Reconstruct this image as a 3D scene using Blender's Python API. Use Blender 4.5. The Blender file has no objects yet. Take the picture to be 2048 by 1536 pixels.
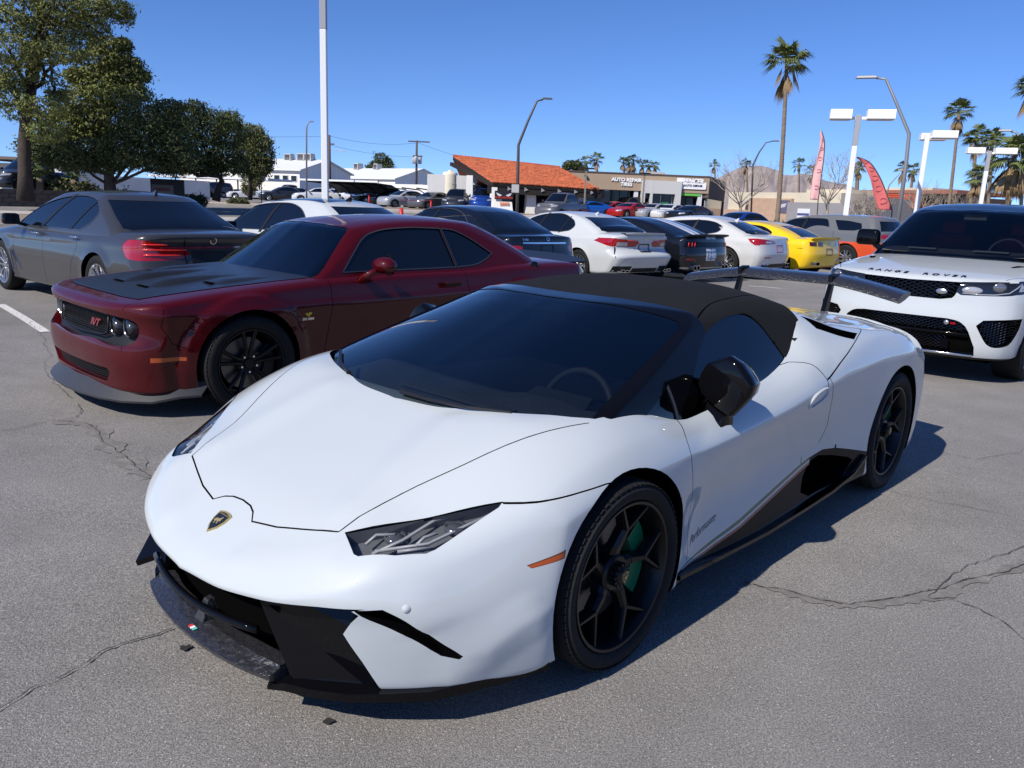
import bpy, bmesh, math, random
import numpy as np
from mathutils import Vector, Matrix, Euler
from mathutils.bvhtree import BVHTree
PI = math.pi
random.seed(7)
scene = bpy.context.scene
COL = scene.collection

# ------------------------------------------------------------------ camera, world, sun, exposure
CAM_H = 1.51455; PITCH = 0.22351612; ROLL = 0.04190589; FPX = 1569.53
cam_d = bpy.data.cameras.new('camera')
cam_o = bpy.data.objects.new('camera', cam_d); COL.objects.link(cam_o)
cam_d.sensor_fit = 'HORIZONTAL'; cam_d.sensor_width = 36.0
cam_d.lens = 36.0 * FPX / 2048.0
cam_d.clip_start = 0.05; cam_d.clip_end = 9000
_fw = Vector((0, math.cos(PITCH), -math.sin(PITCH))); _up = Vector((0, math.sin(PITCH), math.cos(PITCH))); _r = Vector((1, 0, 0))
_r2 = _r * math.cos(ROLL) + _up * math.sin(ROLL); _u2 = -_r * math.sin(ROLL) + _up * math.cos(ROLL)
_m = Matrix((( _r2.x, _u2.x, -_fw.x, 0), (_r2.y, _u2.y, -_fw.y, 0), (_r2.z, _u2.z, -_fw.z, CAM_H), (0, 0, 0, 1)))
cam_o.matrix_world = _m
scene.camera = cam_o
SUN_AZ = math.radians(-135.3); SUN_EL = math.radians(42.5)
sun_dir = Vector((math.sin(SUN_AZ) * math.cos(SUN_EL), math.cos(SUN_AZ) * math.cos(SUN_EL), math.sin(SUN_EL)))
world = bpy.data.worlds.new('World'); scene.world = world; world.use_nodes = True
wn = world.node_tree.nodes; wl = world.node_tree.links
wn.clear()
w_out = wn.new('ShaderNodeOutputWorld'); w_bg = wn.new('ShaderNodeBackground'); w_sky = wn.new('ShaderNodeTexSky')
w_sky.sky_type = 'NISHITA'; w_sky.sun_disc = False
w_sky.sun_elevation = SUN_EL; w_sky.sun_rotation = SUN_AZ   # rotation is measured clockwise from +Y
w_sky.altitude = 400; w_sky.air_density = 0.6; w_sky.dust_density = 0.0; w_sky.ozone_density = 1.5
w_bg.inputs['Strength'].default_value = 0.15
# clear desert air: the pale band at the horizon is thin, and the blue is deep
w_tc = wn.new('ShaderNodeTexCoord'); w_map = wn.new('ShaderNodeMapping'); w_map.inputs['Location'].default_value = (0, 0, .06); w_map.inputs['Scale'].default_value = (1, 1, .9)
wl.new(w_tc.outputs['Generated'], w_map.inputs[0]); wl.new(w_map.outputs[0], w_sky.inputs[0])
w_hs = wn.new('ShaderNodeHueSaturation'); w_hs.inputs['Saturation'].default_value = 1.25; w_hs.inputs['Hue'].default_value = 0.511; wl.new(w_sky.outputs[0], w_hs.inputs['Color'])
wl.new(w_hs.outputs[0], w_bg.inputs[0]); wl.new(w_bg.outputs[0], w_out.inputs[0])
sun_d = bpy.data.lights.new('sun', 'SUN'); sun_d.energy = 4.9; sun_d.angle = math.radians(0.53); sun_d.color = (1.0, 0.94, 0.85)
sun_o = bpy.data.objects.new('sun', sun_d); COL.objects.link(sun_o)
sun_o.rotation_euler = sun_dir.to_track_quat('Z', 'Y').to_euler()
scene.view_settings.view_transform = 'Standard'; scene.view_settings.look = 'None'
scene.view_settings.exposure = 0.24; scene.view_settings.gamma = 1.0; scene.view_settings.use_curve_mapping = False
scene.render.engine = 'CYCLES'
scene.cycles.max_bounces = 8; scene.cycles.transparent_max_bounces = 12

# ------------------------------------------------------------------ materials
MATS = {}
def mat(name, col=(0.5, 0.5, 0.5), rough=0.5, metal=0.0, coat=0.0, spec=0.5, bump=None, var=None, emit=None, croug=0.03, ior=1.45):
    """plain principled material; var=(scale, amount) mottles the colour, bump=(scale, strength)"""
    if name in MATS: return MATS[name]
    m = bpy.data.materials.new(name); m.use_nodes = True; nt = m.node_tree; b = nt.nodes['Principled BSDF']
    b.inputs['Base Color'].default_value = (*col, 1); b.inputs['Roughness'].default_value = rough; b.inputs['Metallic'].default_value = metal
    b.inputs['Coat Weight'].default_value = coat; b.inputs['Coat Roughness'].default_value = croug; b.inputs['Specular IOR Level'].default_value = spec
    b.inputs['IOR'].default_value = ior
    if var or bump:
        tc = nt.nodes.new('ShaderNodeTexCoord')
    if var:
        n = nt.nodes.new('ShaderNodeTexNoise'); n.inputs['Scale'].default_value = var[0]; n.inputs['Detail'].default_value = 6; n.inputs['Roughness'].default_value = .65
        nt.links.new(tc.outputs['Object'], n.inputs['Vector'])
        mp = nt.nodes.new('ShaderNodeMapRange'); mp.inputs[1].default_value = .3; mp.inputs[2].default_value = .7
        mp.inputs[3].default_value = 1 - var[1]; mp.inputs[4].default_value = 1 + var[1]
        nt.links.new(n.outputs[0], mp.inputs[0])
        mx = nt.nodes.new('ShaderNodeVectorMath'); mx.operation = 'SCALE'; mx.inputs[0].default_value = col
        nt.links.new(mp.outputs[0], mx.inputs['Scale']); nt.links.new(mx.outputs[0], b.inputs['Base Color'])
    if bump:
        n2 = nt.nodes.new('ShaderNodeTexNoise'); n2.inputs['Scale'].default_value = bump[0]; n2.inputs['Detail'].default_value = 5
        nt.links.new(tc.outputs['Object'], n2.inputs['Vector'])
        bp = nt.nodes.new('ShaderNodeBump'); bp.inputs['Strength'].default_value = bump[1]; bp.inputs['Distance'].default_value = 0.02
        nt.links.new(n2.outputs[0], bp.inputs['Height']); nt.links.new(bp.outputs[0], b.inputs['Normal'])
    if emit:
        b.inputs['Emission Color'].default_value = (*emit[0], 1); b.inputs['Emission Strength'].default_value = emit[1]
    MATS[name] = m
    return m

def paint(name, col, metal=0.0, rough=0.35, coat=1.0):
    """car paint: coloured base, clear coat, very faint dust on it"""
    if name in MATS: return MATS[name]
    m = mat(name, col, rough, metal, coat, .12, croug=.02); m.node_tree.nodes['Principled BSDF'].inputs['Coat IOR'].default_value = 1.52
    nt = m.node_tree; b = nt.nodes['Principled BSDF']
    tc = nt.nodes.new('ShaderNodeTexCoord')
    n = nt.nodes.new('ShaderNodeTexNoise'); n.inputs['Scale'].default_value = 2.3; n.inputs['Detail'].default_value = 8; n.inputs['Roughness'].default_value = .75
    nt.links.new(tc.outputs['Object'], n.inputs['Vector'])
    mp = nt.nodes.new('ShaderNodeMapRange'); mp.inputs[1].default_value = .35; mp.inputs[2].default_value = .75; mp.inputs[3].default_value = .012; mp.inputs[4].default_value = .07
    nt.links.new(n.outputs[0], mp.inputs[0]); nt.links.new(mp.outputs[0], b.inputs['Coat Roughness'])
    return m

def glass(name, tint=(0.05, 0.06, 0.07), refl=1.0, rough=0.0, fres=1.3):
    """tinted car glass: what passes is dimmed by the tint, the rest mirrors by Fresnel"""
    if name in MATS: return MATS[name]
    m = bpy.data.materials.new(name); m.use_nodes = True; nt = m.node_tree; nt.nodes.clear()
    o = nt.nodes.new('ShaderNodeOutputMaterial'); mx = nt.nodes.new('ShaderNodeMixShader')
    t = nt.nodes.new('ShaderNodeBsdfTransparent'); t.inputs[0].default_value = (*tint, 1)
    g = nt.nodes.new('ShaderNodeBsdfGlossy'); g.inputs['Roughness'].default_value = rough; g.inputs['Color'].default_value = (refl, refl, refl, 1)
    f = nt.nodes.new('ShaderNodeFresnel'); f.inputs[0].default_value = 1.55
    mu = nt.nodes.new('ShaderNodeMath'); mu.operation = 'MULTIPLY_ADD'; mu.inputs[1].default_value = fres; mu.inputs[2].default_value = 0.01; mu.use_clamp = True
    nt.links.new(f.outputs[0], mu.inputs[0]); nt.links.new(mu.outputs[0], mx.inputs[0])
    nt.links.new(t.outputs[0], mx.inputs[1]); nt.links.new(g.outputs[0], mx.inputs[2]); nt.links.new(mx.outputs[0], o.inputs[0])
    MATS[name] = m
    return m

# ------------------------------------------------------------------ object helpers
def link(o, parent=None):
    COL.objects.link(o)
    if parent is not None: o.parent = parent
    return o
def tag(o, label=None, cat=None, group=None, kind=None):
    if label: o['label'] = label
    if cat: o['category'] = cat
    if group: o['group'] = group
    if kind: o['kind'] = kind
    return o
def empty(name, loc=(0, 0, 0), rz=0.0, label=None, cat=None, group=None, parent=None):
    o = bpy.data.objects.new(name, None); o.empty_display_size = .2
    o.location = loc; o.rotation_euler = (0, 0, rz); link(o, parent)
    return tag(o, label, cat, group)
def mesh_obj(name, verts, faces, m, parent=None, smooth=False, midx=None, edges=()):
    me = bpy.data.meshes.new(name)
    me.from_pydata([tuple(map(float, v)) for v in verts], list(edges), [tuple(int(i) for i in f) for f in faces])
    for mm in (m if isinstance(m, (list, tuple)) else [m]): me.materials.append(mm)
    if midx is not None: me.polygons.foreach_set('material_index', midx)
    if smooth: me.polygons.foreach_set('use_smooth', [True] * len(me.polygons))
    me.update()
    return link(bpy.data.objects.new(name, me), parent)
class MB:
    """collects simple solids and links them as one mesh object"""
    def __init__(s): s.v = []; s.f = []; s.mi = []
    def add(s, v, f, mi=0):
        b = len(s.v); s.v += [tuple(p) for p in v]; s.f += [tuple(i + b for i in q) for q in f]; s.mi += [mi] * len(f); return s
    def box(s, c, d, rz=0.0, mi=0, tilt=0.0, ry=0.0, taper=1.0):
        cx, cy, cz = c; dx, dy, dz = (q / 2 for q in d)
        M = Matrix.Rotation(rz, 3, 'Z') @ Matrix.Rotation(tilt, 3, 'X') @ Matrix.Rotation(ry, 3, 'Y')
        v = []
        for z in (-1, 1):
            k = taper if z > 0 else 1
            for x, y in ((-1, -1), (1, -1), (1, 1), (-1, 1)):
                p = M @ Vector((x * dx * k, y * dy * k, z * dz)); v.append((cx + p.x, cy + p.y, cz + p.z))
        return s.add(v, [(0, 3, 2, 1), (4, 5, 6, 7), (0, 1, 5, 4), (1, 2, 6, 5), (2, 3, 7, 6), (3, 0, 4, 7)], mi)
    def tube(s, pts, rad, n=8, mi=0, caps=True):
        pts = [Vector(p) for p in pts]; rr = rad if isinstance(rad, (list, tuple)) else [rad] * len(pts)
        v = []; f = []; up = None
        for i, p in enumerate(pts):
            d = (pts[min(i + 1, len(pts) - 1)] - pts[max(i - 1, 0)]).normalized()
            if up is None: up = d.orthogonal().normalized()
            up = (up - d * up.dot(d)).normalized() if (up - d * up.dot(d)).length > 1e-6 else d.orthogonal().normalized()
            w = d.cross(up)
            for k in range(n):
                a = 2 * PI * k / n; q = p + (up * math.cos(a) + w * math.sin(a)) * rr[i]; v.append(tuple(q))
        for i in range(len(pts) - 1):
            for k in range(n):
                f.append((i * n + k, i * n + (k + 1) % n, (i + 1) * n + (k + 1) % n, (i + 1) * n + k))
        if caps: f.append(tuple(range(n - 1, -1, -1))); f.append(tuple(range((len(pts) - 1) * n, len(pts) * n)))
        return s.add(v, f, mi)
    def lathe(s, prof, n=24, c=(0, 0, 0), axis='z', mi=0, closed=False, arc=(0, 2 * PI)):
        v = []; f = []; full = abs(arc[1] - arc[0] - 2 * PI) < 1e-6; m_ = n if full else n + 1
        for k in range(m_):
            a = arc[0] + (arc[1] - arc[0]) * k / n; ca, sa = math.cos(a), math.sin(a)
            for (r, h) in prof:
                p = (r * ca, r * sa, h) if axis == 'z' else (r * ca, h, r * sa) if axis == 'y' else (h, r * ca, r * sa)
                v.append((c[0] + p[0], c[1] + p[1], c[2] + p[2]))
        L = len(prof)
        for k in range(n):
            k2 = (k + 1) % m_
            for j in range(L if closed else L - 1):
                j2 = (j + 1) % L
                q = (k * L + j, k2 * L + j, k2 * L + j2, k * L + j2)
                f.append(q if axis != 'y' else q[::-1])
        return s.add(v, f, mi)
    def prism(s, poly, z0, z1, axes=(0, 1, 2), mi=0):
        """poly in axes[0],axes[1], extruded along axes[2]"""
        n = len(poly); v = []
        for z in (z0, z1):
            for p in poly:
                q = [0, 0, 0]; q[axes[0]] = p[0]; q[axes[1]] = p[1]; q[axes[2]] = z; v.append(tuple(q))
        f = [tuple(range(n - 1, -1, -1)), tuple(range(n, 2 * n))] + [(i, (i + 1) % n, n + (i + 1) % n, n + i) for i in range(n)]
        return s.add(v, f, mi)
    def obj(s, name, m, parent=None, smooth=False, bevel=0.0, seg=2, autosm=None, fixn=True):
        used = sorted({i for f in s.f for i in f})
        if len(used) < len(s.v): mp = {j: k for k, j in enumerate(used)}; s.v = [s.v[j] for j in used]; s.f = [tuple(mp[i] for i in f) for f in s.f]
        o = mesh_obj(name, s.v, s.f, m, parent, smooth, s.mi)
        if fixn or bevel:
            bm = bmesh.new(); bm.from_mesh(o.data)
            if fixn: bmesh.ops.recalc_face_normals(bm, faces=bm.faces)
            if bevel:
                es = [e for e in bm.edges if len(e.link_faces) == 2 and e.calc_face_angle(0) > .5]
                bmesh.ops.bevel(bm, geom=es, offset=bevel, segments=seg, profile=.5, affect='EDGES', clamp_overlap=True)
            bm.to_mesh(o.data); bm.free()
        if autosm is not None:
            me = o.data; me.polygons.foreach_set('use_smooth', [True] * len(me.polygons)); me.set_sharp_from_angle(angle=autosm)
        return o

def text_obj(body, size, m, parent=None, name='lettering', extrude=0.002, shear=0.0, space=1.0, bold=0.0, align='CENTER', wx=1.0):
    cu = bpy.data.curves.new('t', 'FONT'); cu.body = body; cu.size = size; cu.extrude = extrude; cu.shear = shear; cu.space_character = space
    cu.offset = bold; cu.align_x = align; cu.align_y = 'CENTER'; cu.resolution_u = 3
    t = bpy.data.objects.new('t', cu); COL.objects.link(t)
    dg = bpy.context.evaluated_depsgraph_get(); me = bpy.data.meshes.new_from_object(t.evaluated_get(dg)); bpy.data.objects.remove(t)
    me.materials.clear(); me.materials.append(m)
    me.transform(Matrix.Diagonal((wx, 1, 1, 1)))
    return link(bpy.data.objects.new(name, me), parent)
def orient(o, loc, xdir, ydir):
    """put an object's local x and y along two directions (z = outward) in its parent's space"""
    x = Vector(xdir).normalized(); y = Vector(ydir); y = (y - x * y.dot(x)).normalized(); z = x.cross(y)
    o.matrix_local = Matrix(((x.x, y.x, z.x, loc[0]), (x.y, y.y, z.y, loc[1]), (x.z, y.z, z.z, loc[2]), (0, 0, 0, 1)))
    return o
def copy_tree(o, parent=None):
    c = o.copy(); COL.objects.link(c)
    if parent is not None: c.parent = parent
    for ch in o.children: copy_tree(ch, c)
    return c

# ------------------------------------------------------------------ splines and the warped rounded box
def hermite(X, Y, q, mono=True):
    """piecewise cubic through (X, Y[...,k]) along the last axis; X ascending; Y (N,K) with q (N,), or Y (K,C) with q (N,) -> (N,C)"""
    X = np.asarray(X, float); Y = np.asarray(Y, float); q = np.clip(np.asarray(q, float), X[0], X[-1])
    h = np.diff(X); d = np.diff(Y, axis=-1) / h
    m = np.zeros_like(Y)
    if len(X) > 2:
        a, b = d[..., :-1], d[..., 1:]; h0, h1 = h[:-1], h[1:]
        if mono:
            w1 = 2 * h1 + h0; w2 = h1 + 2 * h0
            with np.errstate(divide='ignore', invalid='ignore'):
                mm = (w1 + w2) / (w1 / np.where(a == 0, 1e-12, a) + w2 / np.where(b == 0, 1e-12, b))
            m[..., 1:-1] = np.where(a * b > 0, mm, 0)
        else: m[..., 1:-1] = (a * h1 + b * h0) / (h0 + h1)
    m[..., 0] = d[..., 0]; m[..., -1] = d[..., -1]
    i = np.clip(np.searchsorted(X, q, side='right') - 1, 0, len(X) - 2)
    t = (q - X[i]) / h[i]
    if Y.ndim == 1: g = lambda A: A[i]
    else:
        r = np.arange(len(q)); g = lambda A: A[r, i]
    g1 = (lambda A: A[i + 1]) if Y.ndim == 1 else (lambda A: A[r, i + 1])
    t2 = t * t; t3 = t2 * t
    return (2 * t3 - 3 * t2 + 1) * g(Y) + (t3 - 2 * t2 + t) * h[i] * g(m) + (-2 * t3 + 3 * t2) * g1(Y) + (t3 - t2) * h[i] * g1(m)
class Tab:
    """2-D table: rows {x: [values per column]} smooth in both directions"""
    def __init__(s, cols, rows, mono=False):
        s.c = np.asarray(cols, float); ks = sorted(rows); s.x = np.asarray(ks, float); s.v = np.array([rows[k] for k in ks], float); s.mono = mono
    def __call__(s, x, c):
        x = np.asarray(x, float)
        Y = np.stack([hermite(s.x, s.v[:, k], x, s.mono) for k in range(len(s.c))], 1) if len(s.x) > 1 else np.repeat(s.v, len(x), 0)
        return hermite(s.c, Y, c, s.mono)
def axis_samples(n, r, ne):
    mid = np.linspace(-(1 - r), 1 - r, n + 1); e = np.tan(np.linspace(0, PI / 4, ne + 1))[1:] * r
    return np.concatenate([-(1 - r) - e[::-1], mid, (1 - r) + e])
def box_shell(n, r, ne=(4, 4, 4)):
    """surface of a box in [-1,1]^3 as shared quads, edges rounded by r per axis"""
    A = [axis_samples(n[k], r[k], ne[k]) for k in range(3)]; L = [len(a) for a in A]
    ids = {}; P = []; F = []
    def vid(i, j, k):
        t = (i, j, k)
        if t not in ids: ids[t] = len(P); P.append((A[0][i], A[1][j], A[2][k]))
        return ids[t]
    for j in range(L[1] - 1):
        for k in range(L[2] - 1):
            F.append((vid(0, j, k), vid(0, j, k + 1), vid(0, j + 1, k + 1), vid(0, j + 1, k)))
            i = L[0] - 1; F.append((vid(i, j, k), vid(i, j + 1, k), vid(i, j + 1, k + 1), vid(i, j, k + 1)))
    for i in range(L[0] - 1):
        for k in range(L[2] - 1):
            F.append((vid(i, 0, k), vid(i + 1, 0, k), vid(i + 1, 0, k + 1), vid(i, 0, k + 1)))
            j = L[1] - 1; F.append((vid(i, j, k), vid(i, j, k + 1), vid(i + 1, j, k + 1), vid(i + 1, j, k)))
    for i in range(L[0] - 1):
        for j in range(L[1] - 1):
            F.append((vid(i, j, 0), vid(i, j + 1, 0), vid(i + 1, j + 1, 0), vid(i + 1, j, 0)))
            k = L[2] - 1; F.append((vid(i, j, k), vid(i + 1, j, k), vid(i + 1, j + 1, k), vid(i, j + 1, k)))
    P = np.array(P); r = np.array(r)
    inner = np.clip(P, -(1 - r), 1 - r); e = (P - inner) / r
    ln = np.linalg.norm(e, axis=1); mx = np.abs(e).max(1); k = np.where(ln > 1e-9, mx / np.maximum(ln, 1e-9), 1)
    return inner + r * e * k[:, None], F
def warp_box(P, front, rear, top, side, bot, bumps=(), zref=None):
    """front/rear: Tab(cols=|a|, rows z) -> x; top: Tab(cols=|a|, rows x) -> z; side: Tab(cols=z, rows x) -> half width; bot: [(x,z)]"""
    s = (P[:, 0] + 1) / 2; a = P[:, 1]; h = (P[:, 2] + 1) / 2; aa = np.abs(a)
    bx, bz = zip(*bot)
    x = rear.v.mean() * (1 - s) + front.v.mean() * s; z = .2 + .6 * h
    for it in range(7):
        zt = top(x, aa); ze = top(x, np.ones_like(x)); zb = np.interp(x, bx, bz)
        z = zb + h * (zt - zb); zs = zb + h * (ze - zb)
        xn = rear(zs, aa) * (1 - s) + front(zs, aa) * s
        x = xn if it == 0 else .5 * x + .5 * xn
    y = a * side(x, zs)
    V = np.stack([x, y, z], 1)
    for fn in bumps: V = fn(V, P)
    return V
def ridge(pts, amt, w, axis=(0, 0, 1), both=True):
    """a crisp body crease: tent-shaped rise of width w either side of a 3-D polyline"""
    L_ = [np.array(p, float) for p in pts]; ax = np.array(axis, float)
    def fn(V, P):
        V = V.copy()
        for s in ((1, -1) if both else (1,)):
            best = np.full(len(V), 9.0); 
            for i, (a, b) in enumerate(zip(L_, L_[1:])):
                a = a * [1, s, 1]; b = b * [1, s, 1]; d = b - a; t = np.clip(((V - a) @ d) / (d @ d), 0, 1); e = np.linalg.norm(V - (a + t[:, None] * d), axis=1)
                u = (i + t) / (len(L_) - 1); e = e + w * (np.clip(.12 - u, 0, 1) + np.clip(u - .88, 0, 1)) / .12 * .9; best = np.minimum(best, e)
            V += (np.clip(1 - best / w, 0, 1) * amt)[:, None] * ax * [1, s, 1]
        return V
    return fn
def spline(pts, n=6, closed=True):
    """smooth outline through 2-D/3-D points; a point given with a trailing 'c' is a corner"""
    q = []; cor = []
    for p in pts:
        if p[-1] == 'c': q.append(p[:-1]); cor.append(True)
        else: q.append(tuple(p)); cor.append(False)
    q = np.array(q, float); N = len(q); out = []
    for i in range(N if closed else N - 1):
        p1, p2 = q[i], q[(i + 1) % N]
        p0 = q[i - 1] if (closed or i > 0) else p1; p3 = q[(i + 2) % N] if (closed or i + 2 < N) else p2
        l = np.linalg.norm(p2 - p1) + 1e-9
        def tan(a, b, c):
            la = np.linalg.norm(b - a) + 1e-9; lb = np.linalg.norm(c - b) + 1e-9
            t = ((b - a) / la * lb + (c - b) / lb * la) / (la + lb); return t
        t1 = (p2 - p1) / l if cor[i] else tan(p0, p1, p2); t2 = (p2 - p1) / l if cor[(i + 1) % N] else tan(p1, p2, p3)
        if cor[i] and cor[(i + 1) % N]: out.append(p1); continue
        l1 = min(l, 1.6 * (np.linalg.norm(p1 - p0) or l)) if not cor[i] else l; l2 = min(l, 1.6 * (np.linalg.norm(p3 - p2) or l)) if not cor[(i + 1) % N] else l
        for k in range(n):
            t = k / n; out.append((2*t**3-3*t*t+1)*p1 + (t**3-2*t*t+t)*l1*t1 + (-2*t**3+3*t*t)*p2 + (t**3-t*t)*l2*t2)
    if not closed: out.append(q[-1])
    return np.array(out)
def in_poly(pt, poly):
    x, y = pt; c = False; n = len(poly); j = n - 1
    for i in range(n):
        xi, yi = poly[i]; xj, yj = poly[j]
        if (yi > y) != (yj > y) and x < (xj - xi) * (y - yi) / (yj - yi) + xi: c = not c
        j = i
    return c
VIEW = {'side': (0, 2, 1), 'front': (1, 2, 0), 'rear': (1, 2, 0), 'top': (0, 1, 2)}
class Shell:
    """a smooth skin that is cut along projected outlines into separate panels"""
    def __init__(s, V, F):
        s.bm = bmesh.new(); bm = s.bm
        vs = [bm.verts.new(p) for p in V]
        for f in F: bm.faces.new([vs[i] for i in f])
        bm.normal_update()
        if sum(f.calc_area() * f.normal.dot(f.calc_center_median() - Vector((np.mean(V[:, 0]), 0, np.mean(V[:, 2])))) for f in bm.faces) < 0:
            bmesh.ops.reverse_faces(bm, faces=bm.faces)
        bm.normal_update()
        s.nl = bm.verts.layers.float_vector.new('n'); s.reg = bm.faces.layers.int.new('reg')
        for v in bm.verts: v[s.nl] = v.normal
        s.names = ['body']; s.opt = [dict()]
    def cut(s, view, poly, sgn=1, name=None, nmin=0.12, rng=None, within=None, **opt):
        """cut outline poly (2-D in the view's axes) into the skin; faces inside become region name"""
        i, j, k = VIEW[view]; poly = [tuple(p) for p in poly]
        if view in ('front', 'rear') and sgn < 0: poly = [(-p[0], p[1]) for p in poly]
        if view == 'top' and sgn < 0: poly = [(p[0], -p[1]) for p in poly]
        fs = -1 if view == 'rear' else (sgn if view == 'side' else 1)
        us = [p[0] for p in poly]; ws = [p[1] for p in poly]; lo = (min(us), min(ws)); hi = (max(us), max(ws)); bm = s.bm
        def ok(f): return f.normal[k] * fs > nmin and (rng is None or rng[0] <= f.calc_center_median()[rng[2]] <= rng[1])
        box = {}
        def bb(f):
            c = [(v.co[i], v.co[j]) for v in f.verts]; xs = [p[0] for p in c]; ys = [p[1] for p in c]
            return (min(xs), min(ys), max(xs), max(ys))
        for f in bm.faces:
            c0 = f.verts[0].co
            if c0[i] < lo[0] - .12 or c0[i] > hi[0] + .12 or c0[j] < lo[1] - .12 or c0[j] > hi[1] + .12: continue
            if within is not None and s.names[f[s.reg]] not in within: continue
            if not ok(f): continue
            b = bb(f)
            if b[0] <= hi[0] + .002 and b[2] >= lo[0] - .002 and b[1] <= hi[1] + .002 and b[3] >= lo[1] - .002: box[f] = b
        e = 1e-4
        for q in range(len(poly)):
            p0, p1 = poly[q], poly[(q + 1) % len(poly)]
            dx, dy = p1[0] - p0[0], p1[1] - p0[1]; L = math.hypot(dx, dy)
            if L < 1e-6: continue
            x0, x1 = min(p0[0], p1[0]) - e, max(p0[0], p1[0]) + e; y0, y1 = min(p0[1], p1[1]) - e, max(p0[1], p1[1]) + e
            sel = []
            nx, ny = -dy / L, dx / L; d0 = nx * p0[0] + ny * p0[1]
            for f, b in box.items():
                if b[0] <= x1 and b[2] >= x0 and b[1] <= y1 and b[3] >= y0:
                    ds = [nx * v.co[i] + ny * v.co[j] - d0 for v in f.verts]
                    if min(ds) < -1e-6 and max(ds) > 1e-6: sel.append(f)
            if not sel: continue
            es = {ed for f in sel for ed in f.edges}; vs = {v for f in sel for v in f.verts}
            co = [0, 0, 0]; co[i], co[j] = p0; no = [0, 0, 0]; no[i], no[j] = nx, ny
            for f in sel: box.pop(f)
            r = bmesh.ops.bisect_plane(bm, geom=sel + list(es) + list(vs), dist=2e-6, plane_co=co, plane_no=no)
            for g in r['geom']:
                if isinstance(g, bmesh.types.BMFace) and g.is_valid: box[g] = bb(g)
        if name is not None:
            key = name
            rid = len(s.names); s.names.append(key); s.opt.append(dict(opt, view=view, sgn=sgn))
            for f in box:
                if f.is_valid:
                    c = f.calc_center_median()
                    if in_poly((c[i], c[j]), poly): f[s.reg] = rid
            return rid
    def drop(s, name):
        bm = s.bm; ids = {i for i, n in enumerate(s.names) if n == name}
        bmesh.ops.delete(bm, geom=[f for f in bm.faces if f[s.reg] in ids], context='FACES')
    def emit(s, mats, parent=None, gap=0.0022, flange=0.014, rename=None, body='body', parents=None):
        """one object per region. options: mat, recess, gap, flange, crown, wall (material of the reveal)"""
        bm = s.bm; bm.normal_update(); out = {}
        byr = {}
        for f in bm.faces: byr.setdefault(f[s.reg], []).append(f)
        for rid, faces in byr.items():
            nm = s.names[rid]; op = s.opt[rid]
            if nm == 'drop': continue
            rec = op.get('recess', 0.0); g = op.get('gap', gap); fl = op.get('flange', flange)
            fset = set(faces); vid = {}; V = []; N = []; F = []; 
            bnd = {}
            for f in faces:
                for lo in f.loops:
                    ed = lo.edge
                    if sum(1 for x in ed.link_faces if x in fset) == 1:
                        a, b = lo.vert, lo.link_loop_next.vert
                        t = (b.co - a.co); nn = Vector(a[s.nl]); w = nn.cross(t)
                        if w.length > 1e-9: w.normalize()
                        bnd.setdefault(a, []).append(w); bnd.setdefault(b, []).append(w)
            for f in faces:
                for v in f.verts:
                    if v not in vid:
                        n = Vector(v[s.nl]).normalized(); p = v.co.copy()
                        if v in bnd and g:
                            w = sum(bnd[v], Vector());
                            if w.length > 1e-6: p = p + w.normalized() * g
                        vid[v] = len(V); V.append(p - n * rec); N.append(n)
                F.append([vid[v] for v in f.verts])
            mi = [0] * len(F)
            ns = len(V)
            # flange / reveal walls
            fm = {}
            if fl or rec:
                for f in faces:
                    for lo in f.loops:
                        ed = lo.edge
                        if sum(1 for x in ed.link_faces if x in fset) == 1:
                            a, b = lo.vert, lo.link_loop_next.vert; q = []
                            for v in (a, b):
                                if v not in fm:
                                    n = Vector(v[s.nl]).normalized()
                                    t = V[vid[v]].copy(); u = (V[vid[v]] - n * fl) if not rec else (v.co - n * 0.001)
                                    fm[v] = (len(V), len(V) + 1); V.append(t); V.append(u)
                                    w = sum(bnd[v], Vector()); w = -w.normalized() if w.length > 1e-6 else n
                                    N.append((n + w * .8).normalized() if not rec else -w); N.append(w if not rec else -w)
                                q.append(fm[v])
                            if rec: F.append([q[0][0], q[0][1], q[1][1], q[1][0]][::1]); mi.append(1)
                            else: F.append([q[1][0], q[0][0], q[0][1], q[1][1]]); mi.append(1)
            me = bpy.data.meshes.new(nm); me.from_pydata([tuple(p) for p in V], [], F)
            m0 = mats[op.get('mat', nm)] if op.get('mat', nm) in mats else mats[body]
            me.materials.append(m0); me.materials.append(mats[op['wall']] if op.get('wall') else mats.get('seam', m0))
            me.polygons.foreach_set('material_index', mi); me.polygons.foreach_set('use_smooth', [True] * len(F))
            me.normals_split_custom_set_from_vertices([tuple(n) for n in N])
            o = bpy.data.objects.new(nm, me)
            par = parent
            if parents and nm in parents: par = parents[nm]
            link(o, par)
            if op.get('label'): o['label'] = op['label']
            out.setdefault(nm, []).append(o)
        return out
def circle(cx, cz, r, n=48, a0=0, a1=2 * PI):
    return [(cx + r * math.cos(a0 + (a1 - a0) * k / n), cz + r * math.sin(a0 + (a1 - a0) * k / n)) for k in range(n)]
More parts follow.
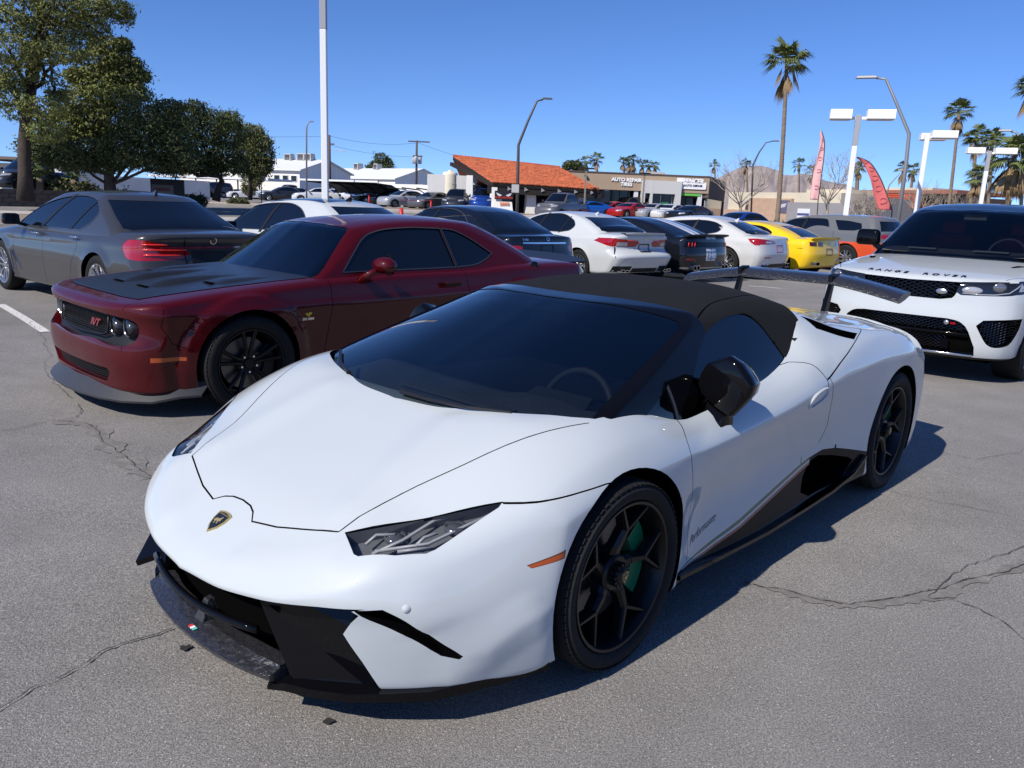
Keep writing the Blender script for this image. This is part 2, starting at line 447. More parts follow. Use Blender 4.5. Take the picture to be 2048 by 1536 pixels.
# ------------------------------------------------------------------ white convertible: the two skins (metres, x forward from the front axle)
HERO_POSE = (-0.29397, 3.04018, -2.311617)
def hero_body():
    A = [0, .3, .55, .75, .9, 1]
    fr = np.array([  # z rows x a cols
        [1.02, .995, .90, .775, .60, .40],
        [1.04, 1.01, .925, .795, .62, .42],
        [1.06, 1.03, .945, .815, .635, .43],
        [1.072, 1.04, .955, .825, .63, .42],
        [1.05, 1.015, .92, .785, .60, .41],
        [.96, .925, .84, .71, .545, .39],
        [.86, .84, .76, .635, .475, .36],
        [.78, .76, .69, .56, .41, .33]])
    front = Tab(A, {z: list(r) for z, r in zip([.1, .2, .3, .36, .42, .5, .6, .7], fr)})
    rear = Tab([0, .5, .8, 1], {.1: [-3.30, -3.28, -3.2, -3.08], .4: [-3.44, -3.42, -3.34, -3.2], .7: [-3.49, -3.47, -3.38, -3.22], .9: [-3.47, -3.45, -3.36, -3.2], 1.1: [-3.40, -3.38, -3.3, -3.15]})
    side = Tab([.1, .25, .4, .55, .7, .85, 1.0], {
        1.0: [.90, .93, .93, .92, .90, .88, .86], .5: [.905, .93, .935, .93, .91, .88, .85], .3: [.92, .945, .95, .945, .93, .89, .85],
        0: [.93, .95, .957, .957, .945, .90, .86], -.3: [.93, .945, .95, .95, .935, .885, .84], -.5: [.93, .912, .90, .92, .92, .87, .82],
        -.9: [.94, .905, .88, .90, .92, .885, .82], -1.3: [.945, .90, .875, .89, .925, .92, .85], -1.65: [.945, .90, .88, .90, .935, .94, .87],
        -2.0: [.95, .93, .92, .935, .95, .95, .90], -2.35: [.955, .962, .965, .965, .96, .95, .92], -2.85: [.955, .962, .965, .965, .96, .95, .92],
        -3.1: [.93, .94, .945, .945, .93, .90, .86], -3.5: [.86, .88, .88, .88, .86, .83, .79]})
    top = Tab([0, .35, .55, .72, .85, .93, 1], {
        1.08: [.385, .38, .375, .37, .36, .35, .34], 1.02: [.43, .42, .40, .39, .38, .36, .35], .93: [.487, .48, .465, .44, .42, .40, .38], .8: [.56, .56, .555, .53, .49, .46, .43], .63: [.635, .635, .63, .60, .565, .53, .50],
        .46: [.70, .705, .71, .695, .66, .63, .59], .3: [.76, .765, .775, .77, .735, .70, .65], .18: [.80, .805, .815, .81, .775, .735, .68],
        0: [.82, .82, .825, .835, .81, .765, .70], -.2: [.80, .81, .825, .835, .815, .77, .71], -.5: [.78, .78, .79, .795, .775, .75, .70],
        -.9: [.78, .78, .79, .795, .795, .765, .71], -1.3: [.84, .84, .84, .845, .835, .80, .74], -1.5: [.92, .92, .92, .905, .88, .84, .77],
        -1.68: [1.05, 1.05, 1.04, 1.0, .93, .875, .80], -1.85: [1.07, 1.07, 1.06, 1.02, .945, .89, .82], -2.1: [1.02, 1.02, 1.01, .985, .945, .905, .84], -2.4: [.985, .985, .975, .955, .935, .91, .85],
        -2.75: [.955, .955, .95, .93, .91, .885, .83], -3.1: [.925, .925, .915, .89, .865, .83, .775], -3.5: [.86, .86, .86, .83, .80, .76, .70]})
    P, F = box_shell((150, 64, 30), (.025, .07, .16), (4, 4, 4))
    V = warp_box(P, front, rear, top, side, [(-3.5, .22), (-3.1, .14), (1.0, .12), (1.1, .12)], (ridge([(.80, .43, .565), (.62, .40, .64), (.40, .37, .735), (.18, .35, .81)], .010, .11, (.3, 0, 1)),
        ridge([(1.0, .16, .43), (.93, .33, .45), (.86, .48, .49), (.80, .54, .53)], .013, .085, (.6, 0, .8)), ridge([(.70, .745, .50), (.74, .76, .43), (.72, .80, .34)], .010, .10, (.7, .5, 0)),
        ridge([(.66, .765, .14), (.62, .82, .20), (.56, .87, .27), (.48, .91, .33), (.38, .945, .36)], .012, .09, (.4, .9, 0)), ridge([(-.45, .92, .66), (-.9, .92, .675), (-1.2, .925, .71), (-1.64, .94, .79)], .010, .10, (0, 1, .2)),
        ridge([(-1.66, .92, .80), (-2.0, .90, .87), (-2.35, .86, .925), (-2.75, .84, .92)], .008, .08, (0, .5, .8))))
    return V, F, P
def hero_cabin():
    front = Tab([0, .4, .7, .9, 1], {.70: [.30, .285, .22, .15, .10], .81: [.18, .16, .09, .02, -.03], .95: [-.22, -.24, -.31, -.38, -.43], 1.05: [-.53, -.55, -.62, -.69, -.74],
        1.12: [-.74, -.76, -.83, -.90, -.95], 1.2: [-.98, -1.0, -1.05, -1.1, -1.15]})
    rear = Tab([0, .5, .8, 1], {.7: [-2.05, -2.0, -1.93, -1.75], .85: [-2.03, -2.0, -1.93, -1.76], 1.0: [-2.0, -1.96, -1.92, -1.80], 1.1: [-1.92, -1.89, -1.84, -1.76], 1.2: [-1.87, -1.83, -1.78, -1.7]})
    side = Tab([.7, .83, .95, 1.05, 1.12], {-2.0: [.82, .79, .73, .655, .58], -1.6: [.85, .80, .73, .66, .60], -.9: [.84, .80, .725, .66, .62], -.3: [.83, .79, .73, .67, .62], .2: [.80, .77, .72, .67, .62]})
    top = Tab([0, .5, .8, 1], {-.6: [1.12, 1.115, 1.10, 1.08], -.9: [1.15, 1.145, 1.125, 1.10], -1.2: [1.178, 1.17, 1.145, 1.11], -1.5: [1.18, 1.172, 1.145, 1.11], -1.75: [1.15, 1.14, 1.11, 1.08], -1.95: [1.07, 1.07, 1.05, 1.02]})
    P, F = box_shell((60, 40, 14), (.04, .09, .22), (4, 5, 5))
    V = warp_box(P, front, rear, top, side, [(-2, .7), (1, .7)])
    return V, F, P
# ------------------------------------------------------------------ wheels
RUB = mat('tyre_rubber', (.011, .011, .012), .8, spec=.3, bump=(60, .15), var=(9, .25))
DARK = mat('black_void', (.003, .003, .003), .95, spec=0)
GLOSSK = mat('gloss_black', (.003, .003, .004), .06, coat=0, spec=.28)
SATK = mat('satin_black', (.010, .010, .012), .40, spec=.35)
TRIMK = mat('black_plastic', (.010, .010, .011), .5, spec=.3, bump=(220, .1))
CHROME = mat('chrome', (.75, .76, .78), .08, 1.0)
ALU = mat('silver_alloy', (.55, .56, .58), .22, .9)
STEEL = mat('brake_steel', (.17, .17, .18), .38, 1.0)
def wheel(parent, x, y, R, W, rr, style, rim_m, caliper_m=None, steer=0.0, disc=True, fine=True):
    """wheel centred at (x, y); outer face towards sign(y); R tyre radius, rr rim radius"""
    sg = 1 if y > 0 else -1
    e = empty('wheel', (x, y, R), 0, parent=parent); e.rotation_euler.z = steer + (0 if sg > 0 else PI)
    h = W / 2; n = 56 if fine else 28
    # local: outer face at +y
    prof = [(rr - .004, h * .80), (rr + .006, h * .93), (rr + (R - rr) * .30, h * 1.0), (rr + (R - rr) * .62, h * 1.0), (R - .022, h * .95), (R - .008, h * .87)]
    tr = [(R, h * .74)]
    if fine:
        for gy in (.5, .17, -.17, -.5): tr += [(R, h * gy + .006), (R - .008, h * gy + .004), (R - .008, h * gy - .004), (R, h * gy - .006)]
    tr += [(R, -h * .74)]
    prof = prof + tr + [(R - .008, -h * .87), (R - .022, -h * .95), (rr + (R - rr) * .5, -h), (rr - .004, -h * .85)]
    b = MB().lathe(prof, n, axis='y')
    if fine:   # shoulder sipes
        for k in range(72):
            a = 2 * PI * k / 72; c, s_ = math.cos(a), math.sin(a)
            for yy in (h * .83, -h * .83):
                b.add([((R - .0125) * c - .0 - s_ * q, yy + w, (R - .0125) * s_ + c * q) for q, w in ((-.013, -.014), (.008, -.014), (.008, .014), (-.013, .014))] +
                      [((R - .001 - (.007 if w * yy > 0 else 0)) * c - s_ * q, yy + w, (R - .001 - (.007 if w * yy > 0 else 0)) * s_ + c * q) for q, w in ((-.013, -.014), (.008, -.014), (.008, .014), (-.013, .014))],
                      [(3, 2, 1, 0), (4, 5, 6, 7), (0, 1, 5, 4), (1, 2, 6, 5), (2, 3, 7, 6), (3, 0, 4, 7)])
    t = b.obj('tyre', RUB, e, autosm=.6)
    yo = h * .86
    r = MB()
    r.lathe([(rr, yo), (rr - .004, yo + .007), (rr - .013, yo + .005), (rr - .02, yo - .012), (rr - .03, yo - .05), (rr - .035, -h * .8), (rr - .02, -h * .8), (rr + .0, -h * .75)], n, axis='y')
    def bar(p0, p1, w0, w1, y0, y1, th=.03):
        """spoke piece from (r,ang) p0 to p1 in the wheel plane, front face at y0,y1, bevelled sides"""
        a = Vector((p0[0] * math.cos(p0[1]), p0[0] * math.sin(p0[1]))); c = Vector((p1[0] * math.cos(p1[1]), p1[0] * math.sin(p1[1])))
        d = (c - a).normalized(); q = Vector((-d.y, d.x)); v = []
        for P_, w, yy in ((a, w0, y0), (c, w1, y1)):
            for k, dy in ((-1, -.30 * th), (-.5, 0), (.5, 0), (1, -.30 * th), (.9, -th), (-.9, -th)):
                m_ = P_ + q * (k * w / 2); v.append((m_.x, yy + dy, m_.y))
        r.add(v, [(0, 1, 7, 6), (1, 2, 8, 7), (2, 3, 9, 8), (3, 4, 10, 9), (4, 5, 11, 10), (5, 0, 6, 11), (5, 4, 3, 2, 1, 0), (6, 7, 8, 9, 10, 11)])
    if style == 'y5':
        for k in range(5):
            a = 2 * PI * k / 5 + .45
            bar((.035, a), (rr * .36, a - .04), .062, .040, yo - .045, yo - .03, .05)
            bar((rr * .34, a - .04), (rr * .60, a + .10), .040, .026, yo - .03, yo - .018, .045)
            bar((rr * .585, a + .10), (rr - .016, a + .40), .022, .014, yo - .018, yo - .006, .04)
            bar((rr * .585, a + .09), (rr - .016, a - .22), .022, .014, yo - .018, yo - .006, .04)
        r.lathe([(.0, yo - .03), (.058, yo - .03), (.066, yo - .04), (.070, yo - .075)], 30, axis='y')
    elif style == 'split5':
        for k in range(5):
            a = 2 * PI * k / 5 + .31
            for s2 in (-1, 1):
                bar((.05, a + s2 * .35), (rr * .42, a + s2 * .17), .034, .024, yo - .05, yo - .03)
                bar((rr * .41, a + s2 * .17), (rr - .014, a + s2 * .20), .024, .030, yo - .03, yo - .008)
        r.lathe([(.0, yo - .045), (.035, yo - .045), (.04, yo - .055), (.085, yo - .055), (.09, yo - .1)], 30, axis='y')
    elif style == 'multi':
        for k in range(10):
            a = 2 * PI * k / 10
            bar((.04, a), (rr * .62, a + .02), .026, .020, yo - .035, yo - .02)
            bar((rr * .6, a + .02), (rr - .014, a + .17), .018, .016, yo - .02, yo - .006)
            bar((rr * .6, a + .02), (rr - .014, a - .13), .018, .016, yo - .02, yo - .006)
        r.lathe([(.0, yo - .02), (.05, yo - .025), (.06, yo - .05)], 24, axis='y')
    elif style == 'v5':
        for k in range(5):
            a = 2 * PI * k / 5 + .3
            for s2 in (-1, 1): bar((.035, a + s2 * .3), (rr - .012, a + s2 * .22), .036, .046, yo - .04, yo - .006)
        r.lathe([(.0, yo - .03), (.06, yo - .03), (.07, yo - .06)], 24, axis='y')
    else:
        for k in range(7):
            a = 2 * PI * k / 7
            bar((.03, a), (rr - .012, a), .05, .04, yo - .03, yo - .006)
        r.lathe([(.0, yo - .02), (.06, yo - .02), (.07, yo - .06)], 20, axis='y')
    ro = r.obj('rim', rim_m, e, autosm=.5)
    if style == 'split5':
        b = MB()
        for k in range(5):
            a = 2 * PI * k / 5 + .31 + PI / 5; b.lathe([(0, yo - .038), (.008, yo - .038), (.010, yo - .044), (.010, yo - .06)], 8, (.062 * math.cos(a), 0, .062 * math.sin(a)), 'y')
        b.obj('lug_nuts', CHROME, e)
    if disc:
        d = MB().lathe([(.05, yo - .1), (rr * .72, yo - .1), (rr * .72, yo - .13), (.05, yo - .13)], 40, axis='y', closed=True)
        d.lathe([(0, yo - .085), (.075, yo - .085), (.08, yo - .1)], 24, axis='y')
        d.obj('brake_disc', STEEL, e, autosm=.5)
        MB().lathe([(rr - .04, -h * .5), (.02, -h * .5)], 24, axis='y').obj('wheel_backing', DARK, e)
    if caliper_m:
        c = MB(); a0, a1 = (-.95, .95)
        pr = [(rr * .50, yo - .062), (rr * .80, yo - .062), (rr * .84, yo - .075), (rr * .84, yo - .14), (rr * .50, yo - .14)]
        c.lathe(pr, 14, axis='y', closed=True, arc=(PI + a0 * .75, PI + a1 * .75) if sg > 0 else (a0 * .75, a1 * .75))
        c.obj('caliper', caliper_m, e, autosm=.5)
    return e, yo
# ------------------------------------------------------------------ the white convertible
def mirror_poly(p): return [(x, -y) for x, y in p][::-1]
def groove(S, view, pts, w=.0035, sgn=1, nmin=.12, name='drop', closed=False, within=('body',), **k):
    """a seam: a thin strip along a polyline is cut out of the skin"""
    p = np.array(pts, float); n = len(p); L = []; R = []
    for i in range(n):
        a = p[max(i - 1, 0)] if not closed else p[i - 1]; b = p[min(i + 1, n - 1)] if not closed else p[(i + 1) % n]
        t = b - a; t /= np.linalg.norm(t) + 1e-9; q = np.array([-t[1], t[0]]) * w / 2; L.append(p[i] + q); R.append(p[i] - q)
    if closed:
        for i in range(n): S.cut(view, [L[i], L[(i + 1) % n], R[(i + 1) % n], R[i]], sgn, name, nmin, within=within, **k)
    else: S.cut(view, L + R[::-1], sgn, name, nmin, within=within, **k)
def components(S, seeds):
    """name the connected pieces of the remaining skin after the seed nearest to each"""
    bm = S.bm; bm.faces.ensure_lookup_table(); seen = {}
    comp = []
    for f in bm.faces:
        if f in seen or f[S.reg] != 0: continue
        st = [f]; seen[f] = len(comp); fs = []
        while st:
            g = st.pop(); fs.append(g)
            for e in g.edges:
                for h in e.link_faces:
                    if h not in seen and h[S.reg] == 0: seen[h] = len(comp); st.append(h)
        comp.append(fs)
    ids = {}
    for nm, pt, op in seeds:
        best = min((f for f in bm.faces if f[S.reg] == 0), key=lambda f: (f.calc_center_median() - Vector(pt)).length_squared)
        ids.setdefault(seen[best], (nm, op))
    for ci, (nm, op) in ids.items():
        rid = len(S.names); S.names.append(nm); S.opt.append(dict(op))
        for f in comp[ci]: f[S.reg] = rid
def arch_liner(parent, x, z, R, y0=.52, y1=.925, sides=(1, -1)):
    for s in sides:
        b = MB().lathe([(R, y0 * s), (R, y1 * s)], 28, (x, 0, z), 'y', arc=(-.25, PI + .25)); b.lathe([(R, y0 * s), (.02, y0 * s)], 28, (x, 0, z), 'y', arc=(-.25, PI + .25))
        b.obj('wheel_well', DARK, parent, fixn=False)

def build_hero():
    white = paint('white_paint', (.455, .49, .505), 0, .4)
    fabric = mat('soft_top_fabric', (.0085, .0085, .009), .92, spec=.25, bump=(900, .35), var=(3, .25))
    gl = glass('hero_glass', (.30, .34, .37), fres=1.15); gld = glass('hero_side_glass', (.02, .023, .03), fres=.9)
    root = empty('white_convertible', (HERO_POSE[0], HERO_POSE[1], 0), HERO_POSE[2], 'low wedge-shaped white sports car with closed black fabric roof, rear wing and black wheels', 'car')
    V, F, P = hero_body(); S = Shell(V, F)
    # openings and lamps
    nose_t = [(0, .369), (.2, .376), (.4, .392), (.56, .410), (.67, .418), (.703, .416)]
    pan = [(.655, .397), (.632, .369), (.609, .33), (.642, .237), (.668, .135)]
    full = [(-y, z) for y, z in nose_t[::-1]][:-1] + nose_t
    # upper duct strip of each corner
    duct = spline([(.703, .418, 'c'), (.735, .395), (.770, .355), (.805, .300), (.835, .256, 'c'), (.828, .247, 'c'), (.797, .263, 'c'), (.762, .312), (.735, .340), (.660, .395, 'c'), (.645, .412, 'c')], 3).tolist()
    grille = full[1:-1] + [(.640, .409)] + pan[0:] + [(.62, .05), (-.62, .05)] + [(-y, z) for y, z in pan[::-1]] + [(-.640, .409)]
    S.cut('front', grille, 1, 'grille_opening', nmin=-.5, rng=(.5, 2, 0), recess=.075, mat='dark', wall='gloss')
    for s in (1, -1):
        S.cut('front', duct, s, 'air_duct', nmin=.02, rng=(.3, 2, 0), recess=.045, mat='dark', wall='gloss')
        HL = [(.79, .485), (.62, .64), (.447, .791), (.468, .794), (.664, .739), (.688, .728), (.754, .673), (.818, .588), (.820, .570)]
        S.cut('top', HL, s, 'headlight', nmin=.03, recess=.004, mat='lens', wall='gloss')
        S.cut('side', [(.454, .502), (.330, .529), (.334, .503), (.441, .491)], s, 'side_marker', recess=.002, mat='amber', wall='gloss')
        # sill, intake, stripes
        low = lambda dz: [(-.40, .222 - dz * .3), (-.60, .238 - dz * .8), (-.90, .267 - dz), (-1.2, .309 - dz), (-1.5, .356 - dz), (-1.637, .380 - dz)]
        S.cut('side', low(0) + [(-1.765, .398), (-1.891, .385), (-2.022, .357), (-2.24, .305), (-2.24, .05), (-.36, .05), (-.36, .215)], s, 'sill', nmin=-.6, gap=0, flange=0, mat='sillm')
        S.cut('side', [(-1.63, .357), (-1.72, .375), (-1.86, .352), (-2.02, .315), (-2.08, .29), (-1.95, .21), (-1.60, .20), (-1.52, .235), (-1.56, .30)], s, 'side_intake', recess=.13, mat='dark', wall='gloss')
        for k, (d0, d1, mm, nm) in enumerate(((-.004, .010, 'green', 'green_stripe'), (.011, .022, 'body', 'white_stripe'), (.023, .034, 'red', 'red_stripe'))):
            S.cut('side', low(d0) + low(d1)[::-1], s, nm, nmin=.0, gap=0, flange=0, mat=mm)
        # scoop on the quarter
        S.cut('top', [(-1.850, .66), (-2.19, .835), (-2.06, .868), (-1.835, .755)], s, 'engine_scoop', recess=.07, mat='dark', wall='dark', nmin=.05)
    # cabin hole
    hole = [(.172, 0), (.176, .2), (.174, .33), (.145, .46), (.099, .577), (.03, .70), (-.027, .758), (-.12, .772), (-.215, .779), (-.33, .80), (-.444, .830), (-.62, .826), (-.9, .815), (-1.197, .80), (-1.367, .788), (-1.45, .775), (-1.529, .752), (-1.6, .738),
            (-1.66, .718), (-1.74, .69), (-1.80, .65), (-1.85, .55), (-1.88, .35), (-1.89, 0)]
    hole = spline([(p[0], p[1], 'c') if i == 6 else p for i, p in enumerate(hole)], 3, closed=False).tolist()
    S.cut('top', hole + mirror_poly(hole[1:-1]), 1, 'drop', nmin=-.3, rng=(.6, 2, 2))
    # seams
    hs = spline([(.796, .464), (.60, .510), (.417, .600), (.2, .695), (.013, .764)], 4, False).tolist()
    hf = [(.796, .464), (.838, .331), (.866, .239), (.886, .127), (.862, .092), (.850, .055), (.846, 0)]
    for s in (1, -1):
        groove(S, 'top', hs, .0045, s); groove(S, 'top', hf, .0052, s)
        groove(S, 'side', [(.452, .661), (.35, .670), (.24, .677), (.13, .682), (.09, .68)], .004, s, nmin=.02)
        groove(S, 'side', spline([(-.446, .772), (-.405, .735), (-.385, .69), (-.388, .64), (-.405, .586), (-.436, .477), (-.452, .36), (-.445, .224)], 3, False), .004, s, nmin=-.2)
        groove(S, 'side', spline([(-1.625, .79), (-1.655, .74), (-1.71, .62), (-1.745, .53), (-1.735, .49), (-1.71, .44)], 3, False), .004, s, nmin=.0)
        groove(S, 'top', [(-1.355, .78), (-1.44, .80), (-1.53, .86), (-1.61, .945)], .004, s, nmin=.0)
        groove(S, 'top', spline([(-1.85, .64), (-1.98, .63), (-2.22, .69), (-2.36, .76), (-2.33, .80), (-2.15, .855), (-1.9, .905), (-1.77, .92), (-1.60, .93)], 3, False), .004, s, nmin=.0)
        S.cut('side', circle(0, .3275, .372, 56), s, 'drop', nmin=-.9, rng=(.45, 2, 1) if s > 0 else (-2, -.45, 1))
        S.cut('side', circle(-2.62, .3455, .386, 56), s, 'drop', nmin=-.9, rng=(.45, 2, 1) if s > 0 else (-2, -.45, 1))
    components(S, [('hood', (.5, 0, .7), {}), ('front_bumper', (.9, .3, .45), {}), ('front_fender', (0, .85, .8), {}), ('front_fender', (0, -.85, .8), {}), ('front_door', (-1, .9, .6), {}), ('front_door', (-1, -.9, .6), {}), ('rear_quarter', (-2.4, .9, .85), {})])
    M = dict(body=white, seam=DARK, sillm=mat('sill_black', (.004, .005, .008), .2, spec=.12), dark=DARK, gloss=GLOSSK, lens=glass('lamp_lens', (.80, .81, .83), fres=.8), amber=mat('amber_lens', (.42, .07, .01), .25, coat=1), green=mat('stripe_green', (.005, .08, .03), .4, coat=1), red=mat('stripe_red', (.18, .008, .015), .4, coat=1))
    M.update(headlight=M['lens'])
    parts = S.emit(M, root, gap=0)
    # cabin
    CV, CF, CP = hero_cabin(); C = Shell(CV, CF)
    ws = [(.60, 0), (.60, .9), (-.02, .752), (-.10, .742), (-.45, .69), (-.74, .640), (-.775, .627), (-.785, .6), (-.72, .45), (-.66, .28), (-.632, 0)]
    ws = [(.3, 0), (.3, .8), (-.03, .742), (-.40, .688), (-.74, .632), (-.77, .60), (-.715, .42), (-.665, .22), (-.652, 0)]
    C.cut('top', ws + mirror_poly(ws[1:-1]), 1, 'windshield', nmin=.05, recess=.003, mat='glass', wall='gloss')
    hd = [(.4, 0), (.4, .95), (-.30, .95), (-.885, .68), (-.885, .6), (-.835, .42), (-.79, .22), (-.775, 0)]
    C.cut('top', hd + mirror_poly(hd[1:-1]), 1, 'windshield_frame', nmin=-.9, within=('body',), mat='gloss', gap=.001)
    for s in (1, -1):
        sw = spline([(-.475, .745, 'c'), (-.52, .80), (-.66, .90), (-.895, 1.035), (-1.05, 1.070), (-1.20, 1.082), (-1.29, 1.078), (-1.37, 1.04), (-1.43, .95), (-1.475, .862, 'c'), (-1.2, .80, 'c'), (-.9, .76, 'c')], 4)
        C.cut('side', sw.tolist(), s, 'side_window', nmin=.0, recess=.006, mat='side', wall='gloss')
        C.cut('side', [(-.27, .80), (-.37, .845), (-.445, .875), (-.462, .745)], s, 'quarter_glass', nmin=.0, recess=.006, mat='side', wall='gloss')
        C.cut('side', [(-.447, .878), (-.462, .887), (-.481, .745), (-.466, .740)], s, 'window_divider', nmin=.0, recess=.001, mat='trim', within=('body', 'windshield_frame', 'side_window'))
        groove(C, 'top', spline([(-.885, .625), (-1.1, .56), (-1.4, .53), (-1.65, .50), (-1.86, .46)], 4, False), .006, s, nmin=.0, within=('body',))
    M2 = dict(body=fabric, glass=gl, side=gld, gloss=GLOSSK, trim=mat('grey_trim', (.05, .05, .055), .4), dark=DARK)
    S2 = C; 
    for i, n in enumerate(C.names):
        if i == 0: C.names[0] = 'soft_top'
    C.emit(M2, root, gap=0, flange=.02)
    arch_liner(root, 0, .3275, .378, .52, .885); arch_liner(root, -2.62, .3455, .393, .52, .93)
    # headlight inside: housing with Y-shaped lamps and projectors
    bv = BVHTree.FromPolygons([tuple(v) for v in V], F)
    def down(x, y, d):
        h = bv.ray_cast(Vector((x, y, 2)), Vector((0, 0, -1))); return h[0] - h[1].normalized() * d
    housing = mat('lamp_housing', (.15, .155, .165), .4, .2); drl = mat('lamp_tube', (.42, .43, .46), .4, .1)
    for s in (1, -1):
        v = [down(x, y * s, .05) for x, y in HL]; top = [down(x, y * s, .006) for x, y in HL]; n = len(HL)
        c = sum((Vector(p) for p in v), Vector()) / n
        ho = mesh_obj('lamp_housing', v + top + [c], [(i, (i + 1) % n, 2 * n) for i in range(n)] + [(i, (i + 1) % n, n + (i + 1) % n, n + i) for i in range(n)], housing, root)
        b = MB()
        for ln in (((.775, .555), (.735, .555), (.70, .60)), ((.785, .60), (.70, .635), (.60, .655), (.57, .68)), ((.775, .60), (.66, .700), (.56, .745), (.49, .78)), ((.69, .68), (.655, .675), (.62, .695)), ((.735, .655), (.665, .715))):
            b.tube([down(x, y * s, .022) for x, y in ln], .0055, 4)
        b.obj('running_light', drl, root, smooth=True)
        b = MB()
        for x, y, r in ((.70, .598, .026), (.575, .715, .026)):
            p = down(x, y * s, .035); b.lathe([(0, .010), (r * .5, .009), (r * .85, .005), (r, -.004)], 14, tuple(p), 'z'); b.lathe([(r, 0), (r * 1.25, .01), (r * 1.25, -.01)], 14, tuple(p), 'z')
        b.obj('projector_lamp', mat('projector', (.20, .21, .23), .12, .6), root, smooth=True)
    # front lower: central splitter of forged carbon, struts, fins
    carbon = mat('forged_carbon', (.020, .020, .024), .28, coat=.7, bump=(55, .45))
    nt = carbon.node_tree; vo = nt.nodes.new('ShaderNodeTexVoronoi'); vo.inputs['Scale'].default_value = 70; tc = nt.nodes.new('ShaderNodeTexCoord'); nt.links.new(tc.outputs['Object'], vo.inputs['Vector'])
    cr = nt.nodes.new('ShaderNodeMapRange'); cr.inputs[3].default_value = .15; cr.inputs[4].default_value = .55; nt.links.new(vo.outputs['Color'], cr.inputs[0]); nt.links.new(cr.outputs[0], nt.nodes['Principled BSDF'].inputs['Roughness'])
    ys = np.linspace(-.405, .405, 25); v = []; f = []
    for y in ys:
        xo = 1.058 - .30 * y * y - .45 * y ** 4; xi = 1.00 - .22 * y * y
        v += [(xo, y, .135), (xo + .004, y, .15), (xo - .03, y, .163), (xi, y, .172), (xi - .05, y, .172), (xi - .05, y, .125), (xo - .02, y, .125)]
    for i in range(24):
        for k in range(7): f.append((i * 7 + k, i * 7 + (k + 1) % 7, (i + 1) * 7 + (k + 1) % 7, (i + 1) * 7 + k))
    f += [tuple(range(7))[::-1], tuple(range(24 * 7, 25 * 7))]
    o = mesh_obj('splitter', v, f, carbon, root); b = bmesh.new(); b.from_mesh(o.data); bmesh.ops.recalc_face_normals(b, faces=b.faces); b.to_mesh(o.data); b.free()
    b = MB().add([(1.015, -.028, .17), (1.015, .028, .17), (.985, .014, .235), (.985, -.014, .235), (.95, -.028, .17), (.95, .028, .17), (.95, .014, .24), (.95, -.014, .24)], [(0, 1, 2, 3), (1, 5, 6, 2), (4, 0, 3, 7), (5, 4, 7, 6), (3, 2, 6, 7)])
    b.obj('splitter_strut', carbon, root)
    for s in (1, -1):   # gloss black side panels either side of the mouth, edged inward
        pts = [(.30, .355), (.425, .14), (.455, .115), (.66, .105), (.60, .33), (.635, .40), (.45, .375)]
        fx = lambda y, z: 1.06 - .44 * y * y - .2 * y ** 4 - (.36 - z) * .05
        v = [(fx(y, z) - (.02 if y < .6 else .028) - (.03 if z > .34 else 0), y * s, z) for y, z in pts]; n = len(pts)
        v2 = [(a - .08, b_, c) for a, b_, c in v]
        MB().add(v + v2, [(0, 1, 2, 3), (0, 3, 4, 6), (4, 5, 6)] + [(i, (i + 1) % n, n + (i + 1) % n, n + i) for i in range(n)]).obj('intake_panel', GLOSSK, root)
    # crossbar, lower trim lip
    b = MB().tube([(1.045 - .42 * y * y, y, .262 + .1 * y * y) for y in np.linspace(-.34, .34, 13)], .012, 8)
    b.obj('grille_bar', GLOSSK, root, smooth=True)
    v = []; f = []; path = [(.985, .375), (.958, .42), (.925, .50), (.865, .60), (.79, .68), (.70, .765), (.60, .815), (.47, .865), (.36, .905), (.345, .915)]
    for s in (1, -1):
        v = []; f = []
        for i, (x, y) in enumerate(path):
            zt = (.128 if i else .112) + .05 * (i / 9) ** 1.5; zb = .100 + .033 * (i / 9)
            v += [(x + .012, (y + .012) * s, zb), (x + .012, (y + .012) * s, zt), (x - .05, (y - .05) * s, zt + .004), (x - .05, (y - .05) * s, zb)]
        for i in range(len(path) - 1):
            for k in range(4): f.append((i * 4 + k, i * 4 + (k + 1) % 4, (i + 1) * 4 + (k + 1) % 4, (i + 1) * 4 + k))
        f += [(0, 1, 2, 3), tuple(range(len(v) - 4, len(v)))]
        MB().add(v, f).obj('lower_lip', GLOSSK, root, autosm=.5)
        # side sill blade
        sill = [(-.36, .938, .205), (-.7, .935, .185), (-1.1, .94, .172), (-1.5, .942, .178), (-1.8, .948, .19), (-2.05, .955, .225), (-2.2, .958, .29)]
        v = []; f = []
        for x, y, z in sill: v += [(x, (y + .012) * s, z - .012), (x, (y + .012) * s, z + .004), (x, (y - .06) * s, z + .012), (x, (y - .08) * s, z - .03)]
        for i in range(len(sill) - 1):
            for k in range(4): f.append((i * 4 + k, i * 4 + (k + 1) % 4, (i + 1) * 4 + (k + 1) % 4, (i + 1) * 4 + k))
        MB().add(v, f).obj('side_sill', GLOSSK, root)
        # canard beside the mouth seen past the nose
    for s in (1, -1):
        b = MB().add([(.86, .70 * s, .345), (.72, .80 * s, .335), (.70, .815 * s, .24), (.84, .735 * s, .22), (.80, .66 * s, .345), (.66, .76 * s, .335), (.64, .775 * s, .24), (.78, .695 * s, .22)], [(0, 1, 2, 3), (4, 7, 6, 5), (0, 3, 7, 4), (1, 5, 6, 2), (0, 4, 5, 1), (3, 2, 6, 7)])
        if s < 0:
            b = MB().add([(1.0, .525 * s, .183), (.875, .635 * s, .262), (.93, .455 * s, .225), (.995, .52 * s, .165), (.87, .63 * s, .235), (.925, .455 * s, .20)], [(0, 1, 2), (3, 5, 4), (0, 3, 4, 1), (0, 2, 5, 3), (1, 4, 5, 2)]); b.obj('corner_fin', GLOSSK, root)
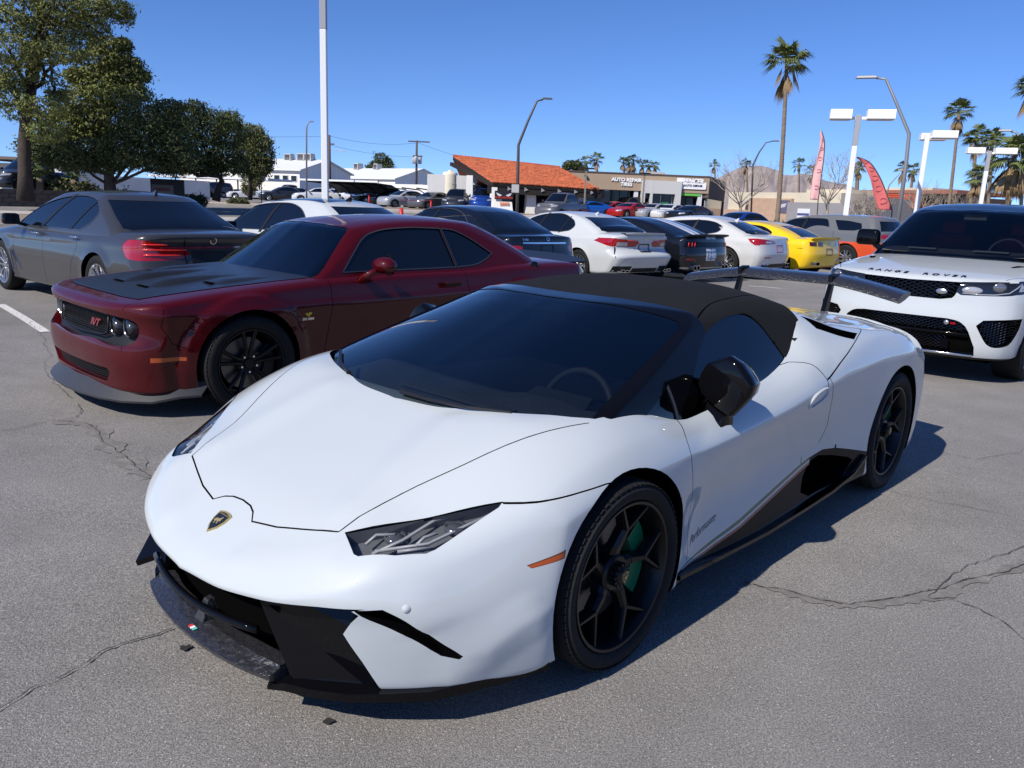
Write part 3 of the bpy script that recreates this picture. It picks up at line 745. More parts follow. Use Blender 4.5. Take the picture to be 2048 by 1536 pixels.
    # parking sensors
    bf = lambda y, z: bv.ray_cast(Vector((2, y, z)), Vector((-1, 0, 0)))
    for y, z in ((.748, .421), (-.748, .421)):
        h = bf(y, z); nrm = h[1] if h[1].x > 0 else -h[1]
        o = MB().lathe([(0, .003), (.008, .003), (.0095, .001), (.012, .0012), (.013, -.004)], 18, axis='z').obj('parking_sensor', white, root, smooth=True)
        o.matrix_local = Matrix.Translation(h[0]) @ nrm.to_track_quat('Z', 'Y').to_matrix().to_4x4()
    # badge: black shield with gold rim and a gold bull-like figure
    gold = mat('gold', (.60, .46, .20), .42, .75)
    def badge(c, size, xd, yd, par):
        sh = [(0, -.62), (.30, -.30), (.44, .05), (.46, .42), (.22, .50), (0, .52), (-.22, .50), (-.46, .42), (-.44, .05), (-.30, -.30)]
        e = MB().prism([(x * size * 1.22, y * size * 1.20) for x, y in sh], -.002, .002).obj('badge_rim', gold, par); orient(e, c, xd, yd)
        k = MB().prism([(x * size, y * size) for x, y in sh], -.001, .0034).obj('badge', mat('badge_black', (.01, .01, .01), .3, coat=1), par); orient(k, c, xd, yd)
        bull = [(-.26, .02), (-.16, .12), (-.02, .10), (.1, .18), (.16, .28), (.22, .24), (.2, .12), (.24, .0), (.12, -.02), (.16, -.2), (.08, -.18), (.02, -.04), (-.08, -.06), (-.06, -.24), (-.14, -.22), (-.16, -.06), (-.24, -.1), (-.3, -.02)]
        g = MB().prism([(x * size, y * size) for x, y in bull], .0036, .0048).obj('badge_emblem', gold, par); orient(g, c, xd, yd)
        t = text_obj('LAMBORGHINI', size * .13, gold, par, 'badge_lettering', .0003); orient(t, Vector(c) + Vector(xd).cross(Vector(yd)).normalized() * .0038 + Vector(yd).normalized() * size * .40, xd, yd)
    p0 = down(.905, 0, -.001); p1 = down(.96, 0, -.001)
    badge(tuple((p0 + p1) / 2 + Vector((0, 0, .001))), .064, (0, 1, 0), tuple(p0 - p1), root)
    # sticker on the splitter
    for k, (nm, cc) in enumerate((('red', (.5, .03, .03)), ('white', (.7, .7, .7)), ('teal', (.1, .4, .35)))):
        o = MB().prism([(-.016 + k * .012, -.006), (-.004 + k * .012, -.008), (.004 + k * .012, .006), (-.010 + k * .012, .007)], 0, .001).obj('splitter_sticker', mat('sticker_' + nm, cc, .4), root)
        orient(o, (1.042, .01, .162), (0, 1, 0), (-1, 0, .35))
    # door handle, script
    bs = lambda x, z, s=1: bv.ray_cast(Vector((x, 3 * s, z)), Vector((0, -s, 0)))
    for s in (1, -1):
        sh = spline([(-1.425, .668), (-1.417, .70), (-1.44, .727), (-1.56, .752), (-1.605, .745), (-1.612, .722), (-1.585, .70), (-1.45, .665)], 4)
        v = []; n = len(sh)
        for lay, (k, d) in enumerate(((1, -.004), (.96, .006), (.86, .009), (.84, .002), (.3, .0015))):
            cx, cz = sh.mean(0)
            for x, z in sh:
                X, Z = cx + (x - cx) * k, cz + (z - cz) * k; h = bs(X, Z, s); v.append(tuple(h[0] + Vector((0, d * s, 0))))
        f = [(l * n + i, l * n + (i + 1) % n, (l + 1) * n + (i + 1) % n, (l + 1) * n + i) for l in range(4) for i in range(n)] + [tuple(range(4 * n, 5 * n))]
        MB().add(v, f).obj('door_handle', white, root, autosm=.8)
        t = text_obj('Performante', .048, mat('script_black', (.01, .01, .01), .4), root, 'script', .0003, shear=.6, wx=.95, bold=-.0008)
        for vv in t.data.vertices:
            x = -.585 - vv.co.x * s; z = .315 + vv.co.y + .16 * vv.co.x * s; hh = bs(x, z, s); vv.co = hh[0] + Vector((0, .0012 * s + vv.co.z * s, 0))
    # wing
    ys = np.linspace(-.75, .75, 31); v = []; f = []; W = 12
    for y in ys:
        a = abs(y); dz = 0 if a < .30 else -.075 * ((a - .30) / .45) ** 1.3; z = 1.125 + dz; x = -3.19 + (.0 if a < .3 else .02 * (a - .3)); ch = .11
        for (u, w) in ((1, 0), (.8, .022), (.4, .034), (-.2, .032), (-.7, .02), (-1, .018), (-1.02, .004), (-.7, -.006), (-.2, -.012), (.4, -.014), (.8, -.012), (.95, -.007)):
            v.append((x + u * ch, y, z + w - u * .018))
    for i in range(30):
        for k in range(W): f.append((i * W + k, i * W + (k + 1) % W, (i + 1) * W + (k + 1) % W, (i + 1) * W + k))
    f += [tuple(range(W)), tuple(range(30 * W, 31 * W))]
    MB().add(v, f).obj('rear_wing', carbon, root, autosm=.7)
    for s in (1, -1):
        y = .317 * s
        pr = [(-3.02, .93), (-3.09, 1.10), (-3.08, 1.16), (-3.14, 1.172), (-3.20, 1.172), (-3.205, 1.158), (-3.13, 1.135), (-3.13, 1.09), (-3.09, .93)]
        MB().prism(pr, y - .014, y + .014, (0, 2, 1)).obj('wing_support', GLOSSK, root, bevel=.003)
    # mirrors
    for s in (1, -1):
        b = MB()
        ring = [(.768, .862), (.778, .905), (.800, .945), (.888, .992), (.94, .965), (.985, .915), (1.000, .893), (.992, .850), (.962, .805), (.930, .762), (.917, .752), (.85, .785), (.79, .822)]
        n = len(ring); cy = sum(p[0] for p in ring) / n; cz = sum(p[1] for p in ring) / n; v = []
        for k, xo in ((.90, -.66), (.985, -.675), (1.0, -.69), (.96, -.745), (.84, -.80), (.55, -.83)):
            pass
        lay = ((.86, -.664), (.95, -.668), (1.0, -.682), (1.0, -.70), (.88, -.765), (.78, -.785))
        v = [(xo, (cy + (y - cy) * k) * s + (.0 if True else 0), cz + (z - cz) * k) for k, xo in lay for y, z in ring]
        f = [(l * n + i, l * n + (i + 1) % n, (l + 1) * n + (i + 1) % n, (l + 1) * n + i) for l in range(len(lay) - 1) for i in range(n)] + [tuple(range(n)), tuple(range((len(lay) - 1) * n, len(lay) * n))]
        me = empty('door_mirror', (0, 0, 0), parent=root)
        b.add(v, f); b.obj('mirror_housing', GLOSSK, me, bevel=.004, autosm=.5)
        MB().add([(-.702, y * s, z) for y, z in ((.78, .93), (.79, .95), (.835, .975), (.825, .955))], [(0, 1, 2, 3)])
        b = MB().add([(-.70, .80 * s, .80), (-.70, .90 * s, .775), (-.76, .90 * s, .775), (-.76, .80 * s, .80), (-.66, .79 * s, .742), (-.65, .89 * s, .735), (-.75, .90 * s, .735), (-.76, .79 * s, .742),
                      (-.67, .80 * s, .70), (-.655, .905 * s, .69), (-.75, .905 * s, .69), (-.77, .80 * s, .70)],
                     [(0, 1, 2, 3), (0, 4, 5, 1), (1, 5, 6, 2), (2, 6, 7, 3), (3, 7, 4, 0), (4, 8, 9, 5), (5, 9, 10, 6), (6, 10, 11, 7), (7, 11, 8, 4), (8, 11, 10, 9)])
        b.obj('mirror_arm', GLOSSK, me, bevel=.006, autosm=.5)
        b = MB().lathe([(0, .018), (.035, .016), (.05, .008), (.054, -.012)], 20, (-.71, .85 * s, .695)); b.obj('mirror_base', GLOSSK, me, autosm=.6)
    # wipers
    for (pts) in ([(.235, .02, .812), (.235, .18, .812), (.215, .36, .816), (.16, .52, .822)], [(.20, -.36, .812), (.13, -.52, .822), (.03, -.66, .84)]):
        b = MB().tube([(x - .03, y, z + .004) for x, y, z in pts], [.010, .008, .007, .004][:len(pts)], 6); b.obj('wiper', SATK, root)
    # cabin inside
    dash = mat('dash_leather', (.10, .105, .115), .7, var=(4, .2), bump=(30, .3)); 
    v = []; f = []; ny = 16
    for i, (x, z) in enumerate(((.14, .745), (-.05, .765), (-.22, .77), (-.32, .75), (-.38, .68), (-.36, .5))):
        for y in np.linspace(-.70, .70, ny): v.append((x - .22 * (abs(y) / .75) ** 2 * (1 if i < 2 else .3), y, z + (.02 if .2 < y < .5 and 1 < i < 4 else 0)))
    for i in range(5):
        for k in range(ny - 1): f.append((i * ny + k, i * ny + k + 1, (i + 1) * ny + k + 1, (i + 1) * ny + k))
    mesh_obj('dashboard', v, f, dash, root, True)
    MB().box((-.02, .08, .772), (.05, .62, .012), mi=0).obj('dash_vent', mat('vent_grey', (.12, .12, .125), .6), root)
    v = [Vector((-.44 + .02 * 0, .34, .70))]
    ringp = [(-.43 - .055 * math.sin(t) , .36 + .175 * math.cos(t), .70 + .165 * math.sin(t)) for t in np.linspace(0, 2 * PI, 33)]
    MB().tube(ringp, .014, 8, caps=False).obj('steering_wheel', mat('wheel_leather', (.06, .06, .06), .6), root, smooth=True)
    MB().box((-.50, .36, .862), (.03, .014, .034)).obj('steering_wheel_mark', M['red'], root)
    MB().add([(-.28, .20, .76), (-.28, .52, .76), (-.36, .50, .80), (-.36, .22, .80), (-.38, .22, .76), (-.38, .50, .76)], [(0, 1, 2, 3), (3, 2, 5, 4)]).obj('instrument_hood', mat('dash_dark', (.035, .037, .04), .75), root, bevel=.01)
    for s in (1, -1):
        b = MB().box((-1.1, .36 * s, .40), (.5, .48, .16)).box((-1.38, .36 * s, .66), (.14, .46, .62), ry=-.2).box((-1.43, .36 * s, .98), (.09, .26, .14), ry=-.1)
        b.obj('seat', mat('seat_dark', (.02, .02, .022), .7), root, bevel=.03, seg=3, autosm=.8)
    MB().box((-.80, 0, .30), (2.0, 1.6, .02)).box((-1.62, 0, .6), (.03, 1.5, .7)).obj('cabin_tub', mat('carpet_dark', (.008, .008, .009), .95), root)
    MB().box((-.66, 0, 1.045), (.03, .22, .06), ry=.3).obj('rear_view_mirror', SATK, root, bevel=.008)
    green = mat('caliper_green', (.0, .13, .055), .35, coat=.8)
    for x, y, R, W in ((0, .835, .3275, .24), (0, -.835, .3275, .24), (-2.62, .812, .3455, .295), (-2.62, -.812, .3455, .295)):
        e, yo = wheel(root, x, y, R, W, .262, 'y5', mat('rim_black', (.006, .006, .007), .35, .2), green)
        b = MB().lathe([(0, yo + .004), (.024, yo + .002), (.03, yo - .006), (.033, yo - .03)], 24, axis='y')
        for k in range(12):
            a = 2 * PI * k / 12; b.box((.036 * math.cos(a), yo - .022, .036 * math.sin(a)), (.010, .03, .010))
        b.obj('centre_cap', SATK, e, autosm=.5)
        badge((0, yo + .005, 0), .03, (-1, 0, 0), (0, 0, 1), e)
    return root
# ------------------------------------------------------------------ the other cars: same method, compact specifications
def make_shells(c, n=(70, 26, 14)):
    A = [0, .35, .6, .8, .92, 1]
    fb = c.get('fbow', [0, -.01, -.05, -.13, -.22, -.32]); rb = c.get('rbow', [0, .008, .03, .07, .125, .20])
    front = Tab(A, {z: [x + b for b in fb] for z, x in c['fz']}); rear = Tab(A, {z: [x + b for b in rb] for z, x in c['rz']})
    W = c['W']; sp = c.get('sp', [(.12, .93), (.3, .965), (.45, .985), (.6, 1.0), (.75, .985), (.9, .955), (1.05, .91), (1.3, .86)])
    plan = c['plan']
    side = Tab([z for z, k in sp], {x: [W * f * k for z, k in sp] for x, f in plan})
    cr = c.get('crown', [0, .003, .012, .035, .06, .10])
    top = Tab(A, {x: [z - k * (e if len(t) else 1) for k in cr] for x, z, *t in c['top'] for e in [t[0] if t else 1]})
    r = c.get('r', (.03, .09, .16))
    P, F = box_shell(n, r, (3, 3, 4)); V = warp_box(P, front, rear, top, side, c.get('bot', [(-5, .22), (1.2, .18)]), c.get('bumps', ()))
    k = c['cab']; A2 = [0, .5, .8, .93, 1]
    fb = k.get('fbow', [0, -.04, -.11, -.16, -.22]); rb = k.get('rbow', [0, .03, .09, .14, .2])
    front = Tab(A2, {z: [x + b for b in fb] for z, x in k['fz']}); rear = Tab(A2, {z: [x + b for b in rb] for z, x in k['rz']})
    side = Tab([z for z, y in k['side']], {x: [y * f for z, y in k['side']] for x, f in k.get('plan', [(-5, 1), (1, 1)])})
    kc = k.get('crown', [0, .012, .03, .05, .075])
    top = Tab(A2, {x: [z - q for q in kc] for x, z in k['top']})
    P2, F2 = box_shell(k.get('n', (40, 24, 10)), k.get('r', (.04, .10, .20)), (3, 4, 4)); z0 = min(z for z, x in k['fz'])
    V2 = warp_box(P2, front, rear, top, side, [(-5, z0), (1, z0)])
    return V, F, V2, F2
def flare(xc, zc, R, amt, w=.16, front=True):
    """wheel-arch flare: pushes the side skin out in a band round the wheel"""
    def fn(V, P):
        d = np.hypot(V[:, 0] - xc, V[:, 2] - zc); k = np.clip(1 - np.abs(d - R) / w, 0, 1); k = k * k * (3 - 2 * k)
        k = np.where(d < R, 1, k); k = k * (np.abs(P[:, 1]) > .8)
        V = V.copy(); V[:, 1] += np.sign(V[:, 1]) * amt * k; return V
    return fn
def flare2(xc, zc, R, amt):
    """bolted-on arch extension with a hard outer edge"""
    def fn(V, P):
        d = np.hypot(V[:, 0] - xc, V[:, 2] - zc); k = np.clip(1 - (d - R) / .022, 0, 1); k = k * k * (3 - 2 * k) * (.55 + .45 * np.clip((R - d) / .12, 0, 1)) * (np.abs(P[:, 1]) > .8)
        V = V.copy(); V[:, 1] += np.sign(V[:, 1]) * amt * k; return V
    return fn
def crease(z0fn, amt, w=.05):
    """a body line: a soft ridge along the side at height z0fn(x)"""
    def fn(V, P):
        z0 = np.interp(V[:, 0], *zip(*z0fn)); k = np.clip(1 - (z0 - V[:, 2]) / w, 0, 1) * (V[:, 2] < z0) + np.clip(1 - (V[:, 2] - z0) / (w * .4), 0, 1) * (V[:, 2] >= z0)
        V = V.copy(); V[:, 1] += np.sign(V[:, 1]) * amt * k * (np.abs(P[:, 1]) > .8); return V
    return fn
BLACKGLASS = mat('tinted_glass', (.003, .004, .006), .015, spec=.6, ior=1.6)
def simple_mirror(par, x, y, z, m, s, size=(.13, .22, .15)):
    e = empty('door_mirror', parent=par)
    b = MB().box((x, y * s, z), size, taper=.9); b.obj('mirror_housing', m, e, bevel=.04, seg=4, autosm=1.0)
    MB().tube([(x - .02, (y - .2) * s, z - .09), (x, (y - .06) * s, z - .05)], .022, 8).obj('mirror_arm', m, e, smooth=True)
    MB().box((x - size[0] / 2 - .002, y * s, z), (.004, size[1] * .8, size[2] * .75)).obj('mirror_glass', BLACKGLASS, e)
def handle(par, x, y, z, s, m, L=.22):
    MB().tube([(x + L / 2, y * s, z), (x + L / 3, (y + .028) * s, z + .004), (x - L / 3, (y + .028) * s, z + .004), (x - L / 2, y * s, z)], [.009, .013, .013, .009], 8).obj('door_handle', m, par, smooth=True)
def plate(par, x, y, z, rot, name='number_plate_frame', m=None, size=(.31, .155), tilt=0.0):
    w, h = size; b = MB()
    for c, d in (((0, 0, h / 2), (.012, w, .022)), ((0, 0, -h / 2), (.012, w, .026)), ((0, w / 2, 0), (.012, .014, h)), ((0, -w / 2, 0), (.012, .014, h))): b.box(c, d)
    o = b.obj(name, m or SATK, par); o.location = (x, y, z); o.rotation_euler = (0, tilt, rot); return o
def lamp_inner(par, V, F, view, pts, s, depth, m, name='lamp_core', h=.02):
    """raised lens block set behind a lamp outline"""
    pass
def place(c, root=None):
    hx, hy, yaw = c['pose']
    return empty(c['name'], (hx, hy, c.get('z', 0)), yaw, c['label'], c.get('cat', 'car'), c.get('group'))
def build_car(c, extra=None):
    V, F, V2, F2 = make_shells(c, c.get('n', (70, 26, 14)))
    root = place(c); S = Shell(V, F); C = Shell(V2, F2)
    wb, Rf, Rr = c['wb'], c['R'], c.get('Rr', c['R'])
    pm = c['paint']; M = dict(body=pm, seam=DARK, dark=DARK, gloss=GLOSSK, glass=c.get('glass', BLACKGLASS), side=c.get('sglass', BLACKGLASS), trim=c.get('trim', SATK), chrome=CHROME,
        red=mat('tail_lamp_red', (.30, .004, .006), .12, coat=1), clear=mat('lamp_clear', (.45, .46, .48), .1, .4, coat=1), amber=mat('amber_lens', (.42, .07, .01), .25, coat=1), plastic=TRIMK)
    M.update(c.get('mats', {}))
    for nm, view, poly, sg, op in c.get('cuts', []):
        for s in (sg if isinstance(sg, tuple) else (sg,)): S.cut(view, poly, s, nm, **op)
    for nm, view, poly, sg, op in c['cab'].get('cuts', []):
        for s in (sg if isinstance(sg, tuple) else (sg,)): C.cut(view, poly, s, nm, **op)
    for view, pts, w, sg, op in c.get('grooves', []):
        for s in (sg if isinstance(sg, tuple) else (sg,)): groove(S, view, pts, w, s, **op)
    for view, pts, w, sg, op in c['cab'].get('grooves', []):
        for s in (sg if isinstance(sg, tuple) else (sg,)): groove(C, view, pts, w, s, **op)
    ag = c.get('archgap', .045)
    for s in (1, -1):
        for x, R in ((0, Rf), (-wb, Rr)):
            S.cut('side', circle(x, R, R + ag, 40), s, 'drop', nmin=-.9, rng=(.5, 2, 1) if s > 0 else (-2, -.5, 1))
    if c.get('seeds'): components(S, [(a, b, {}) for a, b in c['seeds']])
    S.emit(M, root, gap=0); C.names[0] = 'roof'; C.opt[0] = dict(mat='roofmat') if 'roofmat' in M else {}
    C.emit(M, root, gap=0)
    w0 = c['W']
    for x, R in ((0, Rf), (-wb, Rr)): arch_liner(root, x, R, R + ag + .012, .5, w0 - .03)
    for s in c.get('wheel_sides', (1, -1)):
        for x, R, st, ty in ((0, Rf, c.get('steer', 0), c.get('tw', .24)), (-wb, Rr, 0, c.get('twr', c.get('tw', .24)))):
            wheel(root, x, s * (w0 - c.get('winset', .01) - ty / 2), R, ty, c.get('rr', .25), c.get('rim', 'v5'), c.get('rimm', ALU), c.get('cal'), st, fine=c.get('fine', False))
    if c.get('mirror'):
        x, y, z, m = c['mirror']
        for s in (1, -1): simple_mirror(root, x, y, z, m, s)
    for x, y, z, m in c.get('handles', []):
        for s in (1, -1): handle(root, x, y, z, s, m)
    # dark underside
    MB().box((-wb / 2, 0, .27), (wb + 1.3, 1.5, .12)).obj('underbody', DARK, root)
    if extra: extra(root, BVHTree.FromPolygons([tuple(v) for v in V], F), BVHTree.FromPolygons([tuple(v) for v in V2], F2), M)
    return root
def hitx(bv, y, z, d):   # outer skin seen from the front (d=1) or rear (d=-1)
    h = bv.ray_cast(Vector((6 * d - (1.5 if d < 0 else 0), y, z)), Vector((-d, 0, 0))); return h[0], (h[1] if h[1].x * d > 0 else -h[1])
def wrap_text(t, bv, fn, off=.002):
    """lay a flat text mesh on a skin: fn(u, v) -> ray origin, direction"""
    for vv in t.data.vertices:
        o, d = fn(vv.co.x, vv.co.y); h = bv.ray_cast(o, d)
        if h[0] is not None: vv.co = h[0] - d * (off + vv.co.z)
    return t
def arcpts(cx, cz, rx, rz, a0, a1, n=10): return [(cx + rx * math.cos(a0 + (a1 - a0) * k / n), cz + rz * math.sin(a0 + (a1 - a0) * k / n)) for k in range(n + 1)]
def rrect(y0, z0, y1, z1, r=.03, n=3):
    o = []
    for cx, cz, a in ((y1 - r, z1 - r, 0), (y0 + r, z1 - r, PI / 2), (y0 + r, z0 + r, PI), (y1 - r, z0 + r, 1.5 * PI)): o += arcpts(cx, cz, r, r, a, a + PI / 2, n)
    return o

# ---- dark red muscle coupe
def build_challenger():
    red = paint('wine_paint', (.060, .001, .003), .1, .45, .65)
    matk = mat('satin_hood', (.014, .015, .018), .30, spec=.5)
    wb = 2.95
    c = dict(name='red_muscle_coupe', pose=(-2.6162, 6.2868, -2.3239), z=-.06, label='dark red muscle coupe with satin black bonnet, parked behind the white convertible', W=.955, wb=wb, R=.36, Rr=.36, rr=.265, tw=.30, archgap=.05,
        paint=red, rim='split5', rimm=mat('rim_satin_black', (.008, .008, .009), .38, .3), cal=SATK, fine=True, winset=-.035, n=(130, 44, 26),
        r=(.02, .06, .10), fbow=[0, -.01, -.035, -.085, -.15, -.24], rbow=[0, .01, .03, .07, .12, .2],
        fz=[(.15, .86), (.30, .88), (.42, .90), (.52, .895), (.60, .86), (.70, .85), (.78, .865), (.84, .84), (.95, .6)],
        rz=[(.2, -4.0), (.4, -4.06), (.6, -4.07), (.8, -4.05), (.95, -4.08), (1.05, -4.0)],
        plan=[(-4.1, .96), (-3.4, .99), (-2.95, 1.0), (-2.2, .98), (-1.4, .97), (-.7, .98), (0, 1.0), (.5, .985), (.9, .97)],
        sp=[(.15, .94), (.3, .955), (.45, .965), (.62, .98), (.76, 1.0), (.80, .992), (.92, .965), (1.05, .92)],
        top=[(.90, .76, .3), (.85, .80, .35), (.72, .835, .45), (.4, .885, .6), (0, .93, .8), (-.4, .965, .9), (-.75, .985, .85), (-1.5, .99, .5), (-2.4, 1.0, .5), (-2.75, 1.03, .7), (-3.2, 1.045, .9), (-3.8, 1.03, .7), (-4.08, 1.0, .6)],
        crown=[0, .004, .012, .022, .035, .055], bot=[(-5, .24), (-3.5, .22), (.3, .2), (1.2, .2)],
        bumps=(flare2(0, .36, .50, .052), flare2(-wb, .36, .50, .052), crease([(-4.2, .80), (-2.9, .81), (-1.5, .775), (1, .755)], .010)),
        cab=dict(fz=[(.90, -.42), (.99, -.56), (1.15, -.80), (1.30, -1.03), (1.37, -1.16), (1.42, -1.30), (1.5, -1.5)], rz=[(.9, -3.55), (1.03, -3.42), (1.15, -3.18), (1.3, -2.82), (1.4, -2.5), (1.5, -2.4)],
            side=[(.9, .86), (.98, .83), (1.12, .755), (1.27, .665), (1.38, .60)], top=[(-1.1, 1.365), (-1.3, 1.40), (-1.6, 1.43), (-1.95, 1.445), (-2.3, 1.44), (-2.7, 1.405), (-3.2, 1.3)], r=(.04, .08, .16), n=(60, 30, 12),
            fbow=[0, -.03, -.08, -.11, -.16], rbow=[0, .03, .10, .18, .27]))
    c['cuts'] = [('grille_surround', 'front', spline([(0, .745), (-.40, .742), (-.74, .725, 'c'), (-.80, .70), (-.805, .60), (-.77, .555), (-.64, .535), (-.40, .555), (0, .535), (.40, .555), (.64, .535), (.77, .555), (.805, .60), (.80, .70), (.74, .725, 'c'), (.40, .742)], 4).tolist(), 1, dict(recess=.07, mat='plastic', wall='body', nmin=-.2, rng=(.4, 2, 0))),
        ('lower_grille', 'front', spline([(-.54, .365, 'c'), (.54, .365, 'c'), (.56, .34), (.50, .265, 'c'), (-.50, .265, 'c'), (-.56, .34)], 3).tolist(), 1, dict(recess=.06, mat='dark', wall='body', nmin=-.2, rng=(.4, 2, 0))),
        ('side_marker', 'side', [(.69, .435), (.47, .437), (.47, .462), (.69, .468)], (1, -1), dict(recess=.0, gap=0, mat='amber', nmin=.0)),
        ]
    hood = [(.70, 0), (.69, .45), (.66, .66), (.30, .72), (-.10, .755), (-.55, .78), (-.66, .76), (-.60, .4), (-.58, 0)]
    c['cuts'].append(('hood', 'top', hood + mirror_poly(hood[1:-1]), 1, dict(gap=.002, recess=-.004, mat='hoodm', wall='hoodm', nmin=.2)))
    c['mats'] = dict(hoodm=matk)
    seam = spline([(-.70, .98), (-.715, .93), (-.72, .80), (-.70, .6), (-.66, .35), (-.66, .22)], 3, False)
    seam2 = spline([(-2.16, 1.0), (-2.19, .92), (-2.2, .75), (-2.12, .55), (-2.05, .4), (-2.0, .22)], 3, False)
    c['grooves'] = [('side', seam, .005, (1, -1), dict(nmin=-.2)), ('side', seam2, .005, (1, -1), dict(nmin=-.2)),
        ('side', [(.60, .80), (.62, .68), (.55, .56), (.42, .50)], .004, (1, -1), dict(nmin=0)), ('top', [(.89, .70), (.72, .735), (.64, .80)], .004, (1, -1), dict(nmin=.1))]
    c['seeds'] = [('front_bumper', (.9, 0, .5)), ('front_fender', (-.3, .95, .8)), ('front_fender', (-.3, -.95, .8)), ('door', (-1.5, .95, .6)), ('door', (-1.5, -.95, .6)), ('rear_quarter', (-3.5, .9, .8))]
    sw = spline([(-.90, .995, 'c'), (-1.05, 1.13), (-1.23, 1.268), (-1.38, 1.31), (-1.7, 1.338), (-2.085, 1.335, 'c'), (-2.12, 1.005, 'c')], 4).tolist()
    qw = spline([(-2.115, 1.333, 'c'), (-2.25, 1.32), (-2.40, 1.26), (-2.64, 1.115, 'c'), (-2.58, 1.085), (-2.42, 1.03), (-2.15, 1.005, 'c')], 4).tolist()
    ws = [(.88, -.76), (1.0, -.755), (1.36, -.575), (1.385, -.5), (1.40, 0)]
    wsf = [(-.80, .98), (-.775, 1.03), (-.60, 1.30), (-.55, 1.335), (-.3, 1.355), (0, 1.362), (.3, 1.355), (.55, 1.335), (.60, 1.30), (.775, 1.03), (.80, .98), (.79, .90), (-.79, .90)]
    rw = [(-.60, 1.06), (-.50, 1.36), (.50, 1.36), (.60, 1.06)]
    trim = mat('window_trim', (.10, .10, .105), .3, .6)
    c['cab']['cuts'] = [('window_trim', 'side', offset_poly(sw + [], .009), (1, -1), dict(recess=-.004, mat='trimm', wall='trimm', nmin=0)), ('window_trim', 'side', offset_poly(qw, .009), (1, -1), dict(recess=-.004, mat='trimm', wall='trimm', nmin=0)),
        ('side_window', 'side', sw, (1, -1), dict(recess=.008, mat='side', nmin=0)), ('quarter_window', 'side', qw, (1, -1), dict(recess=.008, mat='side', nmin=0)),
        ('windshield', 'front', wsf, 1, dict(recess=.004, mat='glass', wall='gloss', nmin=.05)), ('rear_window', 'rear', rw, 1, dict(recess=.004, mat='side', nmin=.05))]
    c['mats'].update(trimm=trim); c['glass'] = glass('coupe_glass', (.16, .19, .20))
    c['handles'] = []
    def extra(root, bv, cv, M):
        # grille: mesh with deep frame, four round lamps
        fx = lambda y, z: hitx(bv, y, z, 1)[0].x
        b = MB()
        for z in np.linspace(.585, .70, 9): b.tube([(fx(y, z) - .045, y, z) for y in np.linspace(-.44, .44, 9)], .003, 4)
        for y in np.linspace(-.42, .42, 29): b.tube([(fx(y, .64) - .043, y, .58), (fx(y, .64) - .043, y, .71)], .0025, 4)
        b.obj('grille_mesh', SATK, root)
        b = MB()
        top_ = [(-.47, .715), (-.40, .73), (0, .735), (.40, .73), (.47, .715)]; bot_ = [(-.47, .60), (-.40, .578), (0, .565), (.40, .578), (.47, .60)]
        loop = top_ + bot_[::-1]
        b.tube([(fx(y, z) - .035, y, z) for y, z in loop + loop[:1]], .007, 6); b.obj('grille_frame', SATK, root, smooth=True)
        for s in (1, -1):
            for y in (.525, .675):
                p = fx(y, .655) - .075; e = empty('headlight', (p, y * s, .655), parent=root)
                MB().lathe([(.062, .035), (.066, .04), (.070, .02), (.070, -.04)], 28, axis='x').obj('lamp_ring', M['halo'], e, autosm=.5)
                MB().lathe([(0, .012), (.03, .01), (.05, 0), (.062, -.02)], 24, axis='x').obj('lamp_bowl', mat('lamp_bowl', (.03, .032, .035), .3, .5), e, smooth=True)
                MB().lathe([(0, .04), (.022, .034), (.034, .015), (.036, 0)], 18, axis='x').obj('projector_lamp', mat('projector', (.35, .37, .4), .08, .9), e, smooth=True)
                MB().lathe([(0, .045), (.04, .042), (.062, .032)], 24, axis='x').obj('lamp_lens', glass('lamp_lens', (.7, .72, .74)), e, smooth=True)
        t = text_obj('R/T', .068, mat('badge_red', (.16, .006, .01), .3, coat=1), root, 'grille_badge', .004, shear=.35, bold=.003, wx=1.35)
        wrap_text(t, bv, lambda u, v: (Vector((3, .27 + u, .65 + v)), Vector((-1, 0, 0))), -.030)
        b = MB()
        for z in np.linspace(.275, .355, 6): b.tube([(fx(y, z) - .03, y, z) for y in np.linspace(-.50, .50, 9)], .004, 4)
        b.obj('lower_grille_slats', SATK, root)
        # chin splitter
        v = []; f = []; ys = [-.97, -.93, -.85, -.7, -.5, -.25, 0, .25, .5, .7, .85, .93, .97]
        xs = [.36, .50, .66, .80, .88, .925, .94, .925, .88, .80, .66, .50, .36]
        for x, y in zip(xs, ys):
            k = 1 - min(1, abs(y) / .97) ** 4; zz = .145 + (.0 if abs(y) < .9 else .03)
            v += [(x + .03, y * 1.01, zz), (x + .035, y * 1.01, zz + .015), (x - .01, y * .99, zz + .055), (x - .06, y * .97, zz + .10), (x - .12, y * .93, zz)]
        for i in range(len(xs) - 1):
            for k in range(5): f.append((i * 5 + k, i * 5 + (k + 1) % 5, (i + 1) * 5 + (k + 1) % 5, (i + 1) * 5 + k))
        MB().add(v, f).obj('chin_splitter', mat('splitter_grey', (.035, .036, .04), .45), root, autosm=.6)
        for s in (1, -1):
            MB().add([(.36, .965 * s, .15), (.46, .97 * s, .17), (.44, .985 * s, .26), (.405, 1.0 * s, .42), (.39, 1.0 * s, .50), (.375, .96 * s, .42), (.40, .94 * s, .26), (.36, .92 * s, .15)], [(0, 1, 2, 7), (7, 2, 3, 6), (6, 3, 4, 5)]).obj('arch_lip', mat('splitter_grey', ()), root) if False else None
            # hood scoops
            hz = lambda x, y: bv.ray_cast(Vector((x, y, 2)), Vector((0, 0, -1)))[0].z
            pts = [(.42, .16), (.44, .40), (.10, .46), (-.35, .50), (-.35, .12)]
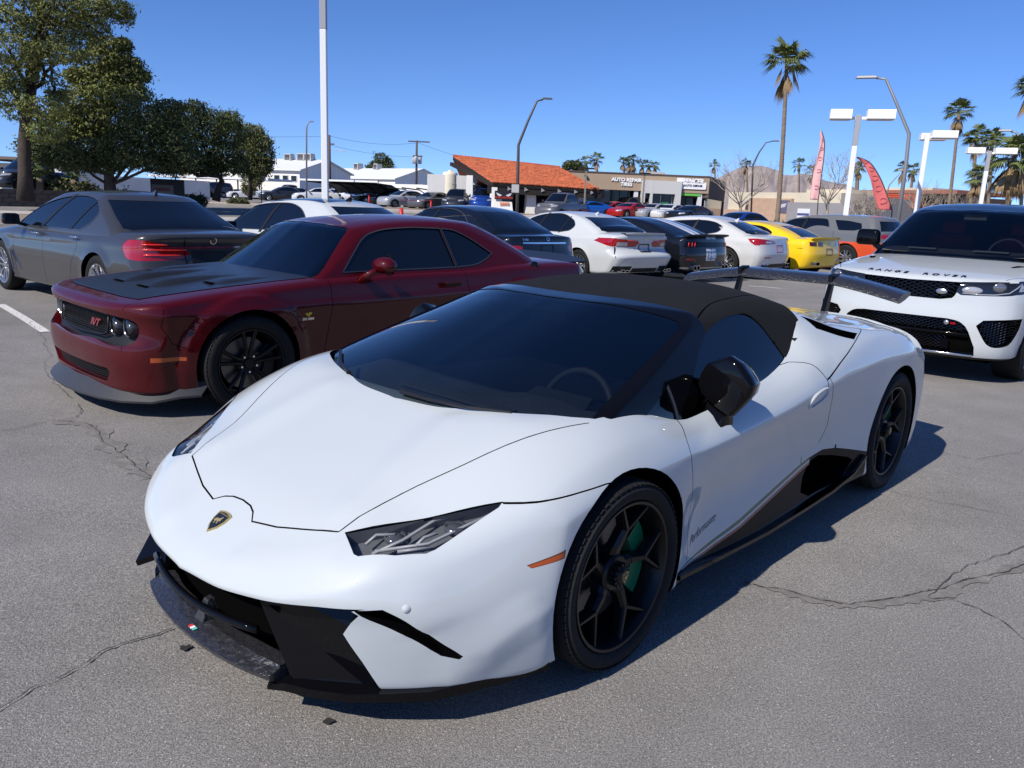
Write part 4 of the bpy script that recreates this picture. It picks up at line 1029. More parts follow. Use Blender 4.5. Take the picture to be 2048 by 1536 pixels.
            def blk(x0, x1, y0, y1, h, nm):
                v = []; f = []
                nx = 8
                for i in range(nx + 1):
                    x = x0 + (x1 - x0) * i / nx; k = math.sin(min(1, i / 2.2) * PI / 2) * (1 - (i / nx) ** 2)
                    for j, (yy, kk) in enumerate(((y0, 0), (y0 + .03, 1), (y1 - .04, 1), (y1, 0))): v.append((x, yy * s, hz(x, yy * s) + .003 + h * k * kk))
                for i in range(nx):
                    for j in range(3): f.append((i * 4 + j, i * 4 + j + 1, (i + 1) * 4 + j + 1, (i + 1) * 4 + j))
                MB().add(v, f).obj(nm, matk, root, smooth=True)
                MB().add([(x0 + .012, (y0 + .03) * s, hz(x0, y0 * s) + .008), (x0 + .012, (y1 - .04) * s, hz(x0, y0 * s) + .008), (x0 - .03, (y1 - .05) * s, hz(x0 - .03, y0 * s) + .006), (x0 - .03, (y0 + .04) * s, hz(x0 - .03, y0 * s) + .006)], [(0, 1, 2, 3)]).obj('scoop_mouth', DARK, root)
            blk(.46, -.25, .10, .36, .035, 'bonnet_scoop'); blk(.10, -.45, .42, .64, .02, 'bonnet_vent')
            e = empty('door_mirror', parent=root)
            b = MB().lathe([(0, .075), (.05, .066), (.085, .035), (.098, -.01), (.092, -.05), (.085, -.055)], 20, (0, 0, 0), 'x')
            b.v = [(-1.15 + x, (1.02 + y * 1.25) * s, 1.055 + z * .72) for x, y, z in b.v]; b.obj('mirror_housing', red, e, smooth=True)
            MB().tube([(-1.03, .89 * s, .935), (-1.07, .94 * s, .98), (-1.12, .99 * s, 1.02)], [.04, .03, .028], 10).obj('mirror_arm', red, e, smooth=True)
            MB().lathe([(0, 0), (.088, 0)], 20, (-1.208, 1.02 * s, 1.055), 'x').obj('mirror_glass', BLACKGLASS, e)
            # recessed door handle
            o = MB().box((-1.98, .953 * s, .865), (.20, .02, .045)).obj('door_handle', GLOSSK, root, bevel=.01)
            MB().box((-1.98, .966 * s, .88), (.20, .018, .022)).obj('handle_grip', red, root, bevel=.006)
            h = bv.ray_cast(Vector((-.50, 2 * s, .68)), Vector((0, -s, 0)))
            bee = MB()
            for cx, cz, r in ((0, .018, .014), (-.014, .002, .016), (.016, .0, .014), (0, -.016, .012)): bee.lathe([(0, .003), (r, .001)], 12, (cx, 0, cz), 'y')
            bb = bee.obj('fender_badge', mat('badge_yellow', (.6, .42, .03), .4), root); bb.location = (-.50, h[0].y + .003 * s, .70)
            t = text_obj('392 HEMI', .026, CHROME, root, 'fender_lettering', .001, bold=.001)
            wrap_text(t, bv, lambda u, v: (Vector((-.50 - u * s, 2 * s, .655 + v)), Vector((0, -s, 0))))
            # tail logo disc on the rear pillar
            MB().lathe([(0, .004), (.045, .004), (.052, .001), (.052, -.01)], 24, axis='y').obj('fuel_cap', GLOSSK, root, autosm=.5).location = (-3.14, (bv.ray_cast(Vector((-3.14, 2 * s, .985)), Vector((0, -s, 0)))[0].y) + (.0 if s > 0 else -.004), .985)
        # interior
        MB().box((-.85, 0, .93), (.5, 1.3, .10)).obj('dashboard', SATK, root, bevel=.04)
        for s in (1, -1): MB().box((-2.05, .38 * s, .85), (.16, .5, .75), ry=-.2).box((-2.14, .38 * s, 1.25), (.1, .26, .16)).obj('seat', mat('seat_dark', (.02, .02, .022), .7), root, bevel=.04, seg=3, autosm=.8)
        MB().tube([(-1.35 - .05 * math.sin(t), .38 + .18 * math.cos(t), .98 + .17 * math.sin(t)) for t in np.linspace(0, 2 * PI, 25)], .014, 6).obj('steering_wheel', SATK, root, smooth=True)
        MB().box((-1.20, 0, 1.25), (.03, .24, .07), ry=.2).obj('rear_view_mirror', SATK, root, bevel=.01)
        MB().box((-1.23, .42, 1.27), (.002, .035, .045)).obj('sticker', mat('sticker_white', (.7, .75, .7), .4), root)
        # spoiler
        v = []; f = []
        for y in np.linspace(-.80, .80, 17):
            k = 1 - (abs(y) / .80) ** 4; zt = 1.02 + .055 * k; v += [(-3.80 - .06 * k, y, 1.01 + .01 * k), (-4.06, y * 1.02, zt), (-4.09, y * 1.02, zt - .02), (-4.02, y, .99)]
        for i in range(16):
            for k in range(4): f.append((i * 4 + k, i * 4 + (k + 1) % 4, (i + 1) * 4 + (k + 1) % 4, (i + 1) * 4 + k))
        f += [(0, 1, 2, 3), (64, 65, 66, 67)]
        MB().add(v, f).obj('boot_spoiler', matk, root, autosm=.6)
    c['mats'].update(halo=mat('halo_ring', (.18, .19, .21), .2, .7))
    r = build_car(c, extra); r['category'] = 'car'
    return r
def offset_poly(p, d):
    """grow an outline by d"""
    q = np.array(p, float); n = len(q); A = 0.5 * sum(q[i][0] * q[(i + 1) % n][1] - q[(i + 1) % n][0] * q[i][1] for i in range(n)); sg = 1 if A > 0 else -1; o = []
    for i in range(n):
        a, b, c_ = q[i - 1], q[i], q[(i + 1) % n]; t1 = (b - a) / (np.linalg.norm(b - a) + 1e-9); t2 = (c_ - b) / (np.linalg.norm(c_ - b) + 1e-9)
        n1 = np.array([t1[1], -t1[0]]) * sg; n2 = np.array([t2[1], -t2[0]]) * sg; m = n1 + n2; L = np.linalg.norm(m)
        m = m / L if L > .1 else n1; k = min(2.0, 1 / max(.3, float(m @ n1))); o.append(tuple(b + m * d * k))
    return o
PAIR = (1, -1)
def sedan(name, label, pose, pm, wb, tail, W, side_win, pillars, rear_win, lamps_side, lamps_rear, roofline, rglass, wsline, deck, R=.34, group=None, tail_prof=None, extra=None, mats=None, cuts=(), gl=None, crown=None, rim='v5', hood_z=None, nose=.88, z=0.0, doors=(-.55, -1.5, -2.45), sidetab=None, line=None, rbow=None, cabcuts=(), n=(56, 22, 12), mirror=True, handles=True, rr=.235, arch=.045, sp=None, roofm=None, trimw=.012, scale=1.0):
    hz = hood_z or [(nose, .66, .6), (nose - .12, .78, .6), (.45, .88, .7), (0, .95, .8), (-.5, 1.0, .8)]
    tp = tail_prof or [(.2, tail + .10), (.35, tail + .02), (.55, tail - .03), (.75, tail), (.9, tail + .02), (1.0, tail + .03), (1.1, tail + .12)]
    belt = deck[0][1] - .02
    c = dict(name=name, pose=pose, z=z, label=label, W=W, wb=wb, R=R, rr=rr, tw=.23, archgap=arch, paint=pm, rim=rim, n=n, group=group,
        fz=[(.2, nose - .03), (.4, nose), (.55, nose), (.7, nose - .06), (.85, nose - .2), (1.0, nose - .45)], rz=tp,
        plan=[(tail - .05, .93), (tail + .45, .98), (-wb, 1.0), (-1.4, .985), (0, .985), (nose - .3, .97), (nose, .94)],
        top=hz + [(-1.2, 1.0, .6)] + list(deck), bot=[(tail - .1, .28), (tail + .5, .2), (nose - .4, .18), (nose + .1, .2)],
        bumps=(flare(0, R, R + .03, .014, .12), flare(-wb, R, R + .03, .016, .12)) + ((crease(line, .012, .07),) if line else ()),
        cab=dict(fz=wsline, rz=rglass, side=sidetab or [(.9, W - .06), (1.0, W - .10), (1.15, W - .175), (1.3, W - .26), (1.42, W - .35)], top=roofline, crown=crown or [0, .012, .03, .045, .07]))
    if rbow: c['rbow'] = rbow
    if sp: c['sp'] = sp
    if line: pass
    c['mats'] = dict(trimm=mat('window_trim', (.10, .10, .105), .3, .6), bump_seam=DARK); c['mats'].update(mats or {})
    if roofm: c['mats']['roofmat'] = roofm
    c['cuts'] = list(cuts)
    for nm, poly, m in lamps_side: c['cuts'].append((nm, 'side', poly, PAIR, dict(recess=.002, gap=.0, mat=m, wall='dark', nmin=.62)))
    for nm, poly, m in lamps_rear: c['cuts'].append((nm, 'rear', poly, PAIR, dict(recess=.002, gap=.0, mat=m, wall='dark', nmin=.60, rng=(-9, tail + .7, 0))))
    seams = []
    a, b, d = doors
    for x, bend in ((a, -.03), (b, .0), (d, .0)):
        if x is None: continue
        pts = [(x, belt), (x - .01 + bend, .75), (x + bend, .5), (x + bend + .02, .22)]
        if x == d: pts = [(x - .12, belt), (x - .10, .80), (x + .02, .62), (x + .16, .42), (x + .22, .22)]
        seams.append(('side', spline(pts, 3, False), .006, PAIR, dict(nmin=-.2)))
    c['grooves'] = seams
    c['cab']['cuts'] = []
    if trimw:
        c['cab']['cuts'].append(('window_trim', 'side', offset_poly(side_win, trimw), PAIR, dict(recess=-.003, mat='trimm', wall='trimm', nmin=0)))
    c['cab']['cuts'].append(('side_window', 'side', side_win, PAIR, dict(recess=.006, mat='side', nmin=0)))
    for p in pillars: c['cab']['cuts'].append(('window_pillar', 'side', p, PAIR, dict(recess=.001, gap=0, mat='trim', wall='trim', nmin=0)))
    if rear_win: c['cab']['cuts'].append(('rear_window', 'rear', rear_win, 1, dict(recess=.004, mat='side', wall='gloss', nmin=.05)))
    c['cab']['cuts'] += list(cabcuts)
    wsz = roofline[0][1] - .03; wt = W - .35
    c['cab']['cuts'].append(('windshield', 'front', [(-W + .14, 1.02), (-wt - .02, wsz - .03), (-wt + .1, wsz), (wt - .1, wsz), (wt + .02, wsz - .03), (W - .14, 1.02), (W - .13, .9), (-W + .13, .9)], 1, dict(recess=.004, mat='glass', wall='gloss', nmin=.05)))
    c['seeds'] = [('rear_quarter', (tail + .7, W * .9, .85)), ('front_door', (-1.0, W, .6)), ('front_door', (-1.0, -W, .6)), ('rear_door', (-2.1, W, .6)), ('rear_door', (-2.1, -W, .6)), ('front_fender', (-.2, W, .85))]
    if doors[1] is None: c['seeds'] = [('rear_quarter', (tail + .7, W * .9, .85)), ('door', (-1.4, W, .6)), ('door', (-1.4, -W, .6)), ('front_fender', (-.2, W, .85))]
    if mirror: c['mirror'] = (-.85, W + .09, 1.06, GLOSSK if mirror == 'k' else pm)
    if handles: c['handles'] = [(b + .12 if b else -1.9, W - .012, .90, CHROME if handles == 'c' else pm)] + ([(d - .10, W - .012, .91, CHROME if handles == 'c' else pm)] if b else [])
    r = build_car(c, extra); r.scale = (scale,) * 3; return r
def rect_rear(bv, par, y0, z0, y1, z1, m, name, off=.003, d=-1, x_in=0, th=.004):
    """flat piece laid on the rear (d=-1) or front skin between two corners"""
    v = []; f = []; ny = max(2, int(abs(y1 - y0) / .06) + 1); nz = 3
    for i in range(ny + 1):
        for j in range(nz + 1):
            y = y0 + (y1 - y0) * i / ny; z = z0 + (z1 - z0) * j / nz; p, n = hitx(bv, y, z, d)
            if p is None: p = Vector((-3.8, y, z)); n = Vector((d, 0, 0))
            v.append(tuple(p + n * (off + th)))
    for i in range(ny):
        for j in range(nz): f.append((i * (nz + 1) + j, (i + 1) * (nz + 1) + j, (i + 1) * (nz + 1) + j + 1, i * (nz + 1) + j + 1))
    rim = [i * (nz + 1) for i in range(ny + 1)] + [ny * (nz + 1) + j for j in range(1, nz + 1)] + [i * (nz + 1) + nz for i in range(ny - 1, -1, -1)] + [j for j in range(nz - 1, 0, -1)]
    b0 = len(v)
    for k in rim: v.append((v[k][0] - d * .012, v[k][1], v[k][2]))
    for i in range(len(rim)): f.append((rim[i], b0 + i, b0 + (i + 1) % len(rim), rim[(i + 1) % len(rim)]))
    return MB().add(v, f).obj(name, m, par, autosm=.6)
def rear_text(bv, par, s, size, y, z, m, name='lettering', **k):
    t = text_obj(s, size, m, par, name, .002, **k)
    return wrap_text(t, bv, lambda u, v: (Vector((-8, y - u, z + v)), Vector((1, 0, 0))), .003)
def rear_plate(bv, par, y, z, w=.31, h=.16, m=None):
    e = empty('number_plate_frame', (0, 0, 0), parent=par)
    for a in ((y - w / 2, z - h / 2, y + w / 2, z - h / 2 + .02), (y - w / 2, z + h / 2 - .018, y + w / 2, z + h / 2), (y - w / 2, z - h / 2, y - w / 2 + .015, z + h / 2), (y + w / 2 - .015, z - h / 2, y + w / 2, z + h / 2)):
        rect_rear(bv, e, *a, m or SATK, 'frame_bar', .006)
    return e
def exhaust(par, x, y, z, w=.12, h=.07, m=None):
    b = MB().prism(rrect(y - w / 2, z - h / 2, y + w / 2, z + h / 2, .02), x, x + .12, (1, 2, 0)); b.obj('exhaust_tip', m or CHROME, par)
    MB().prism(rrect(y - w / 2 + .01, z - h / 2 + .01, y + w / 2 - .01, z + h / 2 - .01, .015), x - .002, x + .02, (1, 2, 0)).obj('exhaust_bore', DARK, par)
def fin_antenna(cv, par, x, m, h=.06):
    z = cv.ray_cast(Vector((x, 0, 3)), Vector((0, 0, -1)))[0].z
    MB().add([(x + .10, 0, z - .005), (x - .05, .022, z - .005), (x - .05, -.022, z - .005), (x - .06, 0, z + h), (x - .02, .006, z + h * .75), (x - .02, -.006, z + h * .75)], [(0, 1, 4), (0, 5, 2), (0, 4, 5), (1, 3, 4), (2, 5, 3), (3, 5, 4), (1, 2, 3)]).obj('roof_antenna', m, par, smooth=False)
def ring_badge(bv, par, y, z, r, m, kind='ring', d=-1):
    p, n = hitx(bv, y, z, d); e = MB()
    e.lathe([(r, .002), (r * .82, .004), (r * .80, 0)], 24)
    if kind == 'quarter': pass
    if kind == 'star':
        for a in (PI / 2, PI / 2 + 2 * PI / 3, PI / 2 - 2 * PI / 3): e.add([(r * .9 * math.cos(a), r * .9 * math.sin(a), .003), (r * .16 * math.cos(a + 1.3), r * .16 * math.sin(a + 1.3), .003), (r * .16 * math.cos(a - 1.3), r * .16 * math.sin(a - 1.3), .003)], [(0, 1, 2)])
    if kind == 'oval': e.lathe([(r * .62, .003), (r * .48, .004), (r * .46, 0)], 20); e.v = [(x, yy * .7, zz) for x, yy, zz in e.v]
    if kind == 'trident':
        for dx in (-.4, 0, .4): e.box((dx * r, r * .15, .003), (r * .12, r * .9, .004))
        e.box((0, -.25 * r, .003), (r * .9, r * .12, .004)).box((0, -.5 * r, .003), (r * .12, r * .6, .004))
    if kind == 'bowtie': e = MB(); e.prism([(-r * 1.4, -r * .25), (-r * .4, -r * .25), (-r * .4, -r * .5), (r * .4, -r * .5), (r * .4, -r * .25), (r * 1.4, -r * .25), (r * 1.4, r * .25), (r * .4, r * .25), (r * .4, r * .5), (-r * .4, r * .5), (-r * .4, r * .25), (-r * 1.4, r * .25)], 0, .005)
    o = e.obj('badge', m, par); M_ = n.to_track_quat('Z', 'Y').to_matrix().to_4x4(); o.matrix_local = Matrix.Translation(p + n * .004) @ M_
    if kind == 'quarter':
        for a0, mm in ((0, (.02, .1, .35)), (PI / 2, (.7, .7, .7)), (PI, (.02, .1, .35)), (1.5 * PI, (.7, .7, .7))):
            q = MB().lathe([(0, .003), (r * .6, .003)], 6, arc=(a0, a0 + PI / 2)).obj('badge_quarter', mat('badge_b%d' % (mm[0] > .3), mm, .3), par, fixn=False); q.matrix_local = o.matrix_local.copy()
        q = MB().lathe([(r * .62, .0035), (r * .82, .0035)], 20).obj('badge_band', GLOSSK, par, fixn=False); q.matrix_local = o.matrix_local.copy()
    return o
def tail_lens(bv, par, pts, m, name, side=False, s=1, off=.004):
    """thin bright element following the skin through the points (y, z) seen from behind"""
    P_ = [hitx(bv, y * s, z, -1) for y, z in pts]; P_ = [(p + n * off) for p, n in P_ if p is not None]
    return MB().tube(P_, .009, 6).obj(name, m, par, smooth=True) if len(P_) > 1 else None

def build_row():
    lampb = mat('tail_lamp_bright', (.75, .03, .02), .15, coat=1)
    # --- grey executive saloon
    grey = paint('grey_metal_paint', (.050, .049, .050), .35, .3, .8)
    sw = spline([(-.62, .975, 'c'), (-.80, 1.10), (-1.32, 1.305), (-1.92, 1.40), (-2.42, 1.40), (-2.76, 1.335), (-2.93, 1.21), (-2.84, 1.10), (-2.60, .998, 'c'), (-1.47, .985)], 4).tolist()
    pil = [[(-1.36, .97), (-1.46, .97), (-2.01, 1.43), (-1.93, 1.43)], [(-2.31, .985), (-2.345, .985), (-2.725, 1.36), (-2.69, 1.37)]]
    def ex(root, bv, cv, M):
        rect_rear(bv, root, -.62, .862, .62, .882, CHROME, 'boot_trim_strip', .006)
        ring_badge(bv, root, 0, .95, .042, CHROME, 'quarter'); fin_antenna(cv, root, -2.85, paint('grey_metal_paint', ()), .07)
        for s in PAIR:
            for z, y1 in ((.845, .34), (.785, .40), (.905, .55)): tail_lens(bv, root, [(y, z) for y in np.linspace(y1, .80, 6)], lampb, 'lamp_bar', s=s)
        rear_plate(bv, root, 0, .74); rect_rear(bv, root, -.28, .66, .28, .835, SATK, 'plate_recess', .001)
        rect_rear(bv, root, .355, .56, .36, 1.0, DARK, 'boot_seam', .001)
        for s in PAIR:
            v = [(-.50, (.965) * s, .45), (-.44, .967 * s, .62), (-.47, .972 * s, .62), (-.56, .972 * s, .34), (-.54, .968 * s, .33)]
            MB().add(v + [(a, b - .02 * s, c_) for a, b, c_ in v], [(0, 1, 2, 3, 4), (0, 5, 6, 1), (2, 7, 8, 3), (3, 8, 9, 4)]).obj('air_breather', CHROME, root)
    rim7 = dict(rim='multi')
    sedan('grey_saloon', 'dark grey four-door saloon seen from behind at the left edge', (-6.963, 12.2721, 2.4564), grey, 3.175, -4.26, .95, sw, pil,
        spline([(-.74, 1.06), (-.60, 1.38, 'c'), (.60, 1.38, 'c'), (.74, 1.06)], 3).tolist(),
        [('tail_lamp', spline([(-3.83, .87), (-3.90, .945), (-4.02, .955), (-4.4, .95, 'c'), (-4.4, .72, 'c'), (-4.0, .73), (-3.90, .76)], 3).tolist(), 'red')],
        [('tail_lamp', spline([(1.0, .955, 'c'), (.80, .955), (.56, .90), (.33, .84), (.30, .80), (.42, .745), (.65, .725), (1.0, .725, 'c')], 3).tolist(), 'red')],
        [(-1.1, 1.40), (-1.5, 1.47), (-2.0, 1.50), (-2.5, 1.495), (-2.9, 1.45), (-3.3, 1.34)], [(.9, -3.85), (1.06, -3.62), (1.2, -3.3), (1.35, -2.98), (1.45, -2.75), (1.5, -2.6)],
        [(.9, -.25), (1.02, -.42), (1.2, -.80), (1.35, -1.2), (1.45, -1.5), (1.5, -1.7)], [(-2.2, 1.0, .6), (-3.0, 1.03, .7), (-3.5, 1.06, .8), (-4.0, 1.055, .6), (-4.3, 1.02, .5)], R=.36, rr=.265, extra=ex, line=[(-4.4, .90), (-2.7, .885), (-.3, .85), (1, .8)],
        doors=(-.5, -1.55, -2.55), rim='multi', n=(80, 30, 16), mirror='k', handles='c', arch=.04, sidetab=[(.9, .89), (1.0, .86), (1.15, .79), (1.3, .70), (1.42, .60)], tail_prof=[(.2, -4.2), (.35, -4.26), (.55, -4.30), (.72, -4.25), (.88, -4.24), (1.0, -4.27), (1.1, -4.2)])
    # --- white saloon with a black glass roof, mostly hidden
    whitep = paint('white_paint_plain', (.46, .49, .505), 0, .4)
    sw = spline([(-.40, 1.0, 'c'), (-.60, 1.19), (-.86, 1.32), (-1.14, 1.375), (-1.51, 1.405), (-1.92, 1.39), (-2.17, 1.31), (-2.32, 1.20), (-2.42, 1.05, 'c')], 4).tolist()
    sedan('white_saloon', 'white saloon with black glass roof, half hidden behind the red coupe at the lamp pole', (-4.3989, 13.3026, 2.4814), whitep, 2.9, -3.9, .93, sw, [[(-1.33, .98), (-1.40, .98), (-1.58, 1.42), (-1.52, 1.42)]],
        [(-.66, 1.06), (-.50, 1.40), (.50, 1.40), (.66, 1.06)], [('tail_lamp', [(-3.6, .78), (-3.65, .92), (-4.2, .95), (-4.2, .75)], 'red')], [('tail_lamp', [(1, .95), (.5, .92), (.55, .76), (1, .75)], 'red')],
        [(-.8, 1.40), (-1.2, 1.465), (-1.9, 1.505), (-2.3, 1.49), (-2.7, 1.42), (-3.1, 1.25)], [(.9, -3.5), (1.06, -3.35), (1.2, -3.05), (1.35, -2.7), (1.45, -2.45), (1.5, -2.3)],
        [(.9, -.1), (1.02, -.25), (1.2, -.55), (1.35, -.85), (1.45, -1.1), (1.5, -1.3)], [(-2.2, 1.0, .6), (-3.0, 1.03, .7), (-3.7, 1.02, .6), (-3.95, .97, .5)], doors=(-.5, -1.45, -2.3),
        cabcuts=[('glass_roof', 'top', [(-1.25, .56), (-1.25, -.56), (-2.45, -.50), (-2.45, .50)], 1, dict(recess=.0, mat='side', wall='gloss', nmin=.5))], extra=lambda r, b, c_, M: fin_antenna(c_, r, -2.38, GLOSSK, .07))
    # --- black saloon
    blackp = paint('black_paint', (.006, .007, .010), .2, .3)
    sw = spline([(-.30, 1.0, 'c'), (-.52, 1.18), (-.74, 1.30), (-1.34, 1.40), (-1.66, 1.405), (-2.06, 1.37), (-2.33, 1.28), (-2.52, 1.12), (-2.55, 1.04, 'c')], 4).tolist()
    def ex(root, bv, cv, M):
        rect_rear(bv, root, -.50, .872, .56, .898, CHROME, 'boot_trim_strip', .006); ring_badge(bv, root, -.02, .965, .045, CHROME, 'star')
        rear_text(bv, root, 'E 400', .05, .50, .945, CHROME, bold=.002); rear_plate(bv, root, 0, .78)
    sedan('black_saloon', 'black saloon showing its rear window just beyond the dark red coupe', (-2.1053, 16.9904, 2.3273), blackp, 2.87, -3.84, .925, sw, [[(-1.30, .98), (-1.36, .98), (-1.50, 1.42), (-1.45, 1.42)], [(-2.05, .98), (-2.08, .98), (-2.22, 1.36), (-2.19, 1.36)]],
        [(-.68, 1.05), (-.50, 1.38), (.50, 1.38), (.68, 1.05)], [('tail_lamp', [(-3.66, .84), (-3.72, .87), (-4.2, .88), (-4.2, .72), (-3.74, .74)], 'red')], [('tail_lamp', [(1, .84), (.62, .84), (.56, .82), (.58, .74), (1, .72)], 'red')],
        [(-.7, 1.38), (-1.1, 1.455), (-1.6, 1.485), (-2.2, 1.465), (-2.6, 1.39), (-3.1, 1.22)], [(.9, -3.5), (1.06, -3.28), (1.2, -2.95), (1.35, -2.58), (1.42, -2.4), (1.5, -2.25)],
        [(.9, -.1), (1.02, -.22), (1.2, -.52), (1.35, -.85), (1.45, -1.1), (1.5, -1.3)], [(-2.2, 1.0, .6), (-3.0, 1.04, .7), (-3.5, 1.03, .7), (-3.88, 1.0, .5)], doors=(-.5, -1.4, -2.3), extra=ex, handles='c')
    # --- white saloon with swept lamps
    pearl = paint('white_pearl_paint', (.48, .50, .51), .0, .35)
    sw = spline([(-.45, .99, 'c'), (-.70, 1.12), (-1.15, 1.31), (-1.61, 1.375), (-1.92, 1.375), (-2.22, 1.31), (-2.41, 1.23), (-2.47, 1.15), (-2.40, 1.07), (-2.12, 1.01, 'c')], 4).tolist()
    def ex(root, bv, cv, M):
        ring_badge(bv, root, 0, .965, .055, CHROME, 'oval'); rear_plate(bv, root, .02, .765, .31, .17); fin_antenna(cv, root, -2.35, paint('white_pearl_paint', ()), .06)
        v = []; f = []
        for y in np.linspace(-.60, .60, 13):
            p, n = hitx(bv, y, 1.0, -1); k = 1 - (abs(y) / .6) ** 4; v += [(p.x + .14, y, 1.055), (p.x - .03 - .03 * k, y, 1.062 + .02 * k), (p.x - .03 - .03 * k, y, 1.048 + .02 * k), (p.x + .02, y, 1.02)]
        for i in range(12):
            for k in range(4): f.append((i * 4 + k, i * 4 + (k + 1) % 4, (i + 1) * 4 + (k + 1) % 4, (i + 1) * 4 + k))
        MB().add(v, f).obj('boot_spoiler', paint('white_pearl_paint', ()), root, autosm=.6)
        for s in PAIR:
            rect_rear(bv, root, .50 * s, .80, .74 * s, .875, M['clear'], 'reversing_lamp', .001)
            tail_lens(bv, root, [(.20, .87), (.24, .905), (.5, .92), (.86, .945)], lampb, 'lamp_bar', s=s)
            b = MB().tube([hitx(bv, y * s, z, -1)[0] + Vector((-.004, 0, 0)) for y, z in ((.77, .78), (.82, .66), (.84, .57))], .012, 5); b.obj('bumper_slash', GLOSSK, root)
            exhaust(root, -3.93, .58 * s, .30, .10, .06); exhaust(root, -3.93, .70 * s, .31, .10, .06)
            rect_rear(bv, root, .42 * s, .28, .82 * s, .40, TRIMK, 'bumper_vent', .001)
        rect_rear(bv, root, -.38, .24, .38, .36, TRIMK, 'diffuser', .002)
    sedan('white_saloon_swept_lamps', 'white saloon with rear spoiler and red-edged swept tail lamps, plate frame empty', (.2278, 19.4996, 2.2515), pearl, 2.786, -3.86, .93, sw, [[(-1.22, .96), (-1.30, .96), (-1.50, 1.40), (-1.44, 1.40)], [(-2.04, .98), (-2.08, .98), (-2.26, 1.34), (-2.22, 1.34)]],
        spline([(-.66, 1.08), (-.52, 1.34, 'c'), (.52, 1.34, 'c'), (.66, 1.08)], 3).tolist(),
        [('tail_lamp', [(-3.20, .885), (-3.34, .945), (-3.6, .955), (-4.2, .96), (-4.2, .77), (-3.72, .775)], 'red')], [('tail_lamp', [(1.0, .96), (.87, .955), (.25, .915), (.18, .865), (.27, .785), (.78, .79), (1.0, .77)], 'red')],
        [(-.9, 1.37), (-1.3, 1.43), (-1.7, 1.445), (-2.2, 1.425), (-2.5, 1.37), (-3.0, 1.2)], [(.9, -3.45), (1.09, -3.22), (1.2, -2.95), (1.33, -2.58), (1.40, -2.38), (1.5, -2.2)],
        [(.9, .0), (1.02, -.12), (1.2, -.55), (1.3, -.85), (1.4, -1.2), (1.46, -1.5)], [(-2.2, 1.0, .6), (-3.0, 1.06, .8), (-3.5, 1.065, .8), (-3.9, 1.03, .6)], doors=(-.45, -1.35, -2.3), extra=ex, R=.335, n=(64, 26, 14),
        tail_prof=[(.2, -3.78), (.35, -3.88), (.50, -3.97), (.61, -3.98), (.66, -3.86), (.85, -3.84), (1.0, -3.87), (1.1, -3.8)])
    # --- black fastback with white stripes
    sw = spline([(-.75, 1.0, 'c'), (-1.1, 1.18), (-1.5, 1.27), (-1.9, 1.27, 'c'), (-1.98, 1.0, 'c')], 4).tolist()
    stripe = mat('stripe_white', (.62, .64, .68), .35, coat=1)
    def ex(root, bv, cv, M):
        for y0, y1 in ((.03, .20), (-.17, 0.0)):
            rect_rear(bv, root, y0, .955, y1, 1.0, stripe, 'white_stripe', .002); rect_rear(bv, root, y0, .69, y1, .745, stripe, 'white_stripe', .002); rect_rear(bv, root, y0, .48, y1, .66, stripe, 'white_stripe', .001)
            v = []; f = []
            xs = np.linspace(.6, -3.5, 60)
            k = 0
            for x in xs:
                r = []
                for y in (y0, y1):
                    h = cv.ray_cast(Vector((x, y, 3)), Vector((0, 0, -1))); h2 = bv.ray_cast(Vector((x, y, 3)), Vector((0, 0, -1)))
                    zz = max(h[0].z if h[0] else -9, h2[0].z if h2[0] else -9); r.append((x, y, zz + .004))
                if min(r[0][2], r[1][2]) > .3: v += r
            for i in range(len(v) // 2 - 1):
                if -1.05 < v[i * 2][0] < -.35: continue
                f.append((2 * i, 2 * i + 1, 2 * i + 3, 2 * i + 2))
            MB().add(v, f).obj('white_stripe', stripe, root, fixn=False)
        rear_plate(bv, root, -.02, .60, .34, .17, mat('plate_blue', (.10, .14, .3), .4)); rect_rear(bv, root, -.55, .78, .55, .89, GLOSSK, 'rear_panel', .002)
        for s in PAIR:
            for y in (.60, .68, .76): tail_lens(bv, root, [(y - .02, .88), (y, .79)], lampb, 'lamp_bar', s=s, off=.002).scale
            rect_rear(bv, root, .62 * s, .50, .80 * s, .525, M['red'], 'reflector', .001); exhaust(root, -3.74, .50 * s, .33, .11, .11); exhaust(root, -3.74, .63 * s, .33, .11, .11)
        v = []; f = []
        for y in np.linspace(-.80, .80, 13):
            p, n = hitx(bv, y * .9, .97, -1); k = 1 - (abs(y) / .8) ** 4; v += [(p.x + .16, y, 1.02), (p.x - .06, y, 1.05 + .02 * k), (p.x - .06, y, 1.02 + .02 * k), (p.x + .03, y, .99)]
        for i in range(12):
            for k in range(4): f.append((i * 4 + k, i * 4 + (k + 1) % 4, (i + 1) * 4 + (k + 1) % 4, (i + 1) * 4 + k))
        f += [(0, 1, 2, 3), (48, 49, 50, 51)]
        MB().add(v, f).obj('boot_spoiler', SATK, root, autosm=.6)
        rect_rear(bv, root, -.85, .30, .85, .34, mat('stripe_silver', (.4, .41, .43), .25, .8), 'diffuser_trim', .004)
